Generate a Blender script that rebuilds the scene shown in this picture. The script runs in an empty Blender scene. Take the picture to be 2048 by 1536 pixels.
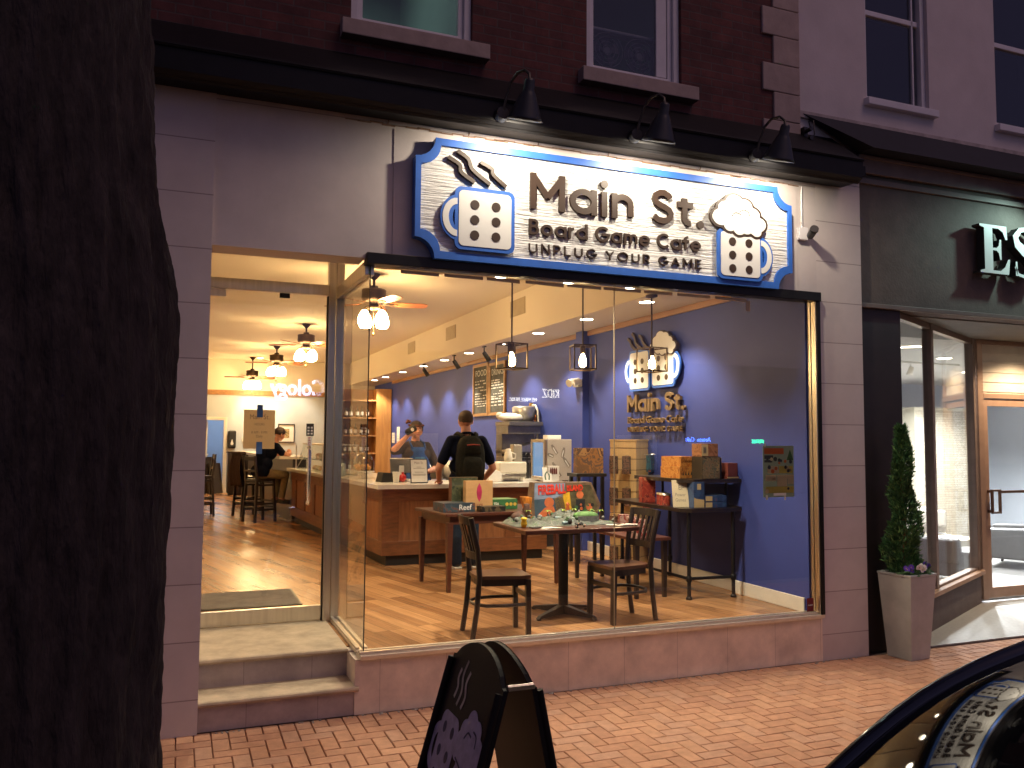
import bpy, math, random
from mathutils import Matrix, Vector, noise
R = math.radians
PI = math.pi
S = bpy.context.scene
COL = S.collection
rnd = random.Random(7)

# ---------------------------------------------------------------- camera
cd = bpy.data.cameras.new('camera')
cam = bpy.data.objects.new('camera', cd)
COL.objects.link(cam)
YAW, PITCH, ROLL = 0.378734, 0.0653958, 0.00695912
fw = Vector((math.sin(YAW) * math.cos(PITCH), math.cos(YAW) * math.cos(PITCH), math.sin(PITCH)))
rt = Vector((math.cos(YAW), -math.sin(YAW), 0))
up = rt.cross(fw)
r2 = rt * math.cos(ROLL) + up * math.sin(ROLL)
u2 = up * math.cos(ROLL) - rt * math.sin(ROLL)
m = Matrix((r2, u2, -fw)).transposed().to_4x4()
m.translation = (0, 0, 1.85)
cam.matrix_world = m
cd.sensor_width = 36
cd.lens = 1666.7 / 2048 * 36
cd.clip_start = 0.05
cd.clip_end = 500
S.camera = cam

# ---------------------------------------------------------------- dusk sky, last light, exposure
SUN_EL, SUN_AZ = R(56), R(150)          # azimuth clockwise from +y (into the shop)
w = bpy.data.worlds.new('World')
S.world = w
w.use_nodes = True
nt = w.node_tree
bg = nt.nodes['Background']
sky = nt.nodes.new('ShaderNodeTexSky')
sky.sky_type = 'NISHITA'
sky.sun_disc = False
sky.sun_elevation = SUN_EL
sky.sun_rotation = SUN_AZ
mx = nt.nodes.new('ShaderNodeMix')
mx.data_type = 'RGBA'
mx.blend_type = 'MULTIPLY'
mx.inputs['Factor'].default_value = 1
mx.inputs['B'].default_value = (0.95, 0.62, 0.86, 1)      # dusk: the blue turned to mauve
nt.links.new(sky.outputs[0], mx.inputs['A'])
nt.links.new(mx.outputs['Result'], bg.inputs[0])
bg.inputs[1].default_value = 0.018
sd = bpy.data.lights.new('sun', 'SUN')
sd.energy = 0.21
sd.angle = R(28)
sd.color = (1.0, 0.60, 0.46)
sun = bpy.data.objects.new('sun', sd)
COL.objects.link(sun)
to_sun = Vector((math.sin(SUN_AZ) * math.cos(SUN_EL), math.cos(SUN_AZ) * math.cos(SUN_EL), math.sin(SUN_EL)))
sun.rotation_euler = to_sun.to_track_quat('Z', 'Y').to_euler()
S.view_settings.view_transform = 'Standard'
S.view_settings.look = 'None'
S.view_settings.exposure = 1.0
S.view_settings.gamma = 1
S.render.engine = 'CYCLES'
S.cycles.use_denoising = True
S.cycles.max_bounces = 8
S.cycles.transparent_max_bounces = 24
S.cycles.caustics_reflective = False
S.cycles.caustics_refractive = False
S.cycles.sample_clamp_indirect = 4

# ---------------------------------------------------------------- helpers
def hx(s):
    s = s.lstrip('#')
    o = []
    for i in (0, 2, 4):
        c = int(s[i:i + 2], 16) / 255
        o.append(c / 12.92 if c <= .04045 else ((c + .055) / 1.055) ** 2.4)
    return tuple(o)

def tag(o, label=None, cat=None, group=None, kind=None):
    if label: o['label'] = label
    if cat: o['category'] = cat
    if group: o['group'] = group
    if kind: o['kind'] = kind
    return o

def thing(name, label, cat, loc=(0, 0, 0), rz=0, group=None):
    o = bpy.data.objects.new(name, None)
    COL.objects.link(o)
    o.location = loc
    o.rotation_euler = (0, 0, rz)
    o.empty_display_size = .1
    return tag(o, label, cat, group)

class B:
    """collects shapes; build() links them as ONE mesh object"""
    def __init__(s):
        s.v, s.f, s.m, s.sm = [], [], [], []
        s.T = Matrix()
    def add(s, vs, fs, m=0, smooth=False):
        n = len(s.v)
        s.v += [s.T @ Vector(p) for p in vs]
        for f in fs:
            s.f.append([n + i for i in f]); s.m.append(m); s.sm.append(smooth)
        return s
    def box(s, x0, x1, y0, y1, z0, z1, m=0):
        v = [(x0, y0, z0), (x1, y0, z0), (x1, y1, z0), (x0, y1, z0), (x0, y0, z1), (x1, y0, z1), (x1, y1, z1), (x0, y1, z1)]
        return s.add(v, [(0, 3, 2, 1), (4, 5, 6, 7), (0, 1, 5, 4), (1, 2, 6, 5), (2, 3, 7, 6), (3, 0, 4, 7)], m)
    def hexa(s, lo, hi, m=0):
        """box between two quads (each 4 points, same winding, seen from above ccw)"""
        return s.add(list(lo) + list(hi), [(0, 3, 2, 1), (4, 5, 6, 7), (0, 1, 5, 4), (1, 2, 6, 5), (2, 3, 7, 6), (3, 0, 4, 7)], m)
    def quad(s, a, b, c, d, m=0):
        return s.add([a, b, c, d], [(0, 1, 2, 3)], m)
    def cyl(s, p0, p1, r0, r1=None, n=14, m=0, smooth=True):
        r1 = r0 if r1 is None else r1
        p0, p1 = Vector(p0), Vector(p1)
        q = (p1 - p0).to_track_quat('Z', 'Y')
        vs = []
        for p, r in ((p0, r0), (p1, r1)):
            for i in range(n):
                a = 2 * PI * i / n
                vs.append(p + q @ Vector((r * math.cos(a), r * math.sin(a), 0)))
        s.add(vs, [(i, (i + 1) % n, n + (i + 1) % n, n + i) for i in range(n)], m, smooth)
        s.add(vs[:n], [tuple(range(n - 1, -1, -1))], m)
        return s.add(vs[n:], [tuple(range(n))], m)
    def tube(s, pts, r, n=8, m=0, closed=False):
        pts = [Vector(p) for p in pts]
        k = len(pts)
        rr = r if isinstance(r, (list, tuple)) else [r] * k
        rings = []
        ref = None
        for i, p in enumerate(pts):
            a = pts[(i - 1) % k] if (i or closed) else p
            c = pts[(i + 1) % k] if (i < k - 1 or closed) else p
            t = (c - a).normalized()
            if ref is None:
                ref = Vector((0, 0, 1)) if abs(t.z) < .9 else Vector((1, 0, 0))
            x = (ref - t * ref.dot(t)).normalized()
            ref = x
            y = t.cross(x)
            rings.append([p + (x * math.cos(2 * PI * j / n) + y * math.sin(2 * PI * j / n)) * rr[i] for j in range(n)])
        vs = [q for g in rings for q in g]
        fs = []
        for i in range(k if closed else k - 1):
            b = ((i + 1) % k) * n
            for j in range(n):
                fs.append((i * n + j, i * n + (j + 1) % n, b + (j + 1) % n, b + j))
        s.add(vs, fs, m, True)
        if not closed:
            s.add(rings[0], [tuple(range(n - 1, -1, -1))], m)
            s.add(rings[-1], [tuple(range(n))], m)
        return s
    def lathe(s, prof, c=(0, 0, 0), n=20, m=0, smooth=True, sq=None):
        vs = []
        for r, z in prof:
            for i in range(n):
                a = 2 * PI * i / n
                vs.append((c[0] + r * math.cos(a), c[1] + r * math.sin(a), c[2] + z))
        k = len(prof)
        fs = [(j * n + i, j * n + (i + 1) % n, (j + 1) * n + (i + 1) % n, (j + 1) * n + i) for j in range(k - 1) for i in range(n)]
        s.add(vs, fs, m, smooth)
        if prof[0][0] > 1e-4: s.add(vs[:n], [tuple(range(n - 1, -1, -1))], m)
        if prof[-1][0] > 1e-4: s.add(vs[-n:], [tuple(range(n))], m)
        return s
    def sph(s, c, r, n=14, k=9, m=0):
        rx, ry, rz = r if isinstance(r, (tuple, list)) else (r, r, r)
        vs, fs = [], []
        for j in range(k + 1):
            t = PI * j / k
            for i in range(n):
                a = 2 * PI * i / n
                vs.append((c[0] + rx * math.sin(t) * math.cos(a), c[1] + ry * math.sin(t) * math.sin(a), c[2] - rz * math.cos(t)))
        for j in range(k):
            for i in range(n):
                fs.append((j * n + i, j * n + (i + 1) % n, (j + 1) * n + (i + 1) % n, (j + 1) * n + i))
        return s.add(vs, fs, m, True)
    def prism(s, poly, a, b, axis='y', m=0, m2=None):
        """polygon extruded along an axis; poly is (x,z) for y, (y,z) for x, (x,y) for z"""
        def P(u, v, t):
            return (u, t, v) if axis == 'y' else ((t, u, v) if axis == 'x' else (u, v, t))
        n = len(poly)
        vs = [P(u, v, a) for u, v in poly] + [P(u, v, b) for u, v in poly]
        s.add(vs, [(i, (i + 1) % n, n + (i + 1) % n, n + i) for i in range(n)], m if m2 is None else m2)
        return s.add(vs, [tuple(range(n - 1, -1, -1)), tuple(range(n, 2 * n))], m)
    def ring(s, outer, inner, a, b, axis='y', m=0):
        """frame between two polygons with the same number of points"""
        def P(u, v, t):
            return (u, t, v) if axis == 'y' else ((t, u, v) if axis == 'x' else (u, v, t))
        n = len(outer)
        vs = [P(u, v, t) for t in (a, b) for L in (outer, inner) for u, v in L]
        fs = []
        for i in range(n):
            j = (i + 1) % n
            fs += [(i, j, n + j, n + i), (2 * n + i, 3 * n + i, 3 * n + j, 2 * n + j), (i, 2 * n + i, 2 * n + j, j), (n + i, n + j, 3 * n + j, 3 * n + i)]
        return s.add(vs, fs, m)
    def build(s, name, mat, parent=None, bevel=0, seg=2):
        me = bpy.data.meshes.new(name)
        me.from_pydata([tuple(p) for p in s.v], [], s.f)
        for x in (mat if isinstance(mat, (list, tuple)) else [mat]):
            me.materials.append(x)
        me.polygons.foreach_set('material_index', s.m)
        me.polygons.foreach_set('use_smooth', s.sm)
        me.update()
        o = bpy.data.objects.new(name, me)
        COL.objects.link(o)
        if parent: o.parent = parent
        if bevel:
            b = o.modifiers.new('bevel', 'BEVEL')
            b.width = bevel
            b.segments = seg
            b.limit_method = 'ANGLE'
            b.angle_limit = R(40)
        return o

def tree_copy(o, parent=None):
    c = o.copy()
    COL.objects.link(c)
    if parent: c.parent = parent
    for ch in list(o.children):
        tree_copy(ch, c)
    return c

def put(root, loc, rz=0, label=None, group=None, name=None):
    c = tree_copy(root)
    c.location = loc
    c.rotation_euler = (0, 0, rz)
    if label: c['label'] = label
    if group: c['group'] = group
    return c

def textmesh(s, size, ext=.001, off=0, width=None, align='CENTER', sx=None, res=3, shear=0):
    cu = bpy.data.curves.new('lettering', 'FONT')
    cu.body = s
    cu.size = size
    cu.extrude = ext
    cu.offset = off
    cu.align_x = align
    cu.resolution_u = res
    cu.shear = shear
    ob = bpy.data.objects.new('lettering', cu)
    COL.objects.link(ob)
    dg = bpy.context.evaluated_depsgraph_get()
    me = bpy.data.meshes.new_from_object(ob.evaluated_get(dg))
    bpy.data.objects.remove(ob)
    bpy.data.curves.remove(cu)
    if len(me.vertices) and (width or sx):
        xs = [v.co.x for v in me.vertices]
        k = sx or width / (max(xs) - min(xs))
        mid = 0 if align == 'LEFT' else 0
        for v in me.vertices: v.co.x = (v.co.x - mid) * k
    return me

def addtext(b, s, size, M, m=0, **k):
    """adds lettering (upright in local xz, facing -y) to a B"""
    me = textmesh(s, size, **k)
    X = M @ Matrix.Rotation(PI / 2, 4, 'X')
    old = b.T
    b.T = old @ X
    b.add([tuple(v.co) for v in me.vertices], [tuple(p.vertices) for p in me.polygons], m)
    b.T = old
    bpy.data.meshes.remove(me)
    return b

def TR(x, y, z, rz=0, ry=0, rx=0):
    return Matrix.Translation((x, y, z)) @ Matrix.Rotation(rz, 4, 'Z') @ Matrix.Rotation(ry, 4, 'Y') @ Matrix.Rotation(rx, 4, 'X')

# ---------------------------------------------------------------- materials
def mat(name, col, rough=.5, metal=0, nz=None, bump=None, em=None, spec=.5, coat=0, nz2=None, stretch=None, col2=None):
    """nz=(scale, amount): mottled brightness; bump=(scale, strength); stretch scales the object coordinates"""
    ma = bpy.data.materials.new(name)
    ma.use_nodes = True
    t = ma.node_tree
    p = t.nodes['Principled BSDF']
    p.inputs['Base Color'].default_value = (*col, 1)
    p.inputs['Roughness'].default_value = rough
    p.inputs['Metallic'].default_value = metal
    p.inputs['Specular IOR Level'].default_value = spec
    p.inputs['Coat Weight'].default_value = coat
    tc = mp = None
    def vec():
        nonlocal tc, mp
        if tc is None:
            tc = t.nodes.new('ShaderNodeTexCoord')
            mp = t.nodes.new('ShaderNodeMapping')
            mp.inputs['Scale'].default_value = stretch or (1, 1, 1)
            t.links.new(tc.outputs['Object'], mp.inputs[0])
        return mp.outputs[0]
    if nz:
        n = t.nodes.new('ShaderNodeTexNoise')
        n.inputs['Scale'].default_value = nz[0]
        n.inputs['Detail'].default_value = 6
        n.inputs['Roughness'].default_value = .62
        t.links.new(vec(), n.inputs['Vector'])
        r = t.nodes.new('ShaderNodeValToRGB')
        a = nz[1]
        r.color_ramp.elements[0].position = .3
        r.color_ramp.elements[1].position = .7
        c2 = col2 or tuple(min(1, c * (1 + a)) for c in col)
        r.color_ramp.elements[0].color = (*[c * (1 - a) for c in col], 1)
        r.color_ramp.elements[1].color = (*c2, 1)
        t.links.new(n.outputs[0], r.inputs[0])
        t.links.new(r.outputs[0], p.inputs['Base Color'])
    if bump:
        n = t.nodes.new('ShaderNodeTexNoise')
        n.inputs['Scale'].default_value = bump[0]
        n.inputs['Detail'].default_value = 8
        t.links.new(vec(), n.inputs['Vector'])
        b = t.nodes.new('ShaderNodeBump')
        b.inputs['Strength'].default_value = bump[1]
        b.inputs['Distance'].default_value = .02
        t.links.new(n.outputs[0], b.inputs['Height'])
        t.links.new(b.outputs[0], p.inputs['Normal'])
    if em:
        p.inputs['Emission Color'].default_value = (*em[0], 1)
        p.inputs['Emission Strength'].default_value = em[1]
    return ma

def glassmat(name, tint=(.97, .985, .975), f0=.045, dirt=.0):
    ma = bpy.data.materials.new(name)
    ma.use_nodes = True
    t = ma.node_tree
    t.nodes.remove(t.nodes['Principled BSDF'])
    out = t.nodes['Material Output']
    tr = t.nodes.new('ShaderNodeBsdfTransparent')
    tr.inputs[0].default_value = (*tint, 1)
    gl = t.nodes.new('ShaderNodeBsdfGlossy')
    gl.inputs['Roughness'].default_value = .0
    lw = t.nodes.new('ShaderNodeLayerWeight')
    lw.inputs['Blend'].default_value = .5
    pw = t.nodes.new('ShaderNodeMath'); pw.operation = 'POWER'; pw.inputs[1].default_value = 5
    ml = t.nodes.new('ShaderNodeMath'); ml.operation = 'MULTIPLY_ADD'
    ml.inputs[1].default_value = 1 - f0
    ml.inputs[2].default_value = f0
    t.links.new(lw.outputs['Facing'], pw.inputs[0])
    t.links.new(pw.outputs[0], ml.inputs[0])
    mix = t.nodes.new('ShaderNodeMixShader')
    t.links.new(ml.outputs[0], mix.inputs[0])
    t.links.new(tr.outputs[0], mix.inputs[1])
    t.links.new(gl.outputs[0], mix.inputs[2])
    t.links.new(mix.outputs[0], out.inputs[0])
    return ma

def emit(name, col, s):
    ma = bpy.data.materials.new(name)
    ma.use_nodes = True
    t = ma.node_tree
    p = t.nodes['Principled BSDF']
    p.inputs['Base Color'].default_value = (*col, 1)
    p.inputs['Emission Color'].default_value = (*col, 1)
    p.inputs['Emission Strength'].default_value = s
    return ma

def brickmat(name, c1, c2, mort, bw, bh, ms, axes='xz', rough=.85, rot=0, nz=.25, bias=0, off=.5, bump=.3, grain=None, freq=2, loc=(0, 0, 0), nscale=9):
    """Brick Texture laid on a plane of the object's own coordinates"""
    ma = bpy.data.materials.new(name)
    ma.use_nodes = True
    t = ma.node_tree
    p = t.nodes['Principled BSDF']
    tc = t.nodes.new('ShaderNodeTexCoord')
    sp = t.nodes.new('ShaderNodeSeparateXYZ')
    cb = t.nodes.new('ShaderNodeCombineXYZ')
    mp = t.nodes.new('ShaderNodeMapping')
    mp.inputs['Rotation'].default_value = (0, 0, rot)
    mp.inputs['Location'].default_value = loc
    t.links.new(tc.outputs['Object'], sp.inputs[0])
    ix = {'x': 0, 'y': 1, 'z': 2}
    t.links.new(sp.outputs[ix[axes[0]]], cb.inputs[0])
    t.links.new(sp.outputs[ix[axes[1]]], cb.inputs[1])
    t.links.new(cb.outputs[0], mp.inputs[0])
    b = t.nodes.new('ShaderNodeTexBrick')
    b.inputs['Scale'].default_value = 1
    b.inputs['Brick Width'].default_value = bw
    b.inputs['Row Height'].default_value = bh
    b.inputs['Mortar Size'].default_value = ms
    b.inputs['Mortar Smooth'].default_value = .2
    b.inputs['Bias'].default_value = bias
    b.inputs['Color1'].default_value = (*c1, 1)
    b.inputs['Color2'].default_value = (*c2, 1)
    b.inputs['Mortar'].default_value = (*mort, 1)
    b.offset = off
    b.offset_frequency = freq
    t.links.new(mp.outputs[0], b.inputs[0])
    n = t.nodes.new('ShaderNodeTexNoise')
    n.inputs['Scale'].default_value = nscale
    n.inputs['Detail'].default_value = 8
    n.inputs['Roughness'].default_value = .65
    if grain:
        m2 = t.nodes.new('ShaderNodeMapping')
        m2.inputs['Scale'].default_value = grain
        t.links.new(mp.outputs[0], m2.inputs[0])
        t.links.new(m2.outputs[0], n.inputs['Vector'])
    else:
        t.links.new(tc.outputs['Object'], n.inputs['Vector'])
    mr = t.nodes.new('ShaderNodeMapRange')
    mr.inputs['From Min'].default_value = .3
    mr.inputs['From Max'].default_value = .7
    mr.inputs['To Min'].default_value = 1 - nz
    mr.inputs['To Max'].default_value = 1 + nz
    t.links.new(n.outputs[0], mr.inputs[0])
    mm = t.nodes.new('ShaderNodeMix')
    mm.data_type = 'RGBA'; mm.blend_type = 'MULTIPLY'
    mm.inputs['Factor'].default_value = 1
    t.links.new(b.outputs['Color'], mm.inputs['A'])
    t.links.new(mr.outputs[0], mm.inputs['B'])
    t.links.new(mm.outputs['Result'], p.inputs['Base Color'])
    p.inputs['Roughness'].default_value = rough
    if bump:
        bu = t.nodes.new('ShaderNodeBump')
        bu.inputs['Strength'].default_value = bump
        bu.inputs['Distance'].default_value = .01
        iv = t.nodes.new('ShaderNodeMath'); iv.operation = 'MULTIPLY_ADD'
        iv.inputs[1].default_value = -1
        t.links.new(b.outputs['Fac'], iv.inputs[0])
        t.links.new(n.outputs[0], iv.inputs[2])
        t.links.new(iv.outputs[0], bu.inputs['Height'])
        t.links.new(bu.outputs[0], p.inputs['Normal'])
    return ma

def artmat(name, cols, scale=14, rough=.45, seed=0, detail=2):
    """printed artwork: patches of a few inks"""
    ma = bpy.data.materials.new(name)
    ma.use_nodes = True
    t = ma.node_tree
    p = t.nodes['Principled BSDF']
    p.inputs['Roughness'].default_value = rough
    tc = t.nodes.new('ShaderNodeTexCoord')
    mp = t.nodes.new('ShaderNodeMapping')
    mp.inputs['Location'].default_value = (seed * 3.1, seed * 1.7, seed * .9)
    t.links.new(tc.outputs['Object'], mp.inputs[0])
    n = t.nodes.new('ShaderNodeTexNoise')
    n.inputs['Scale'].default_value = scale
    n.inputs['Detail'].default_value = detail
    n.inputs['Distortion'].default_value = 1.2
    t.links.new(mp.outputs[0], n.inputs['Vector'])
    r = t.nodes.new('ShaderNodeValToRGB')
    r.color_ramp.interpolation = 'CONSTANT'
    k = len(cols)
    r.color_ramp.elements[0].color = (*cols[0], 1)
    r.color_ramp.elements[0].position = 0
    r.color_ramp.elements[1].color = (*cols[-1], 1)
    r.color_ramp.elements[1].position = .66
    for i in range(1, k - 1):
        e = r.color_ramp.elements.new(.34 + .32 * i / (k - 1))
        e.color = (*cols[i], 1)
    t.links.new(n.outputs[0], r.inputs[0])
    t.links.new(r.outputs[0], p.inputs['Base Color'])
    return ma

M = {}
M['stone'] = brickmat('stone_panel', (.56, .50, .48), (.60, .54, .51), (.30, .25, .24), 9, .355, .004, nz=.07, bump=.08, off=0, nscale=3, rough=.6, loc=(4.5, .14, 0))
M['stone_fascia'] = brickmat('stone_fascia', (.56, .50, .48), (.58, .52, .50), (.33, .28, .27), 2.4, .98, .004, nz=.09, bump=.08, off=0, nscale=2.5, rough=.6, loc=(.5, -.03 - 3.05, 0))
M['stone_base'] = brickmat('stone_base', (.78, .66, .54), (.80, .68, .55), (.56, .46, .37), .47, .36, .0025, nz=.2, bump=.06, off=0, nscale=4, rough=.7, loc=(.1, .001, 0))
M['stone_plain'] = mat('stone_plain', (.56, .50, .48), .65, nz=(3, .1), bump=(60, .05))
M['tread'] = mat('step_stone', (.44, .355, .25), .8, nz=(5, .28), bump=(80, .12))
M['riser'] = brickmat('step_riser', (.42, .36, .34), (.48, .41, .38), (.30, .26, .24), .45, .4, .003, nz=.22, bump=.1, off=0, nscale=5)
M['brick'] = brickmat('old_brick', (.125, .036, .030), (.085, .027, .025), (.09, .056, .05), .215, .068, .006, nz=.35, bump=.5, nscale=7)
M['quoin'] = mat('quoin_stone', (.40, .31, .27), .85, nz=(6, .15), bump=(40, .1))
M['black_metal'] = mat('black_cornice', (.006, .006, .007), .5, nz=(7, .3), bump=(12, .12), spec=.25)
M['white_paint'] = mat('white_paint', (.68, .66, .68), .45, nz=(8, .05))
M['frame_dark'] = mat('bronze_frame', (.02, .018, .016), .35, metal=.6, nz=(9, .2))
M['sill'] = mat('satin_sill', (.78, .70, .58), .38, metal=.8, nz=(20, .08))
M['steel'] = mat('brushed_steel', (.70, .66, .58), .3, metal=1, nz=(30, .12), stretch=(1, 1, .05))
M['glass'] = glassmat('window_glass')
M['glass_up'] = glassmat('upper_glass', (.85, .88, .9), .06)
M['grout'] = mat('paver_joint', (.25, .15, .10), .95, nz=(40, .3))
M['asphalt'] = mat('asphalt', (.045, .045, .047), .9, nz=(60, .35), bump=(150, .3))
M['kerb'] = mat('granite_kerb', (.33, .31, .29), .8, nz=(50, .2))
M['ceil'] = mat('ceiling_paint', (.72, .64, .50), .9, nz=(2, .02))
M['blue_wall'] = mat('blue_wall_paint', (.046, .066, .265), .55, nz=(3, .05), bump=(90, .02), spec=.25)
M['grey_wall'] = mat('pale_wall_paint', (.50, .55, .60), .6, nz=(3, .04))
M['cream_wall'] = mat('cream_wall_paint', (.62, .54, .42), .7, nz=(3, .04))
M['trim_white'] = mat('white_trim', (.74, .70, .62), .4, nz=(10, .04))
M['oak'] = mat('oak_trim', (.34, .17, .06), .45, nz=(6, .3), stretch=(4, .35, 4))
M['floor'] = brickmat('wood_floor', (.52, .275, .12), (.27, .125, .05), (.10, .045, .018), 1.15, .125, .0016, axes='xy', rough=.27, rot=-R(90 + 15), nz=.30, bump=.04, off=.37, grain=(.5, 14, 1), freq=3, nscale=3)
M['counter_wood'] = mat('counter_wood', (.19, .070, .026), .4, nz=(5, .35), stretch=(1.2, 1.2, 6))
M['counter_panel'] = mat('counter_panel_wood', (.29, .120, .048), .42, nz=(5, .32), stretch=(5, 5, .6))
M['kick'] = mat('black_kickboard', (.018, .015, .013), .5, nz=(9, .2))
M['white_top'] = mat('white_quartz', (.80, .76, .68), .22, nz=(25, .03))
M['dark_wood'] = mat('espresso_wood', (.022, .013, .009), .36, nz=(6, .35), stretch=(3, 3, .5), coat=.2)
M['red_wood'] = mat('mahogany_wood', (.085, .026, .014), .36, nz=(6, .3), stretch=(.6, 5, 5), coat=.2)
M['seat_wood'] = mat('walnut_seat', (.11, .052, .026), .3, nz=(5, .3), stretch=(1, 5, 5), coat=.3)
M['iron'] = mat('black_iron', (.015, .014, .014), .45, metal=.5, nz=(20, .3))
M['bronze'] = mat('aged_bronze', (.055, .034, .018), .42, metal=.6, nz=(15, .3))
M['bulb'] = emit('warm_bulb', (1, .66, .30), 40)
M['shade_glow'] = emit('lit_glass_shade', (1, .66, .31), 56)
M['lamp_disc'] = emit('downlight_lens', (1, .86, .64), 20)
M['spot_face'] = emit('spot_lens', (1, .93, .80), 12)
M['blade'] = mat('fan_blade_wood', (.30, .105, .035), .4, nz=(6, .25), stretch=(1, 5, 5))
M['brown_ink'] = mat('brown_letters', (.034, .016, .008), .5, nz=(10, .15))
M['blue_border'] = mat('blue_border', (.03, .13, .52), .45, nz=(14, .1))
M['sign_white'] = mat('sign_white', (.70, .70, .68), .5, nz=(20, .02))
M['white'] = mat('white_card', (.80, .78, .74), .6, nz=(20, .03))
M['paper'] = mat('printer_paper', (.74, .70, .62), .8, nz=(15, .04))
M['ink'] = mat('black_ink', (.02, .02, .022), .6, nz=(15, .1))
M['grey_ink'] = mat('grey_ink', (.25, .22, .2), .7, nz=(15, .1))
M['tape'] = mat('blue_tape', (.055, .15, .42), .7, nz=(20, .15))
M['chrome'] = mat('polished_steel', (.75, .73, .70), .1, metal=1, nz=(12, .04))
M['black_plastic'] = mat('black_plastic', (.014, .014, .015), .4, nz=(12, .2))
M['white_plastic'] = mat('white_plastic', (.76, .72, .62), .3, nz=(12, .03))
M['chalk'] = mat('chalkboard', (.050, .050, .044), .8, nz=(7, .4), col2=(.10, .10, .088))
M['chalk_ink'] = mat('chalk', (.62, .60, .54), .9, nz=(60, .4))
M['skin'] = mat('skin', (.56, .26, .16), .5, nz=(14, .12))
M['navy'] = mat('navy_cloth', (.005, .007, .018), .95, spec=.1, nz=(40, .3), bump=(120, .2))
M['jeans'] = mat('dark_denim', (.018, .028, .050), .9, spec=.1, nz=(60, .3), bump=(150, .2))
M['khaki'] = mat('khaki_cloth', (.27, .19, .085), .9, nz=(30, .2), bump=(90, .2))
M['hair_brown'] = mat('short_brown_hair', (.060, .034, .016), .7, nz=(70, .4), bump=(140, .6))
M['hair_dark'] = mat('dark_hair', (.030, .013, .008), .55, nz=(60, .4), bump=(110, .5))
M['brown_cloth'] = mat('dark_brown_shirt', (.040, .020, .014), .9, nz=(40, .25))
M['apron'] = mat('blue_apron', (.018, .070, .26), .85, nz=(30, .15), bump=(90, .1))
M['pack'] = mat('backpack_nylon', (.020, .019, .014), .85, nz=(30, .3), bump=(100, .2), spec=.08)
M['shoe'] = mat('shoe_leather', (.03, .026, .024), .5, nz=(20, .2))
M['sole'] = mat('shoe_sole', (.6, .57, .5), .7, nz=(20, .1))
M['slat'] = mat('maple_slatwall', (.58, .38, .17), .45, nz=(5, .12), stretch=(3, 3, .4))

def backlit(name, col, k=.6):
    ma = mat(name, col, .9, nz=(9, .05))
    t = ma.node_tree
    tl = t.nodes.new('ShaderNodeBsdfTranslucent'); tl.inputs[0].default_value = (*col, 1)
    mi = t.nodes.new('ShaderNodeMixShader'); mi.inputs[0].default_value = k
    out = t.nodes['Material Output']
    t.links.new(t.nodes['Principled BSDF'].outputs[0], mi.inputs[1]); t.links.new(tl.outputs[0], mi.inputs[2]); t.links.new(mi.outputs[0], out.inputs[0])
    return ma
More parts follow.
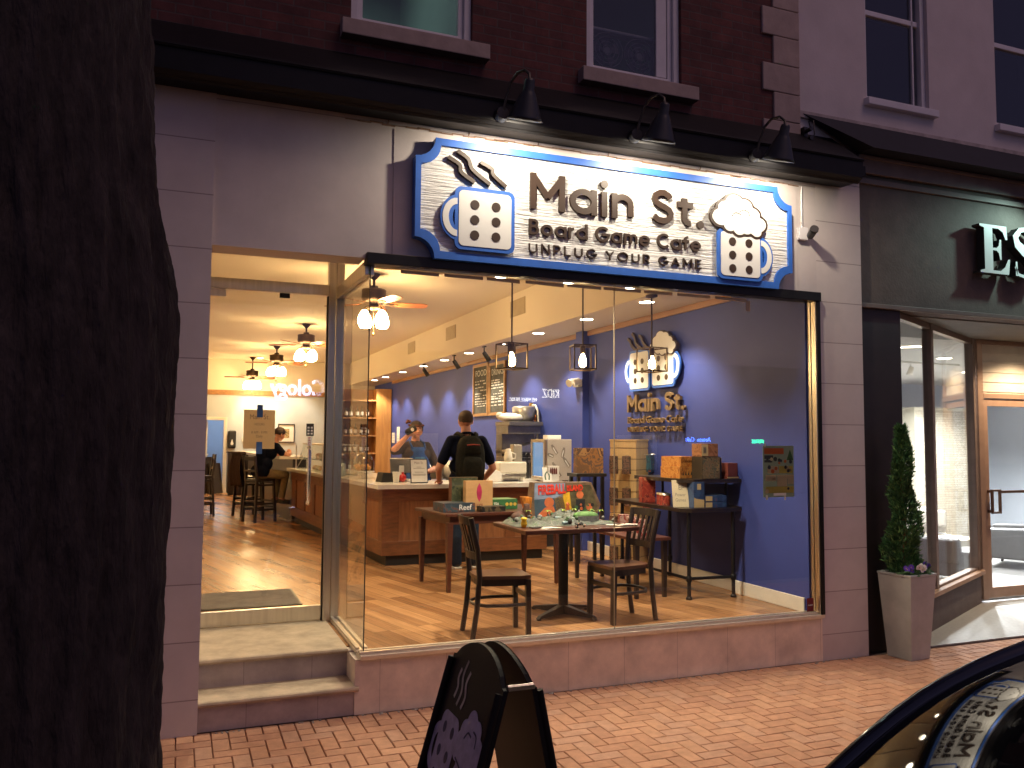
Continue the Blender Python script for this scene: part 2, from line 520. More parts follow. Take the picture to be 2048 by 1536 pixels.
# ---------------------------------------------------------------- geometric sans drawn with round strokes (sign lettering)
def _arc(cx, cz, rx, rz, a0, a1, n=14):
    return [(cx + rx * math.cos(R(a0 + (a1 - a0) * i / n)), cz + rz * math.sin(R(a0 + (a1 - a0) * i / n))) for i in range(n + 1)]
def _glyphs():
    g = {}
    X = .66
    r = X / 2
    O_ = lambda cx, k: _arc(cx, k, k, k, 0, 360, 26)
    g['M'] = (.86, [[(0, 0), (0, 1)], [(0, 1), (.43, .32)], [(.86, 1), (.43, .32)], [(.86, 0), (.86, 1)]])
    g['a'] = (X, [O_(r, r), [(X, 0), (X, X)]])
    g['i'] = (0, [[(0, 0), (0, X)], 'dot'])
    g['n'] = (.52, [[(0, 0), (0, X)], _arc(.26, X - .27, .26, .27, 180, 0) + [(.52, 0)]])
    g['m'] = (.84, [[(0, 0), (0, X)], _arc(.21, X - .22, .21, .22, 180, 0) + [(.42, 0)], _arc(.63, X - .22, .21, .22, 180, 0) + [(.84, 0)]])
    g['S'] = (.60, [[(.57, .82), (.50, .93), (.36, 1.0), (.22, .99), (.09, .91), (.05, .77), (.10, .64), (.24, .55), (.38, .49), (.52, .41), (.59, .28), (.56, .13), (.45, .03), (.31, .0), (.15, .03), (.02, .14)]])
    g['t'] = (.34, [[(.13, .90), (.13, .17)] + _arc(.29, .17, .16, .15, 180, 285, 8), [(-.02, X), (.33, X)]])
    g['.'] = (.02, ['low'])
    g['B'] = (.52, [[(0, 0), (0, 1)], [(0, 1), (.25, 1)] + _arc(.25, .77, .22, .23, 90, -90) + [(0, .54)], [(0, .54), (.27, .54)] + _arc(.27, .27, .25, .27, 90, -90) + [(0, 0)]])
    g['o'] = (X, [O_(r, r)])
    g['r'] = (.25, [[(0, 0), (0, X)], _arc(.27, X - .27, .27, .27, 180, 85, 8)])
    g['d'] = (X, [O_(r, r), [(X, 0), (X, 1.03)]])
    g['G'] = (.86, [_arc(.46, .5, .46, .5, 42, 352, 26) + [(.92, .46)], [(.5, .46), (.92, .46)]])
    g['e'] = (X, [[(.02, r), (X - .02, r)] , _arc(r, r, r, r, 2, 318, 22)])
    g['C'] = (.78, [_arc(.46, .5, .46, .5, 44, 316, 24)])
    g['f'] = (.30, [[(.12, 0), (.12, .80)] + _arc(.29, .82, .17, .18, 180, 80, 8), [(-.04, X), (.31, X)]])
    g['U'] = (.66, [[(0, 1), (0, .33)] + _arc(.33, .33, .33, .33, 180, 360) + [(.66, 1)]])
    g['N'] = (.66, [[(0, 0), (0, 1)], [(0, 1), (.66, 0)], [(.66, 0), (.66, 1)]])
    g['P'] = (.54, [[(0, 0), (0, 1)], [(0, 1), (.27, 1)] + _arc(.27, .71, .27, .29, 90, -90) + [(0, .42)]])
    g['L'] = (.50, [[(0, 1), (0, 0)], [(0, 0), (.5, 0)]])
    g['Y'] = (.70, [[(0, 1), (.35, .45)], [(.70, 1), (.35, .45)], [(.35, .45), (.35, 0)]])
    g['O'] = (.96, [_arc(.48, .5, .48, .5, 0, 360, 28)])
    g['R'] = (.58, [[(0, 0), (0, 1)], [(0, 1), (.28, 1)] + _arc(.28, .71, .27, .29, 90, -90) + [(0, .42)], [(.27, .42), (.57, 0)]])
    g['A'] = (.76, [[(0, 0), (.38, 1)], [(.76, 0), (.38, 1)], [(.14, .33), (.62, .33)]])
    g['E'] = (.50, [[(0, 0), (0, 1)], [(0, 1), (.5, 1)], [(0, .52), (.44, .52)], [(0, 0), (.5, 0)]])
    return g
GL = _glyphs()
def strokes(b, s, x0, z0, width, cap, wt, gap, y0, y1, m=0, space=.42):
    """letters as flat ribbons standing between y0 (front) and y1; wt, gap, space in cap heights"""
    tot, adv = 0, []
    for c in s:
        wd = space if c == ' ' else GL[c][0] + wt + gap
        adv.append(tot); tot += wd
    tot -= gap
    k = width / tot
    e = 0
    for c, a in zip(s, adv):
        if c == ' ': continue
        for st in GL[c][1]:
            e = (e + 1) % 5
            yy = y0 - .00025 * e
            if st == 'dot' or st == 'low':
                z = .93 if st == 'dot' else wt * .55
                b.prism([(x0 + k * (a + wt / 2 + GL[c][0] / 2) + wt * .66 * cap * math.cos(t) , z0 + cap * z + wt * .66 * cap * math.sin(t)) for t in [2 * PI * i / 18 for i in range(18)]], yy, y1, 'y', m)
                continue
            P = [Vector((x0 + k * (a + wt / 2 + p[0]), z0 + cap * (wt / 2 + p[1] * (1 - wt)))) for p in st]
            hw = wt * cap / 2
            L, Rr = [], []
            n = len(P)
            closed = (P[0] - P[-1]).length < 1e-4 and n > 4
            for i in range(n):
                if closed:
                    p_, q_ = P[(i - 1) % (n - 1)], P[(i + 1) % (n - 1)]
                else:
                    p_, q_ = P[max(i - 1, 0)], P[min(i + 1, n - 1)]
                d = (q_ - p_).normalized()
                o = P[i]
                if not closed and n == 2: o = o + d * (hw * .98 if i else -hw * .98) * (0 if (abs(d.x) > .1 and abs(d.y) > .1) else 1)
                nr = Vector((-d.y, d.x)) * hw
                L.append(o + nr); Rr.append(o - nr)
            for i in range(n - 1):
                pass
            vs = [(p.x, yy, p.y) for p in L] + [(p.x, yy, p.y) for p in Rr] + [(p.x, y1, p.y) for p in L] + [(p.x, y1, p.y) for p in Rr]
            fs = []
            for i in range(n - 1):
                j = i + 1
                fs += [(i, n + i, n + j, j), (2 * n + i, 2 * n + j, 3 * n + j, 3 * n + i), (i, j, 2 * n + j, 2 * n + i), (n + i, 3 * n + i, 3 * n + j, n + j)]
            if not closed: fs += [(0, 2 * n, 3 * n, n), (n - 1, 2 * n - 1, 4 * n - 1, 3 * n - 1)]
            b.add(vs, fs, m)
    return b
# ================================================================ ground
b = B(); b.box(-60, 70, -60, 2.25, -.4, -.13)
tag(b.build('road', M['asphalt']), kind='structure')
b = B(); b.box(-60, 70, 2.25, 2.40, -.4, 0)
tag(b.build('kerb', M['kerb'], bevel=.015), kind='structure')
b = B(); b.box(-60, 70, 2.40, 7.2, -.4, -.014)
tag(b.build('sidewalk_bed', M['grout']), kind='structure')
pav = [mat('paver_%s' % n, c, .8, nz=(14, .16), bump=(70, .12)) for n, c in
       (('red', (.50, .26, .155)), ('rust', (.47, .245, .145)), ('orange', (.53, .285, .17)), ('dusty', (.50, .28, .18)), ('brown', (.45, .23, .14)))]
def paver(b, x0, x1, y0, y1):
    g = .0025
    x0 += g; x1 -= g; y0 += g; y1 -= g
    c = .004
    z = [rnd.uniform(-.001, .001) for _ in range(4)]
    k = rnd.choices(range(5), (4, 3, 3, 2, 1.4))[0]
    t = [(x0 + c, y0 + c, z[0]), (x1 - c, y0 + c, z[1]), (x1 - c, y1 - c, z[2]), (x0 + c, y1 - c, z[3])]
    o = [(x0, y0, -.006), (x1, y0, -.006), (x1, y1, -.006), (x0, y1, -.006)]
    d = [(p[0], p[1], -.016) for p in o]
    b.add(t + o + d, [(0, 1, 2, 3), (4, 5, 1, 0), (5, 6, 2, 1), (6, 7, 3, 2), (7, 4, 0, 3), (8, 9, 5, 4), (9, 10, 6, 5), (10, 11, 7, 6), (11, 8, 4, 7)], k)
b = B()
U, Y0, Y1, X0, X1 = .102, 2.42, 5.52, -1.7, 10.2
ny, nx = int((Y1 - Y0) / U), int((X1 - X0) / U)
Y0 = Y1 - ny * U
for j in range(-1, ny):
    for i in range(-3, nx + 3):
        k = (i - j) % 4
        x, y = X0 + i * U, Y0 + j * U
        if k == 0 and j >= 0: paver(b, x, x + 2 * U, y, y + U)
        if k == 3:
            ya, yb = max(y, Y0), min(y + 2 * U, Y1)
            if yb - ya > .03: paver(b, x, x + U, ya, yb)
for i in range(-2, nx + 2):                           # soldier course along the shop front
    paver(b, X0 + i * U, X0 + (i + 1) * U, Y1, Y1 + .145)
tag(b.build('sidewalk', pav), kind='structure')

# ================================================================ the cafe building
D = 5.67
F = .38
cafe = thing('cafe_building', 'pale stone shop front with a glowing wide window below a dark brick upper storey', 'building')
b = B(); b.box(-2.2, .158, 5.645, 7.0, 0, 4.2); b.build('pier', M['stone'], cafe)
b = B(); b.box(5.092, 5.593, D, 6.3, 0, 4.2); b.build('pier', M['stone'], cafe)
b = B(); b.box(.158, 5.092, D, 5.92, 3.125, 4.2); b.box(.158, 1.16, D, 5.92, 3.09, 3.125)
b.build('fascia', M['stone_fascia'], cafe)
b = B(); b.box(1.345, 4.885, D - .008, D, 3.128, 4.03); b.build('sign_panel', M['stone_plain'], cafe)
# ragged cracks and old fixings in the stone above the sign
b = B()
for x0, x1, z in ((1.0, 2.2, 4.055), (2.1, 3.2, 4.06), (3.1, 4.3, 4.055), (4.2, 4.9, 4.05)):
    n = 14
    for i in range(n):
        a, c = x0 + (x1 - x0) * i / n, x0 + (x1 - x0) * (i + 1) / n
        t = .004 + .010 * rnd.random()
        zz = z + rnd.uniform(-.006, .006)
        b.box(a, c + .01, D - .004, D, zz - t / 2, zz + t / 2)
for x in (1.3, 1.9, 2.45, 3.05, 3.9):
    b.tube([(x, D, 4.06), (x + .004, D - .012, 4.075), (x - .006, D - .01, 4.10)], .004, 5)
b.build('crack', M['grout'], cafe)
b = B(); b.box(1.14, 5.092, D, 5.90, 0, .362); b.box(1.14, 1.24, 5.90, 6.98, 0, .372)
b.build('base_wall', M['stone_base'], cafe)
# stairs: two treads up to the door
b = B()
b.box(.158, 1.14, 5.68, 6.0, 0, .155); b.box(.158, 1.14, 5.965, 7.0, .155, .345)
b.build('riser', M['riser'], cafe)
def nosing(y):
    return [(y, 0), (y - .012, .006), (y - .016, .018), (y - .012, .030), (y, .036)]
b = B()
b.prism([(y, z + .155) for y, z in nosing(5.665)] + [(6.0, .191), (6.0, .155)], .158, 1.165, 'x')
b.build('tread', M['tread'], cafe)
b = B()
b.prism([(y, z + .345) for y, z in nosing(5.95)] + [(6.96, .381), (6.96, .345)], .158, 1.139, 'x')
b.build('tread', M['tread'], cafe)
# dirt swept into the corners of the steps
b = B()
for i in range(140):
    x, y = rnd.uniform(.17, 5.5), 5.655 - abs(rnd.gauss(0, .018))
    if x < 1.14: y -= .005
    s = rnd.uniform(.002, .008)
    b.box(x - s, x + s, y - s, y + s, -.001, s * .8)
tag(b.build('litter', mat('grit', (.35, .32, .28), .9, nz=(40, .4))), kind='stuff')
# recess ceiling, floor, walls and ceiling indoors
b = B(); b.box(.158, 1.24, 5.92, 6.95, 3.78, 3.86); b.build('recess_ceiling', M['ceil'], cafe)
b = B(); b.box(-.5, 5.25, 6.0, 23.2, .30, F); b.box(1.24, 5.25, 5.80, 6.0, .30, F)
tag(b.build('floor', M['floor']), kind='structure')
b = B(); b.box(-.5, 5.25, 6.95, 23.2, 3.90, 4.0); b.box(1.24, 5.25, 5.92, 6.95, 3.90, 4.0)
tag(b.build('ceiling', M['ceil']), kind='structure')
b = B(); b.box(4.352, 5.08, 5.921, 23.2, 3.30, 3.90); b.build('bulkhead', M['ceil'], cafe)
b = B(); b.box(5.08, 5.26, 5.921, 23.2, F, 3.9); b.build('side_wall', M['blue_wall'], cafe)
b = B(); b.box(5.03, 5.08, 5.753, 6.79, F, 3.3); b.build('column', M['blue_wall'], cafe)
b = B(); b.box(4.985, 5.08, 9.98, 10.18, F, 3.3); b.build('column', M['blue_wall'], cafe)
b = B(); b.box(-.62, -.5, 6.9, 23.2, F, 3.9); b.build('side_wall', M['cream_wall'], cafe)
b = B(); b.box(-.5, .64, 23.2, 23.34, F, 2.99); b.box(1.08, 5.08, 23.2, 23.34, F, 2.99); b.box(.64, 1.08, 23.2, 23.34, 2.28, 2.99)
b.build('back_wall', M['grey_wall'], cafe)
b = B(); b.box(-.5, 5.08, 23.2, 23.34, 2.99, 3.9); b.build('back_wall', M['ceil'], cafe)
b = B(); b.box(5.058, 5.08, 6.79, 9.98, 3.235, 3.30); b.box(5.058, 5.08, 10.18, 21.1, 3.235, 3.30); b.box(-.5, 5.05, 23.17, 23.2, 2.95, 3.08)
b.build('picture_rail', M['oak'], cafe)
b = B(); b.box(1.1, 5.0, 23.18, 23.2, F, F + .12)
b.build('baseboard', M['trim_white'], cafe)
b = B(); b.box(5.012, 5.03, 5.80, 6.81, F, F + .125); b.box(5.03, 5.06, 6.79, 6.81, F, F + .125)
b.build('baseboard', M['trim_white'], cafe, bevel=.006)
b = B(); b.box(5.06, 5.08, 6.81, 9.98, F, F + .125)
b.build('baseboard', M['trim_white'], cafe, bevel=.006)
# open corridor behind the back wall
b = B(); b.box(-.4, 2.2, 26.0, 26.1, F, 3.0); b.box(.5, .56, 23.34, 26, F, 3); b.box(1.6, 1.66, 23.34, 26, F, 3); b.box(.56, 1.6, 23.34, 26, 2.7, 2.75)
b.build('corridor_wall', mat('blue_corridor', (.30, .38, .52), .6, nz=(3, .04)), cafe)
b = B(); b.box(.5, 1.66, 23.2, 26, .30, F - .004); b.build('corridor_floor', M['floor'], cafe)
b = B(); b.box(.56, .64, 23.16, 23.2, F, 2.36); b.box(1.08, 1.16, 23.16, 23.2, F, 2.36); b.box(.64, 1.08, 23.16, 23.2, 2.28, 2.36)
b.build('door_frame', M['trim_white'], cafe, bevel=.006)
ld = bpy.data.lights.new('lamp_light', 'POINT'); ld.energy = 26; ld.color = (.9, .95, 1); ld.shadow_soft_size = .1  # fill lamp added to brighten the corridor behind the doorway
lo = bpy.data.objects.new('corridor_fill_light', ld); COL.objects.link(lo); lo.parent = cafe; lo.location = (1.1, 24.6, 2.62)
b = B(); b.sph((1.1, 24.6, 2.70), (.14, .14, .05)); b.build('corridor_fill_lamp', M['lamp_disc'], cafe)
b = B(); b.box(.64, .69, 23.36, 23.75, F, 2.26); b.box(.69, .73, 23.62, 23.66, 1.35, 1.39)
b.build('inner_door', M['trim_white'], cafe)
# vents high on the bulkhead
for y in (10.73, 13.83, 16.48):
    b = B()
    b.box(4.34, 4.352, y - .27, y + .27, 3.57, 3.80)
    for i in range(7):
        z = 3.60 + i * .028
        b.box(4.334, 4.342, y - .25, y + .25, z, z + .008)
    b.build('air_vent', mat('vent_grille', (.42, .34, .20), .6, nz=(9, .1)), cafe)
# storefront framing
b = B()
b.box(1.16, 5.092, 5.615, 5.73, 3.045, 3.123)
b.build('window_header', M['frame_dark'], cafe, bevel=.004)
b = B(); b.box(5.052, 5.090, 5.628, 5.640, .392, 3.045)
b.build('window_frame', M['frame_dark'], cafe, bevel=.003)
b = B()
b.box(5.046, 5.090, 5.641, 5.697, .393, 3.045); b.box(5.046, 5.090, 5.707, 5.75, .393, 3.045)
b.build('window_jamb', M['steel'], cafe, bevel=.003)
b = B()
b.box(1.17, 5.09, 5.635, 5.80, .362, .392); b.box(1.17, 5.045, 5.665, 5.69, .392, .412); b.box(1.17, 5.045, 5.72, 5.745, .392, .412)
b.box(1.165, 1.255, 5.80, 6.86, .372, .395); b.box(1.17, 1.195, 5.80, 6.86, .395, .413); b.box(1.222, 1.25, 5.80, 6.86, .395, .413)
b.build('window_sill', M['sill'], cafe, bevel=.003)
b = B()
b.box(1.11, 1.165, 6.86, 6.96, F, 3.78); b.box(1.171, 1.235, 6.86, 6.96, F, 3.78)
b.build('door_post', M['steel'], cafe, bevel=.003)
b = B()
b.box(1.17, 1.20, 5.73, 6.86, 2.985, 3.085); b.box(1.206, 1.235, 5.73, 6.86, 2.985, 3.085)
b.box(.160, 1.11, 6.87, 6.95, 3.015, 3.10)
b.build('transom_bar', M['steel'], cafe, bevel=.003)
b = B(); b.box(1.205, 3.120, 5.700, 5.704, .408, 3.05); b.build('window_pane', M['glass'], cafe)
b = B(); b.box(3.126, 5.055, 5.700, 5.704, .408, 3.05); b.build('window_pane', M['glass'], cafe)
b = B(); b.box(1.204, 1.208, 5.712, 6.86, .408, 2.99); b.build('window_pane', M['glass'], cafe)
b = B(); b.box(.162, 1.108, 6.905, 6.915, 3.10, 3.78); b.build('window_pane', M['glass'], cafe)
M['joint'] = mat('silicone_joint', (.35, .29, .2), .3, nz=(9, .1))
b = B(); b.box(3.1205, 3.1255, 5.697, 5.709, .41, 3.05); b.build('glass_joint', M['joint'], cafe)
b = B(); b.box(1.198, 1.204, 5.698, 5.711, .41, 3.05); b.build('glass_joint', mat('dark_joint', (.03, .025, .02), .4, nz=(9, .1)), cafe)
# torn paper strips left along the top of the glass
b = B()
x = 1.42
while x < 4.4:
    L = rnd.uniform(.26, .34)
    b.hexa([(x, 5.712, 3.012), (x + L, 5.712, 3.01 + rnd.uniform(-.008, .006)), (x + L, 5.7135, 3.01), (x, 5.7135, 3.012)],
           [(x, 5.712, 3.034), (x + L, 5.712, 3.034), (x + L, 5.7135, 3.034), (x, 5.7135, 3.034)])
    x += L + rnd.uniform(.02, .05)
b.box(4.38, 4.42, 5.712, 5.7135, 2.93, 3.02)
b.build('paper_strip', backlit('shade_strip', (.50, .40, .26), .5), cafe)
# the glass door
door = B().box(.166, 1.10, 6.909, 6.913, .50, 3.008).build('door', M['glass'], cafe)
b = B(); b.box(.166, 1.10, 6.892, 6.93, .392, .502); b.build('bottom_rail', M['steel'], door, bevel=.003)
b = B(); b.box(.17, .31, 6.895, 6.927, 2.955, 3.012); b.build('patch_fitting', M['steel'], door, bevel=.003)
b = B(); b.box(.72, .80, 6.90, 6.922, 2.975, 3.012); b.build('patch_fitting', M['black_plastic'], door)
b = B()
b.tube([(.975, 6.903, 1.77), (.975, 6.85, 1.77), (.975, 6.835, 1.74), (.975, 6.835, 1.35), (.975, 6.85, 1.32), (.975, 6.903, 1.32)], .014, 10)
b.build('handle', M['chrome'], door)
b = B(); b.box(1.10, 1.11, 6.89, 6.93, F, 3.01); b.build('gasket', M['black_plastic'], door)
# upper storey
W = ((1.04, 1.95, 4.775, 6.5), (2.905, 3.785, 4.755, 6.5))
b = B()
b.box(-2.2, 1.04, 5.75, 5.98, 4.3, 7.6); b.box(1.95, 2.905, 5.75, 5.98, 4.3, 7.6); b.box(3.785, 4.92, 5.75, 5.98, 4.3, 7.6)
for x0, x1, z0, z1 in W:
    b.box(x0, x1, 5.75, 5.98, 4.3, z0); b.box(x0, x1, 5.75, 5.98, z1, 7.6)
b.build('brick_wall', M['brick'], cafe)
b = B()
z, k = 4.38, 0
while z < 7.5:
    b.box(4.60 if k % 2 == 0 else 4.715, 5.0, 5.728, 6.0, z, z + .248)
    z += .252; k += 1
b.build('quoin', M['quoin'], cafe, bevel=.008)
b = B()
b.prism([(D, 4.20), (5.66, 4.085), (5.44, 4.075), (5.405, 4.10), (5.395, 4.235), (5.41, 4.268), (5.76, 4.565), (5.76, 4.20)], -2.2, 5.37, 'x')
b.prism([(5.44, 4.072), (5.455, 4.058), (5.475, 4.072)], -2.2, 5.37, 'x')
b.prism([(5.385, 4.235), (5.378, 4.25), (5.39, 4.266), (5.41, 4.262)], -2.2, 5.37, 'x')
b.box(5.371, 5.60, 5.60, 5.76, 4.20, 4.29)
b.build('cornice', M['black_metal'], cafe)
for n, (x0, x1, z0, z1) in enumerate(W):
    f = B()
    O = [(x0, z0), (x1, z0), (x1, z1), (x0, z1)]
    def ins(d, dz=None): return [(x0 + d, z0 + (d if dz is None else dz)), (x1 - d, z0 + (d if dz is None else dz)), (x1 - d, z1 - d), (x0 + d, z1 - d)]
    f.ring(O, ins(.055), 5.785, 5.90, 'y')
    f.ring(ins(.055), ins(.095), 5.815, 5.87, 'y')
    f.box(x1 - .20, x1 - .10, 5.82, 5.86, z0 + .1, z1 - .1) if n == 1 else None
    win = f.build('window', M['white_paint'], cafe, bevel=.006)
    p = B(); p.box(x0 + .09, x1 - .09, 5.835, 5.841, z0 + .09, z1 - .09); p.build('pane', M['glass_up'], win)
    s = B(); s.box(x0 - .075, x1 + .11, 5.655, 5.82, z0 - .115, z0 - .002); s.build('sill', M['quoin'], win, bevel=.006)
# rooms behind the upper windows
b = B()
for (x0, x1, z0, z1) in W:
    b.box(x0 - .8, x1 + .35, 8.6, 8.7, 4.6, 6.7); b.box(x0 - .82, x0 - .8, 5.98, 8.6, 4.6, 6.7); b.box(x1 + .35, x1 + .37, 5.98, 8.6, 4.6, 6.7)
    b.box(x0 - .8, x1 + .35, 5.98, 8.6, 6.6, 6.7)
b.build('upper_room', mat('upper_room_paint', (.35, .42, .38), .8, nz=(2, .05)), cafe)
ld = bpy.data.lights.new('ceiling_lamp', 'AREA'); ld.energy = 4; ld.size = .35; ld.color = (.70, 1, .88)
b = B(); b.box(.78, 1.05, 7.3, 7.6, 6.57, 6.60)
pl = b.build('ceiling_lamp', emit('cool_panel', (.7, 1, .9), .5), cafe)
lo = bpy.data.objects.new('lamp_light', ld); COL.objects.link(lo); lo.parent = pl; lo.location = (.9, 7.4, 6.55)
b = B()
for k in range(4):
    d = .05 * k
    b.ring([(1.45 + d, 6.6 + d), (1.98 - d, 6.6 + d), (1.98 - d, 7.15 - d), (1.45 + d, 7.15 - d)],
           [(1.47 + d, 6.62 + d), (1.96 - d, 6.62 + d), (1.96 - d, 7.13 - d), (1.47 + d, 7.13 - d)], 6.55, 6.60, 'z')
b.build('ceiling_vent', mat('grey_vent', (.12, .13, .13), .6, nz=(9, .1)), cafe)
# twin window fan standing in the second upper window
wf = thing('window_fan', 'white twin window fan standing inside the dark upper window', 'fan', (3.32, 5.93, 4.86))
b = B(); b.ring([(-.33, 0), (.33, 0), (.33, .36), (-.33, .36)], [(-.30, .03), (.30, .03), (.30, .33), (-.30, .33)], -.04, .05, 'y')
b.build('housing', mat('fan_plastic', (.20, .19, .20), .5, nz=(9, .1)), wf, bevel=.01)
for s in (-.152, .152):
    b = B()
    for r in (.145, .11, .075, .04):
        b.tube([(s + r * math.cos(2 * PI * i / 24), -.03, .18 + r * math.sin(2 * PI * i / 24)) for i in range(24)], .004, 5, closed=True)
    b.cyl((s, -.03, .18), (s, 0, .18), .03)
    b.build('grille', mat('fan_grille', (.10, .09, .10), .6, nz=(9, .1)), wf)
    b = B()
    for i in range(5):
        a = 2 * PI * i / 5
        b.hexa([(s + .02 * math.cos(a), -.005, .18 + .02 * math.sin(a)), (s + .135 * math.cos(a), -.005, .18 + .135 * math.sin(a)), (s + .135 * math.cos(a + .8), .012, .18 + .135 * math.sin(a + .8)), (s + .02 * math.cos(a + .8), .012, .18 + .02 * math.sin(a + .8))],
               [(s + .02 * math.cos(a), -.002, .18 + .02 * math.sin(a)), (s + .135 * math.cos(a), -.002, .18 + .135 * math.sin(a)), (s + .135 * math.cos(a + .8), .015, .18 + .135 * math.sin(a + .8)), (s + .02 * math.cos(a + .8), .015, .18 + .02 * math.sin(a + .8))])
    b.build('rotor', mat('fan_rotor', (.03, .025, .03), .6, nz=(9, .1)), wf)

# ================================================================ carved sign
sg = thing('shop_sign', 'large white carved wooden shop sign with blue notched border, brown letters and two dice mugs', 'sign', (3.12, 5.60, 3.54))
SX, SZ = 3.12, 3.54
def notched(x0, x1, z0, z1, r, n=6):
    o = []
    for cx, cz, a0 in ((x0, z0, 90), (x1, z0, 180), (x1, z1, 270), (x0, z1, 0)):
        arc = [(cx + r * math.cos(R(a0 - 90 * i / n)), cz + r * math.sin(R(a0 - 90 * i / n))) for i in range(n + 1)]
        o += arc
    return o
OUT = notched(-1.64, 1.63, -.43, .435, .145)
INN = notched(-1.60, 1.59, -.375, .385, .145)
b = B(); b.prism(OUT, .01, .055, 'y'); b.build('backing_board', M['blue_border'], sg)
wg = mat('sandblasted_board', (.80, .80, .78), .55)
t = wg.node_tree
tc = t.nodes.new('ShaderNodeTexCoord'); mp = t.nodes.new('ShaderNodeMapping'); mp.inputs['Scale'].default_value = (.8, 1, 15)
n1 = t.nodes.new('ShaderNodeTexNoise'); n1.inputs['Scale'].default_value = 3.2; n1.inputs['Detail'].default_value = 7; n1.inputs['Distortion'].default_value = .6; n1.inputs['Roughness'].default_value = .6
bu = t.nodes.new('ShaderNodeBump'); bu.inputs['Strength'].default_value = 1; bu.inputs['Distance'].default_value = .035
t.links.new(tc.outputs['Object'], mp.inputs[0]); t.links.new(mp.outputs[0], n1.inputs['Vector']); t.links.new(n1.outputs[0], bu.inputs['Height']); t.links.new(bu.outputs[0], t.nodes['Principled BSDF'].inputs['Normal'])
b = B(); b.prism(INN, -.012, .01, 'y'); b.build('carved_panel', wg, sg)
b = B(); b.ring(OUT, INN, -.03, .01, 'y'); b.build('border', M['blue_border'], sg)
def rrect(x0, x1, z0, z1, r, n=5):
    o = []
    for cx, cz, a0 in ((x0 + r, z0 + r, 180), (x1 - r, z0 + r, 270), (x1 - r, z1 - r, 0), (x0 + r, z1 - r, 90)):
        o += [(cx + r * math.cos(R(a0 + 90 * i / n)), cz + r * math.sin(R(a0 + 90 * i / n))) for i in range(n + 1)]
    return o
def arcband(cx, cz, ra, rb, ra2, rb2, a0, a1, n=14):
    o = [(cx + ra * math.cos(R(a0 + (a1 - a0) * i / n)), cz + rb * math.sin(R(a0 + (a1 - a0) * i / n))) for i in range(n + 1)]
    return o + [(cx + ra2 * math.cos(R(a1 + (a0 - a1) * i / n)), cz + rb2 * math.sin(R(a1 + (a0 - a1) * i / n))) for i in range(n + 1)]
def disc(cx, cz, r, n=18, sx=1):
    return [(cx + sx * r * math.cos(2 * PI * i / n), cz + r * math.sin(2 * PI * i / n)) for i in range(n)]
def wave(pts, w):
    """ribbon of constant width along a smooth path in xz"""
    P = [Vector((p[0], p[1])) for p in pts]
    L, Rr = [], []
    Q = []
    for i in range(len(P) - 1):
        p0, p1, p2, p3 = P[max(i - 1, 0)], P[i], P[i + 1], P[min(i + 2, len(P) - 1)]
        for k in range(6):
            u = k / 6
            Q.append(.5 * ((2 * p1) + (p2 - p0) * u + (2 * p0 - 5 * p1 + 4 * p2 - p3) * u * u + (3 * p1 - p0 - 3 * p2 + p3) * u ** 3))
    Q.append(P[-1])
    for i, q in enumerate(Q):
        d = (Q[min(i + 1, len(Q) - 1)] - Q[max(i - 1, 0)]).normalized()
        nrm = Vector((-d.y, d.x)) * (w / 2)
        L.append(tuple(q + nrm)); Rr.append(tuple(q - nrm))
    return L + Rr[::-1]
def foam_outline(k):
    """cloud edge: bumps round an oval, k scales it"""
    bumps = [(-.175, -.01, .085), (-.13, .085, .075), (-.045, .15, .085), (.055, .125, .075), (.13, .045, .075), (.19, -.045, .075), (.17, -.125, .05), (.075, -.105, .055), (0, -.12, .055), (-.09, -.085, .06)]
    o = []
    for i in range(90):
        a = 2 * PI * i / 90
        d = Vector((math.cos(a), math.sin(a)))
        best = 0
        for x, z, r in bumps:
            c = Vector((x, z)); r += k
            pr = c.dot(d); q = c.length_squared - pr * pr
            if q < r * r: best = max(best, pr + math.sqrt(r * r - q))
        o.append((best * d.x, best * d.y))
    return o
def emblem(b_blue, b_white, b_brown, cx, cz, w, h, side, y, foam=None, s=1, M4=None):
    """a mug that is a die: outline, body, handle, six pips"""
    e = .028 * s
    b_blue.prism(rrect(cx - w / 2 - e, cx + w / 2 + e, cz - h / 2 - e, cz + h / 2 + e, .05 * s), y, y + .02, 'y')
    b_white.prism(rrect(cx - w / 2, cx + w / 2, cz - h / 2, cz + h / 2, .035 * s), y - .004, y, 'y')
    hx_ = cx + side * (w / 2)
    a0, a1 = (-90, 90) if side > 0 else (90, 270)
    b_blue.prism(arcband(hx_, cz, .135 * s, .165 * s, .045 * s, .075 * s, a0, a1), y + .001, y + .019, 'y')
    b_white.prism(arcband(hx_ + side * .012 * s, cz, .108 * s, .138 * s, .063 * s, .093 * s, a0, a1), y - .003, y + .001, 'y')
    for i in (-1, 1):
        for j in (-1, 0, 1):
            q = b_brown() if callable(b_brown) else b_brown
            q.prism(disc(cx + i * .081 * s, cz - .008 * s + j * .11 * s, .034 * s), y - .008, y - .0042, 'y')
bb, bw, pp = B(), B(), []
def newpip():
    pp.append(B()); return pp[-1]
emblem(bb, bw, newpip, 1.995 - SX, 3.415 - SZ, .40, .40, -1, -.045)
bb.build('mug_outline', M['blue_border'], sg, bevel=.002); bw.build('mug_face', M['sign_white'], sg, bevel=.002); [q.build('pip', M['brown_ink'], sg) for q in pp]
bb, bw, pp = B(), B(), []
emblem(bb, bw, newpip, 4.21 - SX, 3.36 - SZ, .385, .36, 1, -.045)
bb.build('mug_outline', M['blue_border'], sg, bevel=.002); bw.build('mug_face', M['sign_white'], sg, bevel=.002); [q.build('pip', M['brown_ink'], sg) for q in pp]
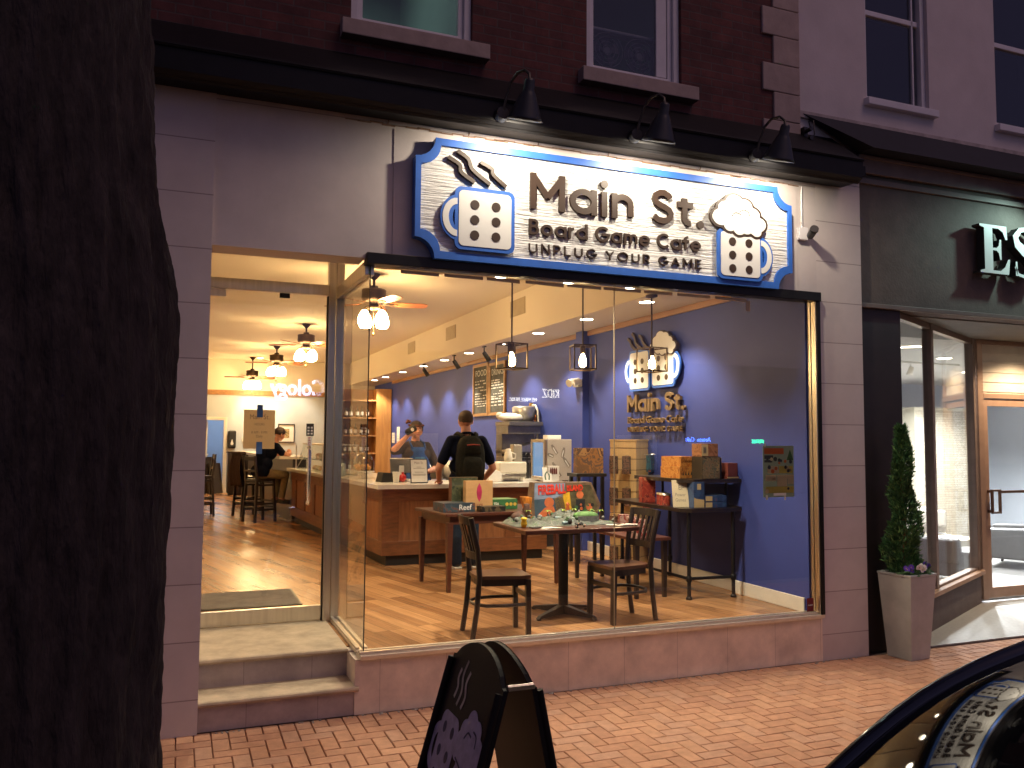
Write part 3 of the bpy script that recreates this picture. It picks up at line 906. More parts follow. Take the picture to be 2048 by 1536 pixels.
FO = [(x + 4.195 - SX, z * .8 + 3.66 - SZ) for x, z in foam_outline(.022)]
FI = [(x + 4.195 - SX, z * .8 + 3.66 - SZ) for x, z in foam_outline(0)]
b = B(); b.prism(FO, -.052, -.03, 'y', 0); b.prism(FI, -.055, -.0521, 'y', 1)
for pts in ([(-.07, .01), (-.05, .045), (-.01, .05), (.02, .03)], [(0, .06), (.045, .09), (.09, .07), (.10, .03)]):
    b.prism(wave([(x + 4.195 - SX, z * .8 + 3.66 - SZ) for x, z in pts], .006), -.0572, -.0552, 'y', 0)
b.build('foam', [M['brown_ink'], M['sign_white']], sg)
b = B()
for pts in ([(1.715, 3.845), (1.80, 3.80), (1.815, 3.745), (1.915, 3.685)], [(1.785, 3.898), (1.865, 3.85), (1.90, 3.775), (2.035, 3.682)], [(1.96, 3.838), (2.045, 3.80), (2.06, 3.755), (2.158, 3.68)]):
    b.prism(wave([(x - SX, z - SZ) for x, z in pts], .028), -.04, -.012, 'y')
b.build('steam', M['brown_ink'], sg)
b = B()
strokes(b, 'Main St.', 2.352 - SX, 3.545 - SZ, 1.51, .272, .175, .15, -.036, -.012)
b.build('lettering', M['brown_ink'], sg); b = B()
strokes(b, 'Board Game Cafe', 2.345 - SX, 3.352 - SZ, 1.495, .118, .165, .16, -.030, -.012)
b.build('lettering', M['brown_ink'], sg); b = B()
strokes(b, 'UNPLUG YOUR GAME', 2.345 - SX, 3.216 - SZ, 1.50, .073, .125, .36, -.028, -.012, space=.55)
b.build('lettering', M['brown_ink'], sg)

# ================================================================ gooseneck sign lamps
gm = mat('lamp_enamel', (.020, .021, .023), .4, nz=(12, .2))
def gooseneck():
    t = thing('gooseneck_lamp', 'dark gooseneck lamp lighting the steaming mug on the shop sign', 'lamp', (2.05, 5.40, 4.14), 0, 'gooseneck lamps above the shop sign')
    b = B(); b.cyl((0, 0, 0), (0, -.045, 0), .055, .045); b.build('mount', gm, t)
    b = B(); b.tube([(0, -.03, 0), (.015, -.06, .10), (.04, -.09, .21), (.07, -.14, .262), (.10, -.20, .262), (.118, -.235, .225), (.12, -.24, .17)], .011, 8); b.build('arm', mat('lamp_arm', (.09, .08, .065), .4, metal=.6, nz=(12, .2)), t)
    b = B(); b.T = TR(.12, -.24, .17, rx=R(20))
    b.lathe([(.0, .02), (.03, .018), (.036, 0), (.04, -.06), (.05, -.075), (.062, -.10), (.115, -.235), (.128, -.262), (.122, -.262), (.108, -.235), (.055, -.10), (.0, -.08)], n=28)
    b.build('shade', gm, t)
    b = B(); b.T = TR(.12, -.24, .17, rx=R(20)); b.sph((0, 0, -.165), (.032, .032, .045)); bl = b.build('bulb', emit('sign_bulb', (1, .86, .6), 10), t)
    ld = bpy.data.lights.new('lamp_light', 'SPOT'); ld.energy = 27; ld.spot_size = R(165); ld.spot_blend = .6; ld.color = (1, .86, .66); ld.shadow_soft_size = .03
    lo = bpy.data.objects.new('lamp_light', ld); COL.objects.link(lo); lo.parent = bl
    lo.matrix_local = TR(.12, -.20, -.085, rx=R(38))
    return t
g0 = gooseneck()
put(g0, (3.13, 5.40, 4.14), 0, 'dark gooseneck lamp lighting the middle letters of the shop sign')
put(g0, (4.23, 5.40, 4.14), 0, 'dark gooseneck lamp lighting the frothy mug end of the shop sign')
# ---------------------------------------------------------------- camera and cable on the stone
sc = thing('security_camera', 'small white and black security camera on the stone pier beside the sign', 'camera', (4.93, D, 3.62))
b = B(); b.box(-.05, .045, -.04, 0, -.05, .06); b.build('junction_box', M['white_paint'], sc, bevel=.006)
b = B(); b.T = TR(.05, -.07, -.005, rz=R(-25), rx=R(-12)); b.cyl((0, .03, 0), (0, -.08, 0), .032, .034); b.cyl((0, -.08, .002), (0, -.10, .006), .038, .036); b.build('camera_body', M['black_plastic'], sc)
b = B(); b.tube([(0, -.012, .06), (.002, -.01, .30), (.004, -.012, .42)], .008, 6); b.build('cable', M['white_paint'], sc)
# ================================================================ indoor fixtures
def one(b, name, m, label, cat, loc=(0, 0, 0), rz=0, group=None, bevel=0):
    o = b.build(name, m, None, bevel)
    o.location = loc
    o.rotation_euler = (0, 0, rz)
    return tag(o, label, cat, group)

GF = 'ceiling fans down the middle of the cafe'
def fan(label, loc, rz, drop=0):
    t = thing('ceiling_fan', label, 'ceiling fan', loc, rz, GF)
    b = B(); b.lathe([(.075, 0), (.075, -.012), (.062, -.035), (.03, -.07), (.016, -.08), (.016, -.15 - drop), (.05, -.155 - drop), (.055, -.19 - drop), (.0, -.19 - drop)]); b.build('canopy', M['bronze'], t)
    z = -drop
    b = B(); b.lathe([(.06, z - .19), (.145, z - .20), (.155, z - .215), (.15, z - .235), (.155, z - .30), (.148, z - .335), (.11, z - .36), (.06, z - .365), (.06, z - .40), (.085, z - .415), (.085, z - .44), (.03, z - .46), (0, z - .46)], n=28); b.build('motor', M['bronze'], t)
    for k in range(5):
        a = 2 * PI * k / 5
        b = B(); b.T = Matrix.Rotation(a, 4, 'Z')
        pts = [(.20, -.055), (.34, -.068), (.62, -.072), (.675, -.05), (.685, 0), (.675, .05), (.62, .072), (.34, .068), (.20, .055)]
        b.T = b.T @ TR(0, 0, z - .375, rx=R(-13))
        b.prism(pts, -.004, .004, 'z', 0)
        b.box(.11, .25, -.012, .012, -.012, -.004, 1)
        b.tube([(.20, -.03, -.010), (.27, -.035, -.008), (.30, 0, -.008), (.27, .035, -.008), (.20, .03, -.010)], .006, 6, m=1)
        b.build('blade', [M['blade'], M['bronze']], t)
    for k in range(4):
        a = 2 * PI * k / 4 + .6
        b = B(); c, s_ = math.cos(a), math.sin(a)
        b.tube([(.05 * c, .05 * s_, z - .43), (.11 * c, .11 * s_, z - .42), (.145 * c, .145 * s_, z - .45), (.15 * c, .15 * s_, z - .475)], .009, 6, m=1)
        b.lathe([(.02, -.0), (.04, -.015), (.072, -.07), (.085, -.12), (.08, -.165), (.065, -.195), (.0, -.20)], (.15 * c, .15 * s_, z - .475), n=16)
        b.build('lamp_shade', [M['shade_glow'], M['bronze']], t)
    b = B(); b.tube([(0, 0, z - .46), (0, 0, z - .74)], .0025, 5); b.lathe([(.0, .0), (.012, -.02), (.016, -.05), (0, -.055)], (0, 0, z - .735), n=8); b.build('pull_chain', mat('brass_chain', (.5, .3, .1), .3, metal=1, nz=(9, .1)), t)
    return t
fan('nearest ceiling fan, behind the glass corner of the front window', (2.21, 10.25, 3.9), R(-4))
fan('second nearest ceiling fan, hanging just left of the steel door post', (2.083, 15.34, 3.9), R(10))
fan('third ceiling fan, between the second fan and the smallest fan at the back', (1.989, 19.4, 3.9), R(22))
fan('smallest and farthest ceiling fan near the pale back wall', (1.70, 22.35, 3.9), R(31), .15)

GD = 'recessed downlights along the bulkhead'
def downlight(label, loc, energy=115, size=108, r=.078, group=GD, col=(1, .84, .62)):
    t = thing('recessed_downlight', label, 'downlight', loc, 0, group)
    b = B(); b.ring(disc(0, 0, r + .022, 24), disc(0, 0, r, 24), -.006, 0, 'z'); b.build('trim_ring', M['white_plastic'], t)
    b = B(); b.prism(disc(0, 0, r, 24), -.003, .0, 'z'); b.build('lens', M['lamp_disc'], t)
    ld = bpy.data.lights.new('lamp_light', 'SPOT'); ld.energy = energy; ld.spot_size = R(size); ld.spot_blend = .5; ld.color = col; ld.shadow_soft_size = .06
    lo = bpy.data.objects.new('lamp_light', ld); COL.objects.link(lo); lo.parent = t; lo.location = (0, 0, -.02)
    return t
names = ['nearest round ceiling downlight, above the wall logo', 'downlight second from the window, by the hanging cage lamps', 'downlight third from the window on the low soffit', 'downlight fourth from the window on the low soffit', 'downlight beside the nearest black track spot', 'downlight just past the chalkboards', 'downlight between the two farther track spots', 'third farthest downlight on the low soffit', 'second farthest downlight on the low soffit', 'smallest farthest downlight over the wooden shelf unit']
for y, s_ in zip((7.58, 8.98, 10.44, 11.9, 13.4, 14.81, 16.25, 17.93, 19.6, 20.8), names):
    downlight(s_, (4.54, y, 3.30))
b = B(); b.box(1.30, 4.34, 5.925, 6.12, 3.115, 3.16); b.build('display_soffit', M['ceil'], cafe)
for x, s_ in ((2.3, 'left of the first hanging cage lamp'), (2.89, 'between the first two hanging cage lamps'), (3.46, 'over the glass joint')):
    downlight('small downlight in the window soffit ' + s_, (x, 6.03, 3.115), 84, 132, .045, 'small downlights along the top of the window')
downlight('round downlight added to brighten the floor just inside the glass door', (.55, 8.6, 3.9), 130, 120, .07, 'added downlights in the main ceiling')  # no known fitting here; added to lift the floor by the door
for x, y in ((1.9, 22.5), (2.8, 22.5)):
    downlight('downlight washing the pale back wall', (x, y, 3.9), 130, 90, .07, 'downlights washing the back wall')

for y, s_ in ((12.3, 'nearest black track spotlight on the low soffit'), (13.85, 'middle black track spotlight on the low soffit'), (15.8, 'farthest black track spotlight on the low soffit')):
    t = thing('track_spotlight', s_, 'spotlight', (4.42, y, 3.30), 0, 'black track spotlights')
    b = B(); b.box(-.02, .02, -.05, .05, -.02, 0); b.cyl((0, 0, -.02), (0, 0, -.09), .012); b.tube([(0, 0, -.085), (.03, 0, -.10), (.03, 0, -.14)], .008, 6); b.build('stem', M['black_plastic'], t)
    b = B(); b.T = TR(.03, 0, -.15, ry=R(-35)); b.lathe([(.0, .07), (.03, .068), (.036, .04), (.038, -.06), (.045, -.10), (.04, -.10), (.033, -.06), (0, -.05)], n=16); b.build('head', M['black_plastic'], t)

def pendant(label, loc, drop, rz):
    t = thing('cage_pendant', label, 'pendant lamp', loc, rz, 'square cage pendant lamps in the window')
    b = B(); b.lathe([(.06, 0), (.06, -.02), (.02, -.03), (.0, -.03)]); b.cyl((0, 0, -.03), (0, 0, -drop + .14), .008); b.build('stem', M['bronze'], t)
    w_, r, z1, z0 = .105, .006, -drop + .12, -drop - .11
    b = B()
    for sx, sy in ((-1, -1), (1, -1), (1, 1), (-1, 1)):
        b.box(sx * w_ - r, sx * w_ + r, sy * w_ - r, sy * w_ + r, z0, z1)
    for z in (z0, z1):
        b.ring([(-w_ - r, -w_ - r), (w_ + r, -w_ - r), (w_ + r, w_ + r), (-w_ - r, w_ + r)], [(-w_ + r, -w_ + r), (w_ - r, -w_ + r), (w_ - r, w_ - r), (-w_ + r, w_ - r)], z - r, z + r, 'z')
    b.box(-w_, w_, -r, r, z1 - .004, z1 + .004)
    b.build('cage', M['bronze'], t)
    b = B(); b.lathe([(.0, .14), (.02, .138), (.026, .12), (.026, .045), (.0, .045)], (0, 0, -drop), n=14); b.build('socket', M['bronze'], t)
    b = B(); b.lathe([(.013, .045), (.018, .03), (.034, -.02), (.036, -.05), (.028, -.078), (0, -.09)], (0, 0, -drop), n=14); bl = b.build('bulb', M['bulb'], t)
    return t
pendant('square cage pendant lamp hanging in front of the chalkboards', (2.86, 7.2, 3.9), 1.29, R(12))
pendant('square cage pendant lamp hanging in front of the dark blue pilaster', (3.60, 7.2, 3.9), 1.27, R(-14))
pendant('square cage pendant lamp hanging in front of the wall logo', (4.37, 7.2, 3.30), .66, R(8))

# ---------------------------------------------------------------- on the blue wall
def chalkboard(label, y0, y1, z0, z1, title, seed):
    t = thing('chalkboard_menu', label, 'chalkboard', (5.08, (y0 + y1) / 2, z0), 0, 'framed chalkboard menus on the blue wall')
    hw, h = (y1 - y0) / 2, z1 - z0
    b = B(); b.ring([(-hw, 0), (hw, 0), (hw, h), (-hw, h)], [(-hw + .05, .05), (hw - .05, .05), (hw - .05, h - .05), (-hw + .05, h - .05)], -.035, 0, 'x'); b.build('frame', M['oak'], t)
    b = B(); b.box(-.015, -.002, -hw + .05, hw - .05, .05, h - .05); b.build('board', M['chalk'], t)
    b = B(); rr = random.Random(seed)
    X = Matrix.Translation((-.017, hw - .10, h - .22)) @ Matrix.Rotation(-PI / 2, 4, 'Z')
    addtext(b, title, .16, X, ext=.001, width=2 * hw - .22, align='LEFT')
    z = h - .32
    while z > .12:
        y = hw - .09
        while y > -hw + .14:
            L = rr.uniform(.04, .16)
            if rr.random() < .78: b.box(-.0175, -.016, max(y - L, -hw + .08), y, z, z + rr.uniform(.010, .022))
            y -= L + rr.uniform(.02, .05)
        z -= rr.uniform(.038, .06)
    b.build('chalk_writing', M['chalk_ink'], t)
chalkboard('framed chalkboard menu headed food, farther from the window', 13.86, 14.66, 2.25, 3.20, 'FOOD', 3)
chalkboard('framed chalkboard menu headed drinks, nearer the window', 13.02, 13.80, 2.25, 3.17, 'DRINKS', 4)

lg = thing('wall_logo', 'raised logo of two touching dice mugs above brown letters on the blue wall', 'wall sign', (5.075, 8.25, 1.93))
LM = Matrix.Rotation(-PI / 2, 4, 'Z')                   # x runs towards the window, faces into the room
bb, bw, br, bs, bt = B(), B(), B(), B(), B()
for q in (bb, bw, br, bs, bt): q.T = LM
def lx(y): return 8.25 - y
pp = []
def wpip():
    q = B(); q.T = LM; pp.append(q); return q
emblem(bb, bw, wpip, lx(8.57), .735, .42, .43, -1, -.05)
emblem(bb, bw, wpip, lx(8.04), .735, .43, .40, 1, -.056)
bb.build('mug_outline', M['blue_border'], lg); bw.build('mug_face', M['sign_white'], lg); [q.build('pip', M['brown_ink'], lg) for q in pp]
FO = [(x + lx(8.02), z * .66 + .985) for x, z in foam_outline(.018)]
FI = [(x + lx(8.02), z * .66 + .985) for x, z in foam_outline(0)]
bs.prism(FO, -.07, -.03, 'y', 0); bs.prism(FI, -.075, -.0701, 'y', 1); bs.build('foam', [M['brown_ink'], M['sign_white']], lg)
for pts in ([(8.86, 1.14), (8.80, 1.10), (8.76, 1.04), (8.66, .98)], [(8.76, 1.195), (8.70, 1.14), (8.66, 1.06), (8.54, .99)], [(8.60, 1.15), (8.54, 1.12), (8.50, 1.06), (8.42, .99)]):
    bt.prism(wave([(lx(y), z) for y, z in pts], .035), -.04, -.01, 'y')
bt.build('steam', M['brown_ink'], lg)
b = B(); b.T = LM
WL = mat('brown_wall_letters', (.16, .10, .05), .5, nz=(10, .15))
strokes(b, 'Main St.', lx(8.86), .245, 1.23, .205, .19, .13, -.05, -.015)
b.build('lettering', WL, lg); b = B(); b.T = LM
strokes(b, 'Board Game Cafe', lx(8.86), .11, 1.19, .082, .155, .15, -.045, -.015)
b.build('lettering', WL, lg); b = B(); b.T = LM
strokes(b, 'UNPLUG YOUR GAME', lx(8.86), .01, 1.19, .062, .13, .33, -.045, -.015, space=.5)
b.build('lettering', WL, lg)

t = thing('emergency_light', 'white twin emergency light on the dark blue pilaster', 'emergency light', (4.985, 10.08, 2.60))
b = B(); b.box(-.05, 0, -.10, .10, -.05, .05); b.build('housing', M['white_plastic'], t, bevel=.01)
for s_ in (-.1, .1):
    b = B(); b.T = TR(-.06, s_, .03, rz=R(20 if s_ > 0 else -20)); b.cyl((.02, 0, 0), (-.06, 0, -.03), .04, .055); b.build('lamp_head', M['white_plastic'], t)
for y, z0, z1, s_ in ((20.4, 1.70, 2.12, 'tall narrow notice on the blue wall beside the wooden shelf unit'), (20.9, 1.72, 1.98, 'short cream notice on the blue wall against the wooden shelf unit')):
    b = B(); b.box(-.012, 0, -.13, .13, 0, z1 - z0, 0); b.box(-.0135, -.0122, -.09, .09, .05, .06, 1); b.box(-.0135, -.0122, -.09, .09, .12, .13, 1); b.box(-.0135, -.0122, -.09, .09, .19, .20, 1)
    one(b, 'wall_notice', [M['paper'], M['grey_ink']], s_, 'notice', (5.08, y, z0))
t = thing('copper_tap_pipe', 'copper water pipe with a white hose looping from its brass valve on the blue wall', 'pipe', (5.03, 11.83, 1.30))
b = B(); b.cyl((0, 0, 0), (0, 0, 1.0), .018); b.cyl((0, -.03, .84), (0, -.16, .84), .012); b.cyl((0, -.16, .79), (0, -.16, .91), .02); b.build('pipe', mat('copper', (.62, .24, .12), .28, metal=1, nz=(9, .15)), t)
b = B(); b.cyl((0, 0, .98), (0, 0, 1.10), .032); b.cyl((0, -.06, 1.05), (0, .06, 1.05), .02); b.build('valve', mat('brass', (.65, .42, .12), .3, metal=1, nz=(9, .15)), t)
b = B(); b.tube([(0, -.05, 1.06), (0, -.16, 1.06), (0, -.25, .98), (0, -.28, .78), (0, -.24, .55), (0, -.16, .38), (-.02, -.1, .2)], .015, 8); b.build('hose', M['white_plastic'], t)
# poster, stickers and notices
t = thing('poster', 'illustrated comic event poster taped to the window glass in front of the blue column', 'poster', (4.70, 5.716, 1.375))
b = B(); b.box(-.165, .155, 0, .0015, 0, .43); b.build('sheet', backlit('poster_sheet', (.30, .36, .30), .5), t)
b = B()
for x0, x1, z0, z1, k in ((-.15, .05, .36, .41, 0), (-.15, -.06, .32, .35, 3), (-.15, -.07, .29, .31, 3), (-.12, -.01, .20, .26, 1), (.0, .14, .20, .26, 2), (-.14, -.03, .135, .185, 1), (-.02, .08, .09, .185, 1), (.09, .15, .11, .185, 1), (-.14, .15, .035, .088, 2), (-.06, .07, .012, .034, 4)):
    b.box(x0, x1, -.0012, -.0002, z0, z1, k)
for i in range(26):
    x, z, r = rnd.uniform(-.13, .13), rnd.choice((.06, .15, .23, .30)) + rnd.uniform(-.02, .02), rnd.uniform(.008, .02)
    b.prism(disc(x, z, r, 8), -.0022, -.0013, 'y', rnd.choice((1, 3, 0, 3)))
b.prism([(.08, .31), (.15, .31), (.115, .40)], -.0022, -.0012, 'y', 5)
b.build('print', [backlit('poster_orange', (.62, .16, .05), .5), backlit('poster_cream', (.62, .52, .34), .5), backlit('poster_yellow', (.60, .50, .12), .5), mat('poster_dark', (.03, .035, .04), .7, nz=(9, .2)), M['white'], mat('poster_green', (.04, .10, .03), .7, nz=(9, .2))], t)
b = B(); b.box(-.15, -.135, -.002, -.001, .42, .45); b.box(-.14, -.12, -.002, -.001, -.02, .02); b.box(.05, .065, -.002, -.001, -.025, .02); b.build('tape', M['white_plastic'], t)
b = B(); b.box(-.035, .035, 0, .002, 0, .11, 0); addtext(b, 'ALARM', .02, TR(0, -.001, .045), m=1, ext=.0005, width=.05)
one(b, 'alarm_sticker', [mat('sticker_red', (.16, .01, .015), .5, nz=(9, .2)), M['white']], 'small dark red alarm sticker in the bottom corner of the window', 'sticker', (4.985, 5.69, .415))
t = thing('hours_sign', 'beige paper sheet of opening hours stuck to the glass door', 'paper sign', (.59, 6.919, 1.755))
b = B(); b.box(-.12, .12, 0, .001, 0, .31); b.build('sheet', backlit('backlit_paper', (.74, .62, .44), .62), t)
b = B()
addtext(b, 'Main St.', .055, TR(0, -.015, .235), ext=.0003, width=.15); addtext(b, 'HOURS', .03, TR(0, -.015, .185), ext=.0003, width=.075)
addtext(b, '8 AM - 9 PM', .03, TR(0, -.015, .12), ext=.0003, width=.12); addtext(b, 'Daily', .03, TR(0, -.015, .09), ext=.0003, width=.05)
b.build('print', M['grey_ink'], t)
for z in (.25, -.04):
    b = B(); b.box(-.022, .024, -.016, -.0152, z, z + (.10 if z > 0 else .095)); b.build('tape', M['tape'], t)
t = thing('door_sticker', 'black card sticker with white symbols above the tall door handle', 'sticker', (.985, 6.903, 1.86))
b = B(); b.box(-.03, .03, -.002, 0, 0, .10); b.build('card', M['ink'], t)
b = B()
for i in (-1, 1):
    for j in range(3): b.box(i * .013 - .008, i * .013 + .008, -.003, -.0021, .012 + j * .024, .026 + j * .024)
b.build('print', M['white'], t)
b = B(); b.box(-.016, .016, -.002, 0, 0, .13, 0); X = TR(.006, -.003, .01) @ Matrix.Rotation(R(-90), 4, 'Y'); addtext(b, 'PUSH', .03, X, m=1, ext=.0003, width=.11, align='LEFT')
one(b, 'push_sticker', [M['white'], mat('sticker_pink', (.55, .12, .12), .6, nz=(9, .1))], 'narrow white push sticker just above the door handle', 'sticker', (.985, 6.903, 1.725))
# ---------------------------------------------------------------- at the back
t = thing('soap_dispenser', 'black wall dispenser with a white drop on the pale back wall', 'dispenser', (1.29, 23.2, 1.55))
b = B(); b.box(-.10, .10, -.12, 0, 0, .46); b.build('case', M['black_plastic'], t, bevel=.03)
b = B(); b.prism([(0, .24), (.035, .12), (.03, .09), (0, .075), (-.03, .09), (-.035, .12)], -.124, -.1205, 'y'); b.build('mark', M['white'], t)
b = B(); b.box(-.06, .06, -.01, 0, -.06, .06); one(b, 'switch_plate', M['white_plastic'], 'white switch plate between the dispenser and the paper hours sign', 'switch', (1.60, 23.19, 1.78), bevel=.005)
t = thing('framed_picture', 'small framed picture with cream mount on the pale back wall', 'picture', (2.68, 23.2, 1.70))
b = B(); b.ring([(-.22, 0), (.22, 0), (.22, .50), (-.22, .50)], [(-.195, .025), (.195, .025), (.195, .475), (-.195, .475)], -.03, 0, 'y'); b.build('frame', M['dark_wood'], t)
b = B(); b.box(-.195, .195, -.012, -.002, .025, .475); b.build('mount', M['white'], t)
b = B(); b.box(-.09, .08, -.0135, -.0122, .12, .37); b.build('print', artmat('sepia_print', [(.25, .18, .08), (.5, .38, .18), (.1, .07, .04), (.6, .5, .3)], 12, .5, 8), t)
t = thing('side_cabinet', 'tall black cabinet against the back wall under the dispenser', 'cabinet', (1.42, 22.4, F))
b = B(); b.box(-.27, .27, -.25, .25, .06, 1.06); b.box(-.24, .24, -.22, .25, 0, .06); b.build('carcass', M['dark_wood'], t, bevel=.006)
b = B(); b.box(-.29, .29, -.27, .26, 1.06, 1.09); b.build('worktop', M['dark_wood'], t)
for s_ in (-1, 1):
    b = B(); b.box(-.265 if s_ < 0 else .004, -.004 if s_ < 0 else .265, -.268, -.251, .08, 1.04); d_ = b.build('door', M['dark_wood'], t, bevel=.004)
    b = B(); b.cyl((s_ * .03, -.285, .5), (s_ * .03, -.285, .62), .006); b.build('handle', M['steel'], d_)
b = B()
for k in range(3):
    b.T = TR(k * .07, -k * .06, 0, rx=R(-9), rz=R(8)); b.box(-.20, .20, 0, .035, 0, .95 - k * .08); b.ring([(-.20, 0), (.20, 0), (.20, .95 - k * .08), (-.20, .95 - k * .08)], [(-.15, .05), (.15, .05), (.15, .9 - k * .08), (-.15, .9 - k * .08)], -.01, 0, 'y')
one(b, 'folding_table', M['dark_wood'], 'dark folded tables leaning in the corridor doorway', 'folded table', (.78, 23.0, F), R(40))
t = thing('shelf_unit', 'tall oak shelf unit with rows of bottles beyond the serving counter', 'shelf unit', (4.42, 21.35, F))
b = B(); b.box(.25, .64, -.26, .25, 0, 2.72); b.box(-.66, -.62, -.25, .25, 0, 2.72); b.box(-.62, .25, .20, .25, 0, 2.72); b.build('carcass', mat('golden_oak', (.46, .22, .065), .45, nz=(5, .2), stretch=(5, 5, .5)), t, bevel=.004)
for z in (.6, 1.05, 1.5, 1.95, 2.4):
    b = B(); b.box(-.62, .25, -.25, .20, z, z + .035); b.build('shelf', mat('shelf_oak', (.36, .17, .055), .5, nz=(5, .2)), t)
t.location = (4.42, 21.36, F)
bot = mat('bottle_glass', (.06, .035, .02), .15, nz=(9, .3))
proto = None
for r_, z in enumerate((.635, 1.085, 1.535, 1.985)):
    for k in range(5):
        lab = 'dark bottle on the oak shelf unit, %s shelf' % ('lowest', 'second lowest', 'second highest', 'highest')[r_]
        if proto is None:
            b = B(); b.lathe([(.0, 0), (.042, 0), (.042, .17), (.035, .20), (.014, .23), (.013, .29), (.0, .29)], n=12, m=0); b.lathe([(.0435, .05), (.0435, .14)], n=12, m=1)
            proto = one(b, 'bottle', [bot, M['paper']], lab, 'bottle', (3.90 + k * .14, 21.25, F + z), 0, 'bottles on the oak shelf unit')
        else:
            put(proto, (3.90 + k * .14 + rnd.uniform(-.02, .02), 21.25 + rnd.uniform(-.05, .05), F + z), rnd.random() * 6, lab)

# ================================================================ serving counter
ct = thing('serving_counter', 'long wood panelled serving counter with a white top turning the corner', 'counter', (2.2, 9.5, F))
def off(x, y): return (x - 2.2, y - 9.5)
ang = math.atan2(-.35, 5.5)                                    # left side drifts as it runs back
P = [(2.2, 9.5), (4.25, 9.5), (4.25, 10.22), (2.88, 10.22), (2.60, 15.0), (1.85, 15.0)]
b = B(); b.prism([off(*p) for p in P], .12, .885, 'z'); b.build('body', M['counter_panel'], ct)
Pk = [(2.25, 9.56), (4.22, 9.56), (4.22, 10.20), (2.86, 10.20), (2.62, 14.98), (1.91, 14.98)]
b = B(); b.prism([off(*p) for p in Pk], 0, .12, 'z'); b.build('kickboard', M['kick'], ct)
b = B()
def rail(x0, x1, z0, z1): b.box(x0, x1, -.018, -.0, z0, z1)
rail(-.018, 2.05, .74, .885); rail(-.018, 2.05, .12, .28)
for x in (-.018, .76, 1.50): rail(x, x + (.20 if x < 0 else .13), .28, .74)
rail(1.98, 2.05, .28, .74)
b.T = Matrix.Rotation(PI / 2 - ang * -1, 4, 'Z') if False else Matrix.Rotation(math.atan2(5.5, -.35), 4, 'Z')
L = math.hypot(5.5, .35)
def srail(x0, x1, z0, z1): b.box(x0, x1, 0.0, .018, z0, z1)
srail(0, L, .74, .885); srail(0, L, .12, .28)
x = 0
while x < L - .1:
    srail(x, x + .13, .28, .74); x += .72
b.build('face_frame', M['counter_wood'], ct, bevel=.003)
Pt = [(2.10, 9.36), (4.32, 9.36), (4.32, 10.26), (2.92, 10.26), (2.64, 15.02), (1.755, 15.02)]
b = B(); b.prism([off(*p) for p in Pt], .887, .935, 'z'); b.build('countertop', M['white_top'], ct, bevel=.012, seg=3)
br_ = thing('raised_bar', 'raised dark bar section with white top where the customer sits', 'bar', (1.85, 15.03, F))
def ob(x, y): return (x - 1.85, y - 15.03)
b = B(); b.prism([ob(*p) for p in [(1.86, 15.04), (2.14, 15.04), (1.80, 20.5), (1.52, 20.5)]], 0, 1.08, 'z'); b.build('body', M['dark_wood'], br_)
b = B(); b.prism([ob(*p) for p in [(1.62, 14.98), (2.20, 14.98), (1.84, 20.6), (1.28, 20.6)]], 1.085, 1.13, 'z'); b.build('countertop', M['white_top'], br_, bevel=.01)
b = B(); b.box(.24, .32, -.045, -.004, .937, 1.083); b.build('end_panel', M['white_top'], br_)
bk = thing('back_counter', 'dark work counter along the blue wall behind the staff', 'counter', (4.75, 10.5, F))
b = B(); b.box(-.28, .32, .0, 6.2, 0, .88); b.build('body', M['kick'], bk); b = B(); b.box(-.32, .325, -.03, 6.25, .88, .92); b.build('worktop', M['white_top'], bk)

CT = F + .935
# glass food case on the side run of the counter
gc = thing('glass_display_case', 'glass food display case standing on the side run of the counter', 'display case', (2.10, 11.9, CT))
b = B()
for x, y in ((-.22, 0), (.26, 0), (-.34, 1.9), (.14, 1.9)):
    b.box(x - .008, x + .008, y - .008, y + .008, 0, .42)
b.prism([(-.24, -.02), (.28, -.02), (.16, 1.92), (-.36, 1.92)], .0, .02, 'z'); b.prism([(-.12, -.02), (.28, -.02), (.16, 1.92), (-.24, 1.92)], .42, .435, 'z')
b.build('frame', M['steel'], gc)
b = B(); b.quad((-.22, 0, .02), (-.34, 1.9, .02), (-.23, 1.9, .42), (-.11, 0, .42)); b.quad((-.22, 0, .02), (.26, 0, .02), (.26, 0, .42), (-.11, 0, .42)); b.build('pane', glassmat('case_glass', (.86, .93, .90), .06), gc)
b = B(); b.prism([(-.18, .03), (.25, .03), (.13, 1.87), (-.30, 1.87)], .20, .21, 'z'); b.build('shelf', glassmat('case_shelf', (.8, .88, .85), .06), gc)
pm = [mat('pastry_' + n, c, .7, nz=(12, .3)) for n, c in (('golden', (.45, .22, .06)), ('berry', (.32, .08, .06)), ('cream', (.6, .48, .3)), ('cocoa', (.09, .04, .02)))]
for k in range(14):
    b = B(); b.lathe([(0, 0), (.05, 0), (.06, .03), (.045, .06), (0, .07)], n=10)
    nm = ('golden', 'berry red', 'cream', 'dark cocoa')[k % 4]
    one(b, 'pastry', pm[k % 4], '%s pastry %s inside the glass food case' % (nm, 'on the upper shelf' if k % 2 else 'on the case floor'), 'pastry', (2.14 - (k // 2) * .016 + (k % 2) * .05, 12.1 + (k // 2) * .25, CT + (.212 if k % 2 else .022)), 0, 'pastries in the glass case')
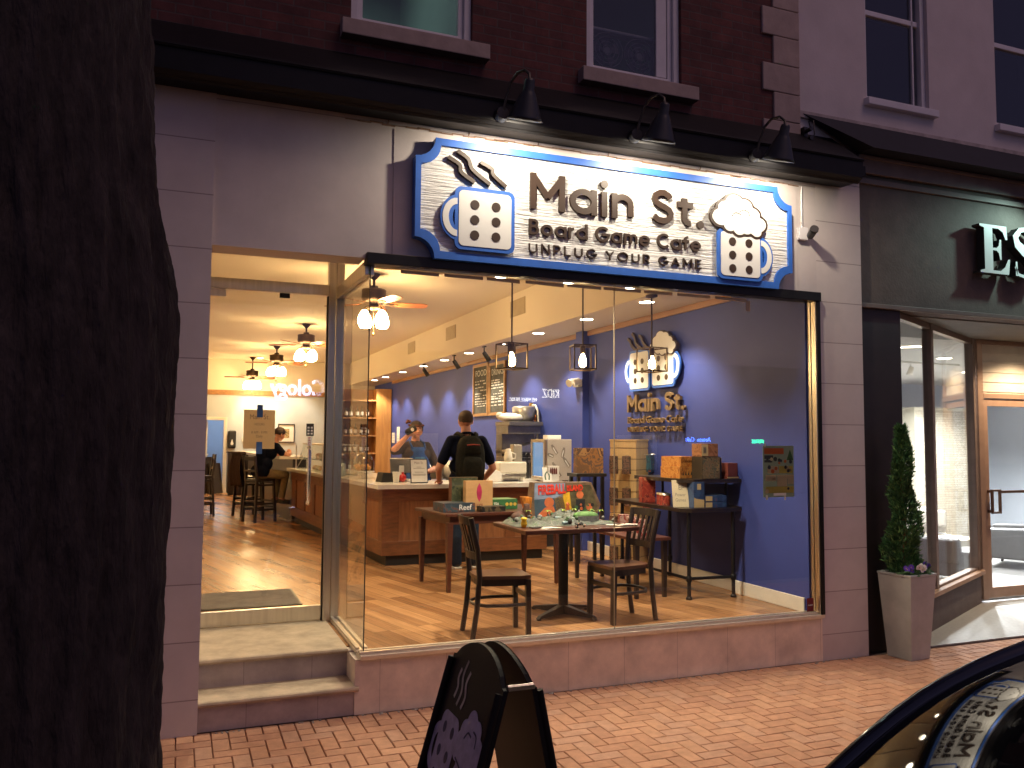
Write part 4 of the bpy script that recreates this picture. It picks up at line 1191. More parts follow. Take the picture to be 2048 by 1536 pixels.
# left counter clutter
gj = glassmat('jar_glass', (.88, .93, .90), .07)
t = thing('glass_jar', 'large pale glass jar on the counter seen past the steel door post', 'jar', (2.05, 11.55, CT))
b = B(); b.lathe([(0, .004), (.095, .004), (.10, .03), (.10, .24), (.07, .28), (.068, .285)], n=20); b.build('body', gj, t)
b = B(); b.lathe([(.09, .0), (.09, .17), (0, .17)], (0, 0, .01), n=18); b.build('contents', mat('pale_sugar', (.55, .55, .5), .9, nz=(50, .2)), t)
b = B(); b.lathe([(.075, .285), (.078, .30), (.03, .32), (.02, .34), (0, .345)], n=18); b.build('lid', M['steel'], t)
t = thing('cake_dome', 'glass cake dome over orange pastries on the counter', 'cake dome', (2.24, 10.85, CT))
b = B(); b.lathe([(.0, 0), (.07, 0), (.03, .02), (.025, .07), (.15, .09), (.15, .10), (0, .10)], n=24); b.build('stand', M['white_top'], t)
b = B(); b.lathe([(.14, .10), (.14, .22), (.10, .30), (.02, .33), (.015, .36), (0, .365)], n=24); b.build('dome', gj, t)
b = B()
for i in range(7):
    a = i * .9; b.sph((.08 * math.cos(a) * (i > 0), .08 * math.sin(a) * (i > 0), .14 + .02 * (i % 2)), (.04, .04, .035), 8, 6)
b.build('pastries', mat('orange_bake', (.62, .26, .04), .7, nz=(14, .3)), t)
t = thing('tablet_register', 'grey tablet cash register tilted on its stand beside the staff member', 'register', (2.55, 10.05, CT), R(160))
b = B(); b.T = TR(0, 0, .19, rx=R(-38)); b.box(-.14, .14, -.012, .012, -.10, .12); b.build('tablet', mat('tablet_shell', (.20, .19, .18), .4, nz=(9, .1)), t, bevel=.006)
b = B(); b.box(-.08, .08, -.08, .10, 0, .02); b.hexa([(-.03, .02, .02), (.03, .02, .02), (.03, .08, .02), (-.03, .08, .02)], [(-.03, -.0, .2), (.03, -.0, .2), (.03, .02, .2), (-.03, .02, .2)]); b.build('stand', M['steel'], t)
b = B(); b.prism([(-.13, 0), (.13, 0), (.11, .10), (-.10, .12)], -.07, .09, 'y'); one(b, 'receipt_printer', M['black_plastic'], 'black receipt printer on the counter left of the paper cup', 'printer', (2.37, 9.98, CT), R(12), bevel=.012)
t = thing('paper_cup', 'white paper cup standing alone near the counter corner', 'cup', (2.40, 9.72, CT))
b = B(); b.lathe([(0, 0), (.032, 0), (.044, .125), (.046, .125), (.046, .132), (.043, .132), (.03, .01), (0, .01)], n=20); b.build('cup_body', M['white'], t)
b = B(); b.sph((0, 0, .05), (.045, .045, .05), 12, 8); b.cyl((0, 0, .09), (0, 0, .12), .015); one(b, 'red_shaker', mat('red_plastic', (.45, .015, .015), .35, nz=(9, .1)), 'small red container on the counter right of the paper cup', 'container', (2.53, 9.92, CT))
t = thing('counter_sign', 'white notice in a black stand on the counter before the aproned woman', 'sign', (2.66, 9.62, CT), R(4))
b = B(); b.T = TR(0, 0, .004, rx=R(-10)); b.box(-.108, .108, .002, .010, 0, .285); b.box(-.105, .105, .0, .07, -.002, .004); b.build('holder', M['black_plastic'], t)
b = B(); b.T = TR(0, 0, .004, rx=R(-10)); b.box(-.098, .098, -.001, .0018, .01, .275); b.build('sheet', M['white'], t)
b = B(); b.T = TR(0, 0, .004, rx=R(-10))
addtext(b, 'Main St.', .045, TR(0, -.0015, .225), ext=.0003, width=.11)
for z, w_ in ((.185, .03), (.17, .07), (.125, .055), (.10, .085), (.088, .08)): b.box(-w_, w_, -.0022, -.0012, z, z + .005)
b.build('print', M['grey_ink'], t)
for k, (x, y, s_) in enumerate(((3.62, 9.70, 'larger'), (3.50, 9.83, 'smaller'))):
    b = B(); h = .15 - .03 * k
    b.hexa([(-.09, -.05, 0), (.09, -.05, 0), (.09, .05, 0), (-.09, .05, 0)], [(-.095, -.045, h), (.092, -.052, h - .02), (.095, .047, h), (-.09, .052, h - .015)])
    one(b, 'takeout_bag', M['white'], '%s white takeout bag on the counter beside the man with the backpack' % s_, 'bag', (x, y, CT), R(10 - 30 * k), 'white takeout bags', .006)
t = thing('coffee_brewer', 'cream coffee brewer base with a jug on the counter', 'coffee brewer', (3.87, 9.78, CT))
b = B(); b.box(-.18, .18, -.11, .13, .05, .10); b.box(-.15, -.11, -.08, -.04, 0, .05); b.box(.11, .15, -.08, -.04, 0, .05); b.box(-.15, .15, .05, .09, 0, .05); b.build('foot', M['steel'], t, bevel=.006)
b = B(); b.box(-.185, .185, -.12, .14, .10, .245); b.build('base', M['white_plastic'], t, bevel=.02)
b = B(); b.box(.05, .17, -.0, .13, .245, .46); b.build('tower', mat('brewer_grey', (.35, .31, .25), .4, nz=(9, .1)), t, bevel=.01)
b = B(); b.lathe([(0, 0), (.05, 0), (.055, .05), (.045, .11), (.03, .14), (.033, .16), (0, .16)], (-.03, -.02, .245), n=18); b.tube([(.02, -.02, .28), (.065, -.02, .29), (.07, -.02, .34), (.015, -.02, .36)], .009, 6); b.build('jug', M['white_plastic'], t)
t = thing('mini_fridge', 'small glass door drinks fridge with tumbling bottles printed on its side', 'fridge', (4.28, 9.55, CT))
b = B(); b.box(.0, .34, .0, .44, .012, .53); b.build('case', mat('fridge_side', (.50, .44, .38), .35, nz=(9, .05)), t, bevel=.006)
b = B(); b.ring([(.0, .012), (.44, .012), (.44, .53), (.0, .53)], [(.05, .06), (.39, .06), (.39, .49), (.05, .49)], -.035, -.002, 'x'); dr = b.build('door', M['steel'], t, bevel=.003)
b = B(); b.box(-.02, -.012, .05, .39, .06, .49); b.build('pane', mat('fridge_glow', (.05, .09, .14), .1, em=((.22, .42, .75), .35), nz=(9, .2)), dr)
b = B(); b.box(.03, .09, .03, .09, 0, .012); b.box(.25, .31, .03, .09, 0, .012); b.box(.03, .31, .33, .39, 0, .012); b.build('foot', M['black_plastic'], t)
b = B()
for x, z, a, L_ in ((.10, .40, 35, .13), (.22, .36, -12, .12), (.27, .24, 38, .14), (.13, .15, 32, .20), (.05, .33, 70, .08)):
    b.T = TR(x, -.001, z, ry=R(-a))
    b.prism([(-.02, -L_ / 2), (.02, -L_ / 2), (.022, L_ / 4), (.012, L_ / 2), (-.012, L_ / 2), (-.022, L_ / 4)], -.001, 0, 'y', 0)
    b.prism([(-.012, -L_ / 2 + .01), (.0, -L_ / 2 + .01), (.004, L_ / 4), (-.008, L_ / 4)], -.002, -.0011, 'y', 1)
    b.prism([(-.015, L_ / 2 - .012), (.015, L_ / 2 - .012), (.013, L_ / 2 + .008), (-.013, L_ / 2 + .008)], -.002, -.0011, 'y', 2)
b.build('print', [mat('print_grey', (.27, .23, .19), .5, nz=(14, .3)), M['white'], M['grey_ink']], t)
b = B(); b.box(-.10, .10, -.06, .06, 0, .05); one(b, 'white_carton', M['white'], 'white carton lying on top of the drinks fridge', 'carton', (4.46, 9.80, CT + .532), R(4), bevel=.004)
t = thing('bottle_carton', 'small white carton printed with dark red bottles beside the fridge', 'carton', (4.22, 9.44, CT), R(-6))
t.location = (4.20, 9.44, CT)
t.location = (4.235, 9.43, CT)
b = B(); b.box(.0, .15, 0, .08, 0, .20); b.build('card', M['white'], t, bevel=.003)
b = B()
for k in range(4): b.prism([(.03 + .024 * k, .10), (.05 + .024 * k, .10), (.05 + .024 * k, .16), (.04 + .024 * k, .185), (.03 + .024 * k, .16)], -.0015, -.0003, 'y')
b.build('print', mat('wine_red', (.14, .03, .03), .5, nz=(9, .2)), t)
t = thing('price_sign', 'small leaning white sign with a green drawing at the end of the counter', 'sign', (4.16, 9.38, CT), R(-12))
b = B(); b.T = TR(0, 0, .002, rx=R(-18)); b.box(-.055, .055, 0, .006, 0, .19); b.box(-.02, .02, .006, .06, 0, .004); b.build('card', M['white'], t)
b = B(); b.T = TR(0, 0, .002, rx=R(-18)); b.prism(wave([(-.02, .03), (-.025, .09), (0, .13), (.025, .09), (.02, .03)], .018), -.0015, -.0003, 'y'); b.build('print', mat('sage_ink', (.10, .16, .12), .6, nz=(9, .1)), t)
t.location = (4.30, 9.36, F + .62)
t.location = (4.22, 9.40, CT)
# back counter machines
t = thing('espresso_machine', 'tall dark steel coffee machine on the back counter behind the man', 'coffee machine', (4.48, 11.3, F + .92))
b = B(); b.box(-.02, .50, 0, .55, .0, .28); b.box(-.02, .50, .04, .55, .33, .36); b.box(-.02, .50, .30, .55, .28, .62); b.box(-.03, .51, -.02, .56, .74, .80); b.box(-.02, .50, .05, .55, .62, .74); b.build('body', mat('dark_steel', (.24, .22, .20), .3, metal=.8, nz=(9, .2)), t, bevel=.006)
b = B(); b.hexa([(-.02, .0, .36), (.50, .0, .36), (.50, .30, .36), (-.02, .30, .36)], [(-.02, .0, .38), (.50, .0, .52), (.50, .30, .52), (-.02, .30, .38)]); b.build('hood', M['steel'], t)
b = B(); b.box(-.02, .50, -.012, -.001, .24, .27); b.box(-.02, .50, .02, .04, .30, .33); b.build('trim', M['black_plastic'], t)
b = B(); b.sph((0, 0, .06), (.20, .15, .07), 16, 8); b.sph((-.16, .02, .09), (.06, .05, .05), 8, 6)
one(b, 'white_sack', M['paper'], 'white folded sack lying on top of the dark coffee machine', 'sack', (4.55, 11.5, F + 1.72))
b = B(); b.lathe([(0, 0), (.14, 0), (.17, .10), (.18, .22), (.15, .24), (0, .24)], n=20); one(b, 'steel_tub', mat('dull_steel', (.42, .40, .36), .35, metal=.6, nz=(9, .2)), 'grey steel tub on top of the coffee machine behind the sack', 'tub', (4.86, 11.72, F + 1.72))
for k in range(4):
    b = B(); b.cyl((0, 0, 0), (0, 0, .22), .032); b.cyl((0, 0, .22), (0, 0, .30), .010); b.tube([(0, 0, .30), (0, -.02, .35), (-.03, -.04, .35), (-.05, -.05, .32)], .008, 6)
    one(b, 'syrup_pump', M['black_plastic'], 'black pump bottle, %s of four behind the cream brewer' % ('first', 'second', 'third', 'fourth')[k], 'pump bottle', (4.50 + .085 * k, 10.72 + .03 * (k % 2), F + .92), 0, 'black pump bottles')
b = B()
for k in range(5): b.lathe([(.036, 0), (.046, .10), (.048, .10)], (0, 0, .035 * k), n=14)
b.sph((.16, .03, .12), (.14, .12, .13), 12, 8); b.sph((.05, .12, .22), (.16, .10, .07), 12, 8)
one(b, 'wrapped_bread', mat('clear_wrap', (.62, .60, .54), .25, nz=(11, .35)), 'clear wrapped stack of cups and bread between the two standing people', 'wrapped goods', (3.30, 10.9, F + .9))
b = B(); b.box(-.35, .35, -.25, .3, 0, .9); one(b, 'prep_table', M['steel'], 'steel prep table behind the counter between the two standing people', 'table', (3.38, 11.0, F - .0), bevel=.01)

# ================================================================ furniture in the window
def chair_mesh(t, tall=0):
    dw = M['dark_wood']
    sh = .455 + tall
    pts = [(-.17, .155), (.10, .19), (.19, .185), (.20, .17), (.20, -.17), (.19, -.185), (.10, -.19), (-.17, -.155), (-.205, -.11), (-.215, 0), (-.205, .11)]
    b = B(); b.prism(pts, sh - .025, sh, 'z'); b.build('seat', M['seat_wood'], t, bevel=.008)
    b = B(); b.prism([(x * .92, y * .92) for x, y in pts], sh - .075, sh - .026, 'z'); b.build('seat_frame', dw, t)
    for s_ in (-1, 1):
        b = B(); b.hexa([(.165, s_ * .165 - .02, 0), (.20, s_ * .165 - .02, 0), (.20, s_ * .165 + .02, 0), (.165, s_ * .165 + .02, 0)], [(.155, s_ * .165 - .022, sh - .03), (.195, s_ * .165 - .022, sh - .03), (.195, s_ * .165 + .022, sh - .03), (.155, s_ * .165 + .022, sh - .03)]); b.build('leg', dw, t, bevel=.004)
        b = B(); b.tube([(-.245, s_ * .16, 0), (-.215, s_ * .16, .2), (-.195, s_ * .158, sh), (-.215, s_ * .165, sh + .2), (-.27, s_ * .175, sh + .43)], .021, 8); b.build('leg', dw, t)
    zr = .24 if not tall else .3
    b = B(); b.tube([(.18, -.165, zr), (0, -.185, zr), (-.14, -.165, zr), (-.205, -.08, zr), (-.215, 0, zr), (-.205, .08, zr), (-.14, .165, zr), (0, .185, zr), (.18, .165, zr)], .013, 8); b.box(.17, .19, -.155, .155, zr + .04, zr + .075); b.build('stretcher', dw, t)
    b = B()
    for z, h, x in ((sh + .12, .055, -.205), (sh + .375, .06, -.262)):
        n = 8
        for i in range(n):
            y0, y1 = -.165 + .33 * i / n, -.165 + .33 * (i + 1) / n
            x0, x1 = x - .035 * (1 - (y0 / .165) ** 2), x - .035 * (1 - (y1 / .165) ** 2)
            b.hexa([(x0 - .009, y0, z), (x1 - .009, y1, z), (x1 + .009, y1, z), (x0 + .009, y0, z)][::-1], [(x0 - .016, y0, z + h), (x1 - .016, y1, z + h), (x1 + .002, y1, z + h), (x0 + .002, y0, z + h)][::-1])
    b.build('back_rail', dw, t)
    for i in range(5):
        y = -.11 + .055 * i
        x = -.205 - .035 * (1 - (y / .165) ** 2)
        b = B(); b.hexa([(x - .006, y - .012, sh + .17), (x + .006, y - .012, sh + .17), (x + .006, y + .012, sh + .17), (x - .006, y + .012, sh + .17)], [(x - .062, y - .012, sh + .38), (x - .05, y - .012, sh + .38), (x - .05, y + .012, sh + .38), (x - .062, y + .012, sh + .38)]); b.build('slat', dw, t)
c1 = thing('wooden_chair', 'dark slat back chair nearest the glass at the near end of the game table', 'chair', (2.29, 5.99, F), R(-5), 'dark slat back chairs at the game table')
chair_mesh(c1)
put(c1, (3.40, 6.12, F), R(187), 'dark slat back chair at the far end of the game table before the slatwall tower')
t = thing('game_table', 'square pedestal table with a cross foot holding a game set up by the window', 'table', (3.04, 6.44, F))
b = B(); b.box(-.50, .52, -.37, .37, .715, .75); b.build('tabletop', M['red_wood'], t, bevel=.006)
b = B(); b.cyl((0, 0, .05), (0, 0, .70), .042, n=18); b.box(-.22, .22, -.03, .03, .69, .715); b.box(-.03, .03, -.22, .22, .685, .7149); b.build('column', M['iron'], t)
b = B()
for k in range(4):
    b.T = Matrix.Rotation(R(27 + 90 * k), 4, 'Z'); b.hexa([(.02, -.03, .012), (.34, -.022, .012), (.34, .022, .012), (.02, .03, .012)], [(.02, -.03, .085), (.31, -.018, .035), (.31, .018, .035), (.02, .03, .085)]); b.cyl((.32, 0, 0), (.32, 0, .012), .02)
b.build('foot', M['iron'], t, bevel=.004)
t = thing('display_table', 'mahogany table with tapered legs showing board games for sale', 'table', (2.99, 8.12, F), R(6))
b = B(); b.box(-.66, .66, -.41, .41, .72, .75); b.build('tabletop', M['red_wood'], t, bevel=.005)
b = B(); b.box(-.60, .60, -.36, .36, .64, .72); b.build('apron', M['red_wood'], t)
for sx in (-1, 1):
    for sy in (-1, 1):
        b = B(); x, y = sx * .60, sy * .35; b.hexa([(x - .017, y - .017, 0), (x + .017, y - .017, 0), (x + .017, y + .017, 0), (x - .017, y + .017, 0)], [(x - .03, y - .03, .66), (x + .03, y - .03, .66), (x + .03, y + .03, .66), (x - .03, y + .03, .66)]); b.build('leg', M['red_wood'], t)

def art(n, *cols, scale=14, seed=0): return artmat('box_print_' + n, [tuple(c) for c in cols], scale, .42, seed)
def gbox(label, loc, size, rz, front, side=None, top=None, texts=(), shapes=(), inks=(), group=None, name='game_box', tilt=0):
    """boxed game: card box (lid seam), printed front and, where it reads, lettering"""
    w_, d_, h_ = size
    t = thing(name, label, 'board game', loc, rz, group)
    b = B(); b.T = TR(0, 0, 0, rx=R(-tilt))
    b.box(-w_ / 2, w_ / 2, 0, d_, 0, h_, 1)
    b.box(-w_ / 2 + .004, w_ / 2 - .004, -.0012, -.0002, .004, h_ - .004, 0)
    b.box(-w_ / 2 + .004, w_ / 2 - .004, .004, d_ - .004, h_ + .0002, h_ + .0012, 2)
    b.build('carton', [front, side or front, top or front], t)
    if texts or shapes:
        b = B(); b.T = TR(0, 0, 0, rx=R(-tilt))
        for s_, sz, x, z, wd, k in texts: addtext(b, s_, sz, TR(x, -.0022, z), m=k, ext=.0005, off=.0006, width=wd)
        for poly, k in shapes: b.prism(poly, -.0022, -.0013, 'y', k)
        b.build('print', list(inks) or [M['white']], t)
    return t
TT = F + .751
GB = 'boxed games on the mahogany table'
dk = art('reef', (.03, .05, .07), (.05, .08, .10), (.14, .06, .05), (.02, .03, .04), seed=1)
gbox('flat dark box lettered Reef lying on the mahogany table', (2.56, 7.80, TT), (.33, .30, .085), R(3), dk, texts=[('Reef', .075, .06, .02, .13, 0)], inks=[M['white']], group=GB)
tan = mat('tan_carton', (.52, .30, .13), .5, nz=(5, .12), stretch=(1, 1, 4))
pink = [M['white'], mat('gem_pink', (.45, .03, .10), .4, nz=(9, .4)), mat('maroon_ink', (.20, .02, .03), .5, nz=(9, .1))]
gbox('upright tan box with a pink leaf shaped gem on its front', (2.80, 7.90, TT), (.29, .075, .295), R(2), tan, texts=[('LUCE', .045, .0, .035, .075, 2)], shapes=[([(.0, .275), (.022, .23), (.03, .185), (.022, .13), (.0, .085), (-.022, .13), (-.03, .185), (-.022, .23)], 1)], inks=pink, group=GB)
gbox('upright dark green book box behind the tan gem box', (2.70, 8.06, TT), (.29, .07, .325), R(4), art('moss', (.05, .06, .03), (.09, .10, .05), (.02, .03, .02), seed=2), art('mossb', (.16, .06, .03), (.06, .08, .05), seed=5), group=GB)
gbox('low flat box of dark playing pieces in front of the tan gem box', (2.90, 7.74, TT), (.25, .14, .05), R(4), art('tray', (.10, .07, .04), (.015, .015, .015), (.17, .13, .08), scale=9, seed=7), group=GB)
yel = mat('ink_yellow', (.62, .42, .06), .5, nz=(9, .1))
gbox('green box with a row of three yellow rounds', (3.10, 7.98, TT), (.30, .24, .10), R(4), mat('box_green', (.04, .15, .055), .45, nz=(8, .2)), top=mat('box_green_top', (.16, .26, .10), .45, nz=(8, .2)), texts=[('TEA', .05, -.09, .035, .06, 1)], shapes=[(disc(x, .05, .018, 14), 0) for x in (.03, .075, .12)], inks=[yel, M['white']], group=GB)
# the island game and its box
t = thing('game_box', 'large angular box of an island adventure game standing behind the game board', 'board game', (3.20, 6.79, TT), R(-6))
fr = [(-.28, 0), (.31, 0), (.36, .13), (.27, .33), (-.27, .33), (-.30, .10)]
b = B(); b.prism(fr, 0, .15, 'y', 0)
b.hexa([(-.302, .0, 0), (-.281, 0, 0), (-.281, .15, 0), (-.302, .15, 0)], [(-.36, .10, .2), (-.29, 0, .2), (-.29, .15, .2), (-.36, .15, .2)], 1)
b.build('carton', [mat('box_dusk', (.16, .10, .06), .45, nz=(9, .5)), mat('box_flame', (.62, .22, .03), .45, nz=(14, .6))], t)
b = B()
def pr(poly, k, d=0): b.prism(poly, -.0014 - d * .0006, -.0004 - d * .0006, 'y', k)
pr([(-.265, .325), (.02, .325), (.0, .20), (-.27, .18)], 0); pr([(-.27, .18), (.0, .20), (.04, .02), (-.26, .02)], 1)
pr([(-.08, .19), (.06, .25), (.09, .03), (-.06, .03)], 2); pr([(.06, .30), (.26, .31), (.33, .12), (.28, .02), (.09, .03)], 3)
pr(disc(-.13, .155, .045, 14), 4, 1); pr([(-.17, .11), (-.09, .12), (-.05, .02), (-.20, .02), (-.24, .04)], 4, 1); pr(disc(.16, .22, .035, 10), 4, 1); pr([(.12, .18), (.21, .18), (.20, .06), (.13, .06)], 6, 1); pr(disc(.25, .11, .03, 10), 4, 1); pr(disc(.20, .08, .025, 10), 7, 1)
for k in range(16):
    x, z = rnd.uniform(.08, .28), rnd.uniform(.03, .14); pr(disc(x, z, rnd.uniform(.008, .018), 7), rnd.choice((3, 4, 6, 7)), 2)
addtext(b, 'FIREBALL', .115, TR(-.235, -.0042, .225, ry=R(-3)), m=5, ext=.001, off=.004, width=.26, align='LEFT')
addtext(b, 'ISLAND', .07, TR(.035, -.0042, .255, ry=R(-2)), m=5, ext=.001, off=.003, width=.15, align='LEFT')
b.build('print', [mat('print_sky', (.25, .30, .42), .45, nz=(9, .3)), mat('print_slate', (.06, .10, .14), .45, nz=(9, .3)), mat('print_lava', (.72, .40, .03), .45, nz=(12, .35)), mat('print_jungle', (.10, .08, .04), .45, nz=(15, .6)), mat('print_orange', (.62, .16, .06), .45, nz=(12, .3)), mat('print_red', (.72, .045, .02), .45, nz=(12, .3)), M['ink'], mat('print_leaf', (.06, .14, .05), .45, nz=(12, .3))], t)
isl = thing('game_board', 'moulded grey green island game board covered with little rocks and palms', 'game board', (3.03, 6.52, TT))
b = B(); nx_, ny_ = 44, 22
vs = []
for j in range(ny_ + 1):
    for i in range(nx_ + 1):
        x, y = -.46 + .92 * i / nx_, -.22 + .40 * j / ny_
        e = min(1, 5 * min(i / nx_, 1 - i / nx_, j / ny_, 1 - j / ny_) + .02)
        n_ = noise.fractal(Vector((x * 9, y * 9, 3.3)), 1, 2, 4)
        hgt = max(.002, e * (.018 + .065 * max(0, n_ + .30) + .07 * (j / ny_) * abs(math.sin(x * 6 + 1))))
        vs.append((x, y, hgt))
fs = [(j * (nx_ + 1) + i, j * (nx_ + 1) + i + 1, (j + 1) * (nx_ + 1) + i + 1, (j + 1) * (nx_ + 1) + i) for j in range(ny_) for i in range(nx_)]
b.add(vs, fs, 0, True)
b.build('terrain', artmat('island_paint', [(.06, .065, .06), (.11, .115, .10), (.05, .075, .05), (.15, .15, .13), (.05, .10, .04), (.12, .17, .18)], 16, .6, 4, 6), isl)
b = B(); b.prism([(.10, -.17), (.30, -.17), (.32, -.04), (.12, -.03)], .01, .07, 'z', 0); b.sph((.21, -.10, .07), (.12, .07, .035), 14, 8, 1); b.tube([(-.05, -.19, .02), (.04, -.17, .03), (.12, -.13, .04), (.05, -.08, .05), (-.06, -.06, .05)], .016, 8, m=2); b.build('track', [mat('rock_grey', (.17, .18, .17), .7, nz=(30, .4)), mat('moss_green', (.10, .22, .06), .7, nz=(30, .4)), mat('stream_blue', (.24, .33, .36), .3, nz=(30, .2))], isl)
for k, (x, y) in enumerate(((-.10, .02), (.06, .06), (.30, .0), (.36, -.06), (.18, .10), (-.26, .08))):
    b = B(); b.cyl((x, y, .03), (x + .01, y, .105), .005, .004, 6, 1)
    for i in range(6):
        a = i * PI / 3 + k; c, s_ = math.cos(a), math.sin(a)
        b.add([(x + .01, y, .107), (x + .01 + .02 * c - .008 * s_, y + .02 * s_ + .008 * c, .112), (x + .01 + .045 * c, y + .045 * s_, .097), (x + .01 + .02 * c + .008 * s_, y + .02 * s_ - .008 * c, .110)], [(0, 1, 2, 3)], 0)
    b.build('palm', [mat('palm_green', (.22, .33, .05), .6, nz=(9, .2)), M['counter_wood']], isl)
b = B()
for i in range(60):
    x, y = rnd.uniform(-.43, .43), rnd.uniform(-.2, .15); r = rnd.uniform(.008, .024)
    b.sph((x, y, .03 + .035 * rnd.random()), (r, r * rnd.uniform(.7, 1.2), r * rnd.uniform(.6, 1.5)), 6, 4, rnd.randrange(3))
b.build('rocks', [mat('rock_dark', (.05, .05, .048), .8, nz=(30, .4)), mat('rock_pale', (.22, .22, .20), .8, nz=(30, .4)), mat('rock_green', (.06, .11, .05), .8, nz=(30, .4))], isl)
b = B(); b.lathe([(0, 0), (.03, 0), (.018, .03), (.026, .055), (.012, .09), (.02, .11), (0, .13)], (.14, .11, .04), n=10); b.build('idol', mat('idol_orange', (.55, .12, .03), .5, nz=(20, .3)), isl)
b = B(); b.lathe([(0, 0), (.045, 0), (.03, .05), (.04, .10), (.025, .13), (.03, .15), (0, .155)], (-.24, .13, .01), n=10); b.sph((-.33, .10, .05), (.07, .05, .05), 10, 7); b.build('volcano', mat('volcano_brown', (.10, .045, .03), .7, nz=(30, .5)), isl)
b = B(); b.lathe([(0, 0), (.02, 0), (.027, .03), (.02, .055), (.028, .07), (.02, .08), (0, .08)], n=10); one(b, 'game_pawn', mat('token_yellow', (.75, .48, .03), .4, nz=(9, .1)), 'bright yellow playing piece at the table end near the glass', 'game piece', (2.62, 6.30, TT))
for k, (x, y, rz, s_) in enumerate(((2.80, 6.17, 8, 'small fanned pile of cream cards near the table edge'), (3.44, 6.16, -12, 'larger spread of cream cards beside the far chair'))):
    b = B()
    for i in range(6 + 5 * k):
        b.T = TR(rnd.uniform(-.05, .05) * (1 + k), rnd.uniform(-.015, .015), .0015 * i, rz=rnd.uniform(-.5, .5)); b.box(-.045, .045, -.03, .03, 0, .0012)
    one(b, 'card_pile', M['paper'], s_, 'cards', (x, y, TT), R(rz), 'cream game cards on the table')
b = B()
for k in range(22): b.sph((rnd.uniform(-.045, .045), rnd.uniform(-.03, .03), .01 + .03 * rnd.random()), .009, 7, 5, rnd.randrange(2))
one(b, 'marble_heap', [M['ink'], mat('marble_brown', (.28, .16, .10), .3, nz=(9, .2))], 'heap of dark and tan marbles on the near edge of the game table', 'marbles', (3.03, 6.12, TT))
b = B(); b.box(-.09, .09, -.03, .03, 0, .006); one(b, 'player_mat', M['ink'], 'black strip of card lying beside the fanned cream cards', 'card', (2.74, 6.25, TT), R(12))

# slatwall tower with hanging packets
sw = thing('slatwall_tower', 'pale maple slatwall tower hung with brown packets', 'display tower', (4.85, 8.50, F), R(-55))
b = B(); b.box(-.155, .155, -.155, .155, 0, 1.45); b.build('core', mat('slat_groove', (.20, .11, .04), .6, nz=(5, .2)), sw)
b = B(); z = .02
while z < 1.40:
    h = min(.115, 1.455 - z)
    b.box(-.165, .165, -.165, .165, z, z + h); z += .123
b.build('slat_boards', M['slat'], sw, bevel=.003)
b = B(); b.box(-.17, .17, -.17, .17, 1.452, 1.47); b.build('cap', M['slat'], sw)
pk = [artmat('packet_print', [(.10, .05, .035), (.17, .09, .06), (.05, .03, .02), (.25, .15, .10)], 22, .3, 2), M['steel']]
sp_ = sw.matrix_basis.copy()
rn = ('top', 'second', 'third', 'lowest')
k = 0
for r_, z in enumerate((1.08, .72, .40, .06)):
    for c_, x in enumerate((-.085, .075)):
        b = B(); b.cyl((0, 0, .21), (0, -.10, .21), .003, m=1)
        for i in range(3): b.hexa([(-.045, -.05 - .018 * i, 0), (.045, -.05 - .018 * i, 0), (.045, -.036 - .018 * i, 0), (-.045, -.036 - .018 * i, 0)], [(-.045, -.048 - .018 * i, .2), (.045, -.048 - .018 * i, .2), (.045, -.044 - .018 * i, .2), (-.045, -.044 - .018 * i, .2)])
        p = TR(4.85, 8.50, F, rz=R(-55)) @ Vector((x, -.168, z))
        one(b, 'hanging_packet', pk, 'brown packets on a peg, %s row of the slatwall tower, %s column' % (rn[r_], ('outer', 'inner')[c_]), 'packet', p, R(-55), 'brown packets pegged on the slatwall tower')
rc = [artmat('red_packet_print', [(.30, .03, .02), (.40, .08, .04), (.12, .02, .02), (.5, .25, .12)], 22, .3, 5), artmat('teal_packet_print', [(.02, .10, .14), (.03, .05, .08), (.5, .08, .04)], 16, .3, 6), artmat('grey_packet_print', [(.12, .12, .11), (.3, .3, .28), (.04, .04, .04)], 22, .3, 9)]
for x, z, mm, s_ in ((.04, 1.10, 1, 'teal and red packet pegged high on the side of the slatwall tower'), (-.06, .66, 0, 'red packet pegged on the side of the slatwall tower'), (.08, .70, 2, 'grey packet pegged on the side of the slatwall tower')):
    b = B(); b.cyl((0, 0, .2), (.14, 0, .2), .003, m=1)
    for i in range(3): b.box(.05 + .02 * i, .064 + .02 * i, -.05, .05, 0, .19)
    p = TR(4.85, 8.50, F, rz=R(-55)) @ Vector((.168, x, z))
    one(b, 'hanging_packet', [rc[mm], M['steel']], s_, 'packet', p, R(-55))
# display stand and art box between counter and tower
t = thing('display_stand', 'black narrow stand holding a large illustrated box by the tower', 'stand', (4.60, 9.05, F))
b = B(); b.box(-.20, .20, -.10, .18, 1.02, 1.06); b.build('tabletop', M['black_plastic'], t, bevel=.006)
for x, y in ((-.16, -.06), (.16, -.06), (.16, .14), (-.16, .14)):
    b = B(); b.box(x - .018, x + .018, y - .018, y + .018, 0, 1.02); b.build('leg', M['black_plastic'], t)
gbox('large box with an orange figure painting standing on the black stand', (4.60, 9.0, F + 1.061), (.34, .12, .30), R(-6), art('beast', (.20, .11, .06), (.34, .16, .06), (.14, .09, .07), (.42, .24, .10), (.10, .04, .03), scale=7, seed=3))
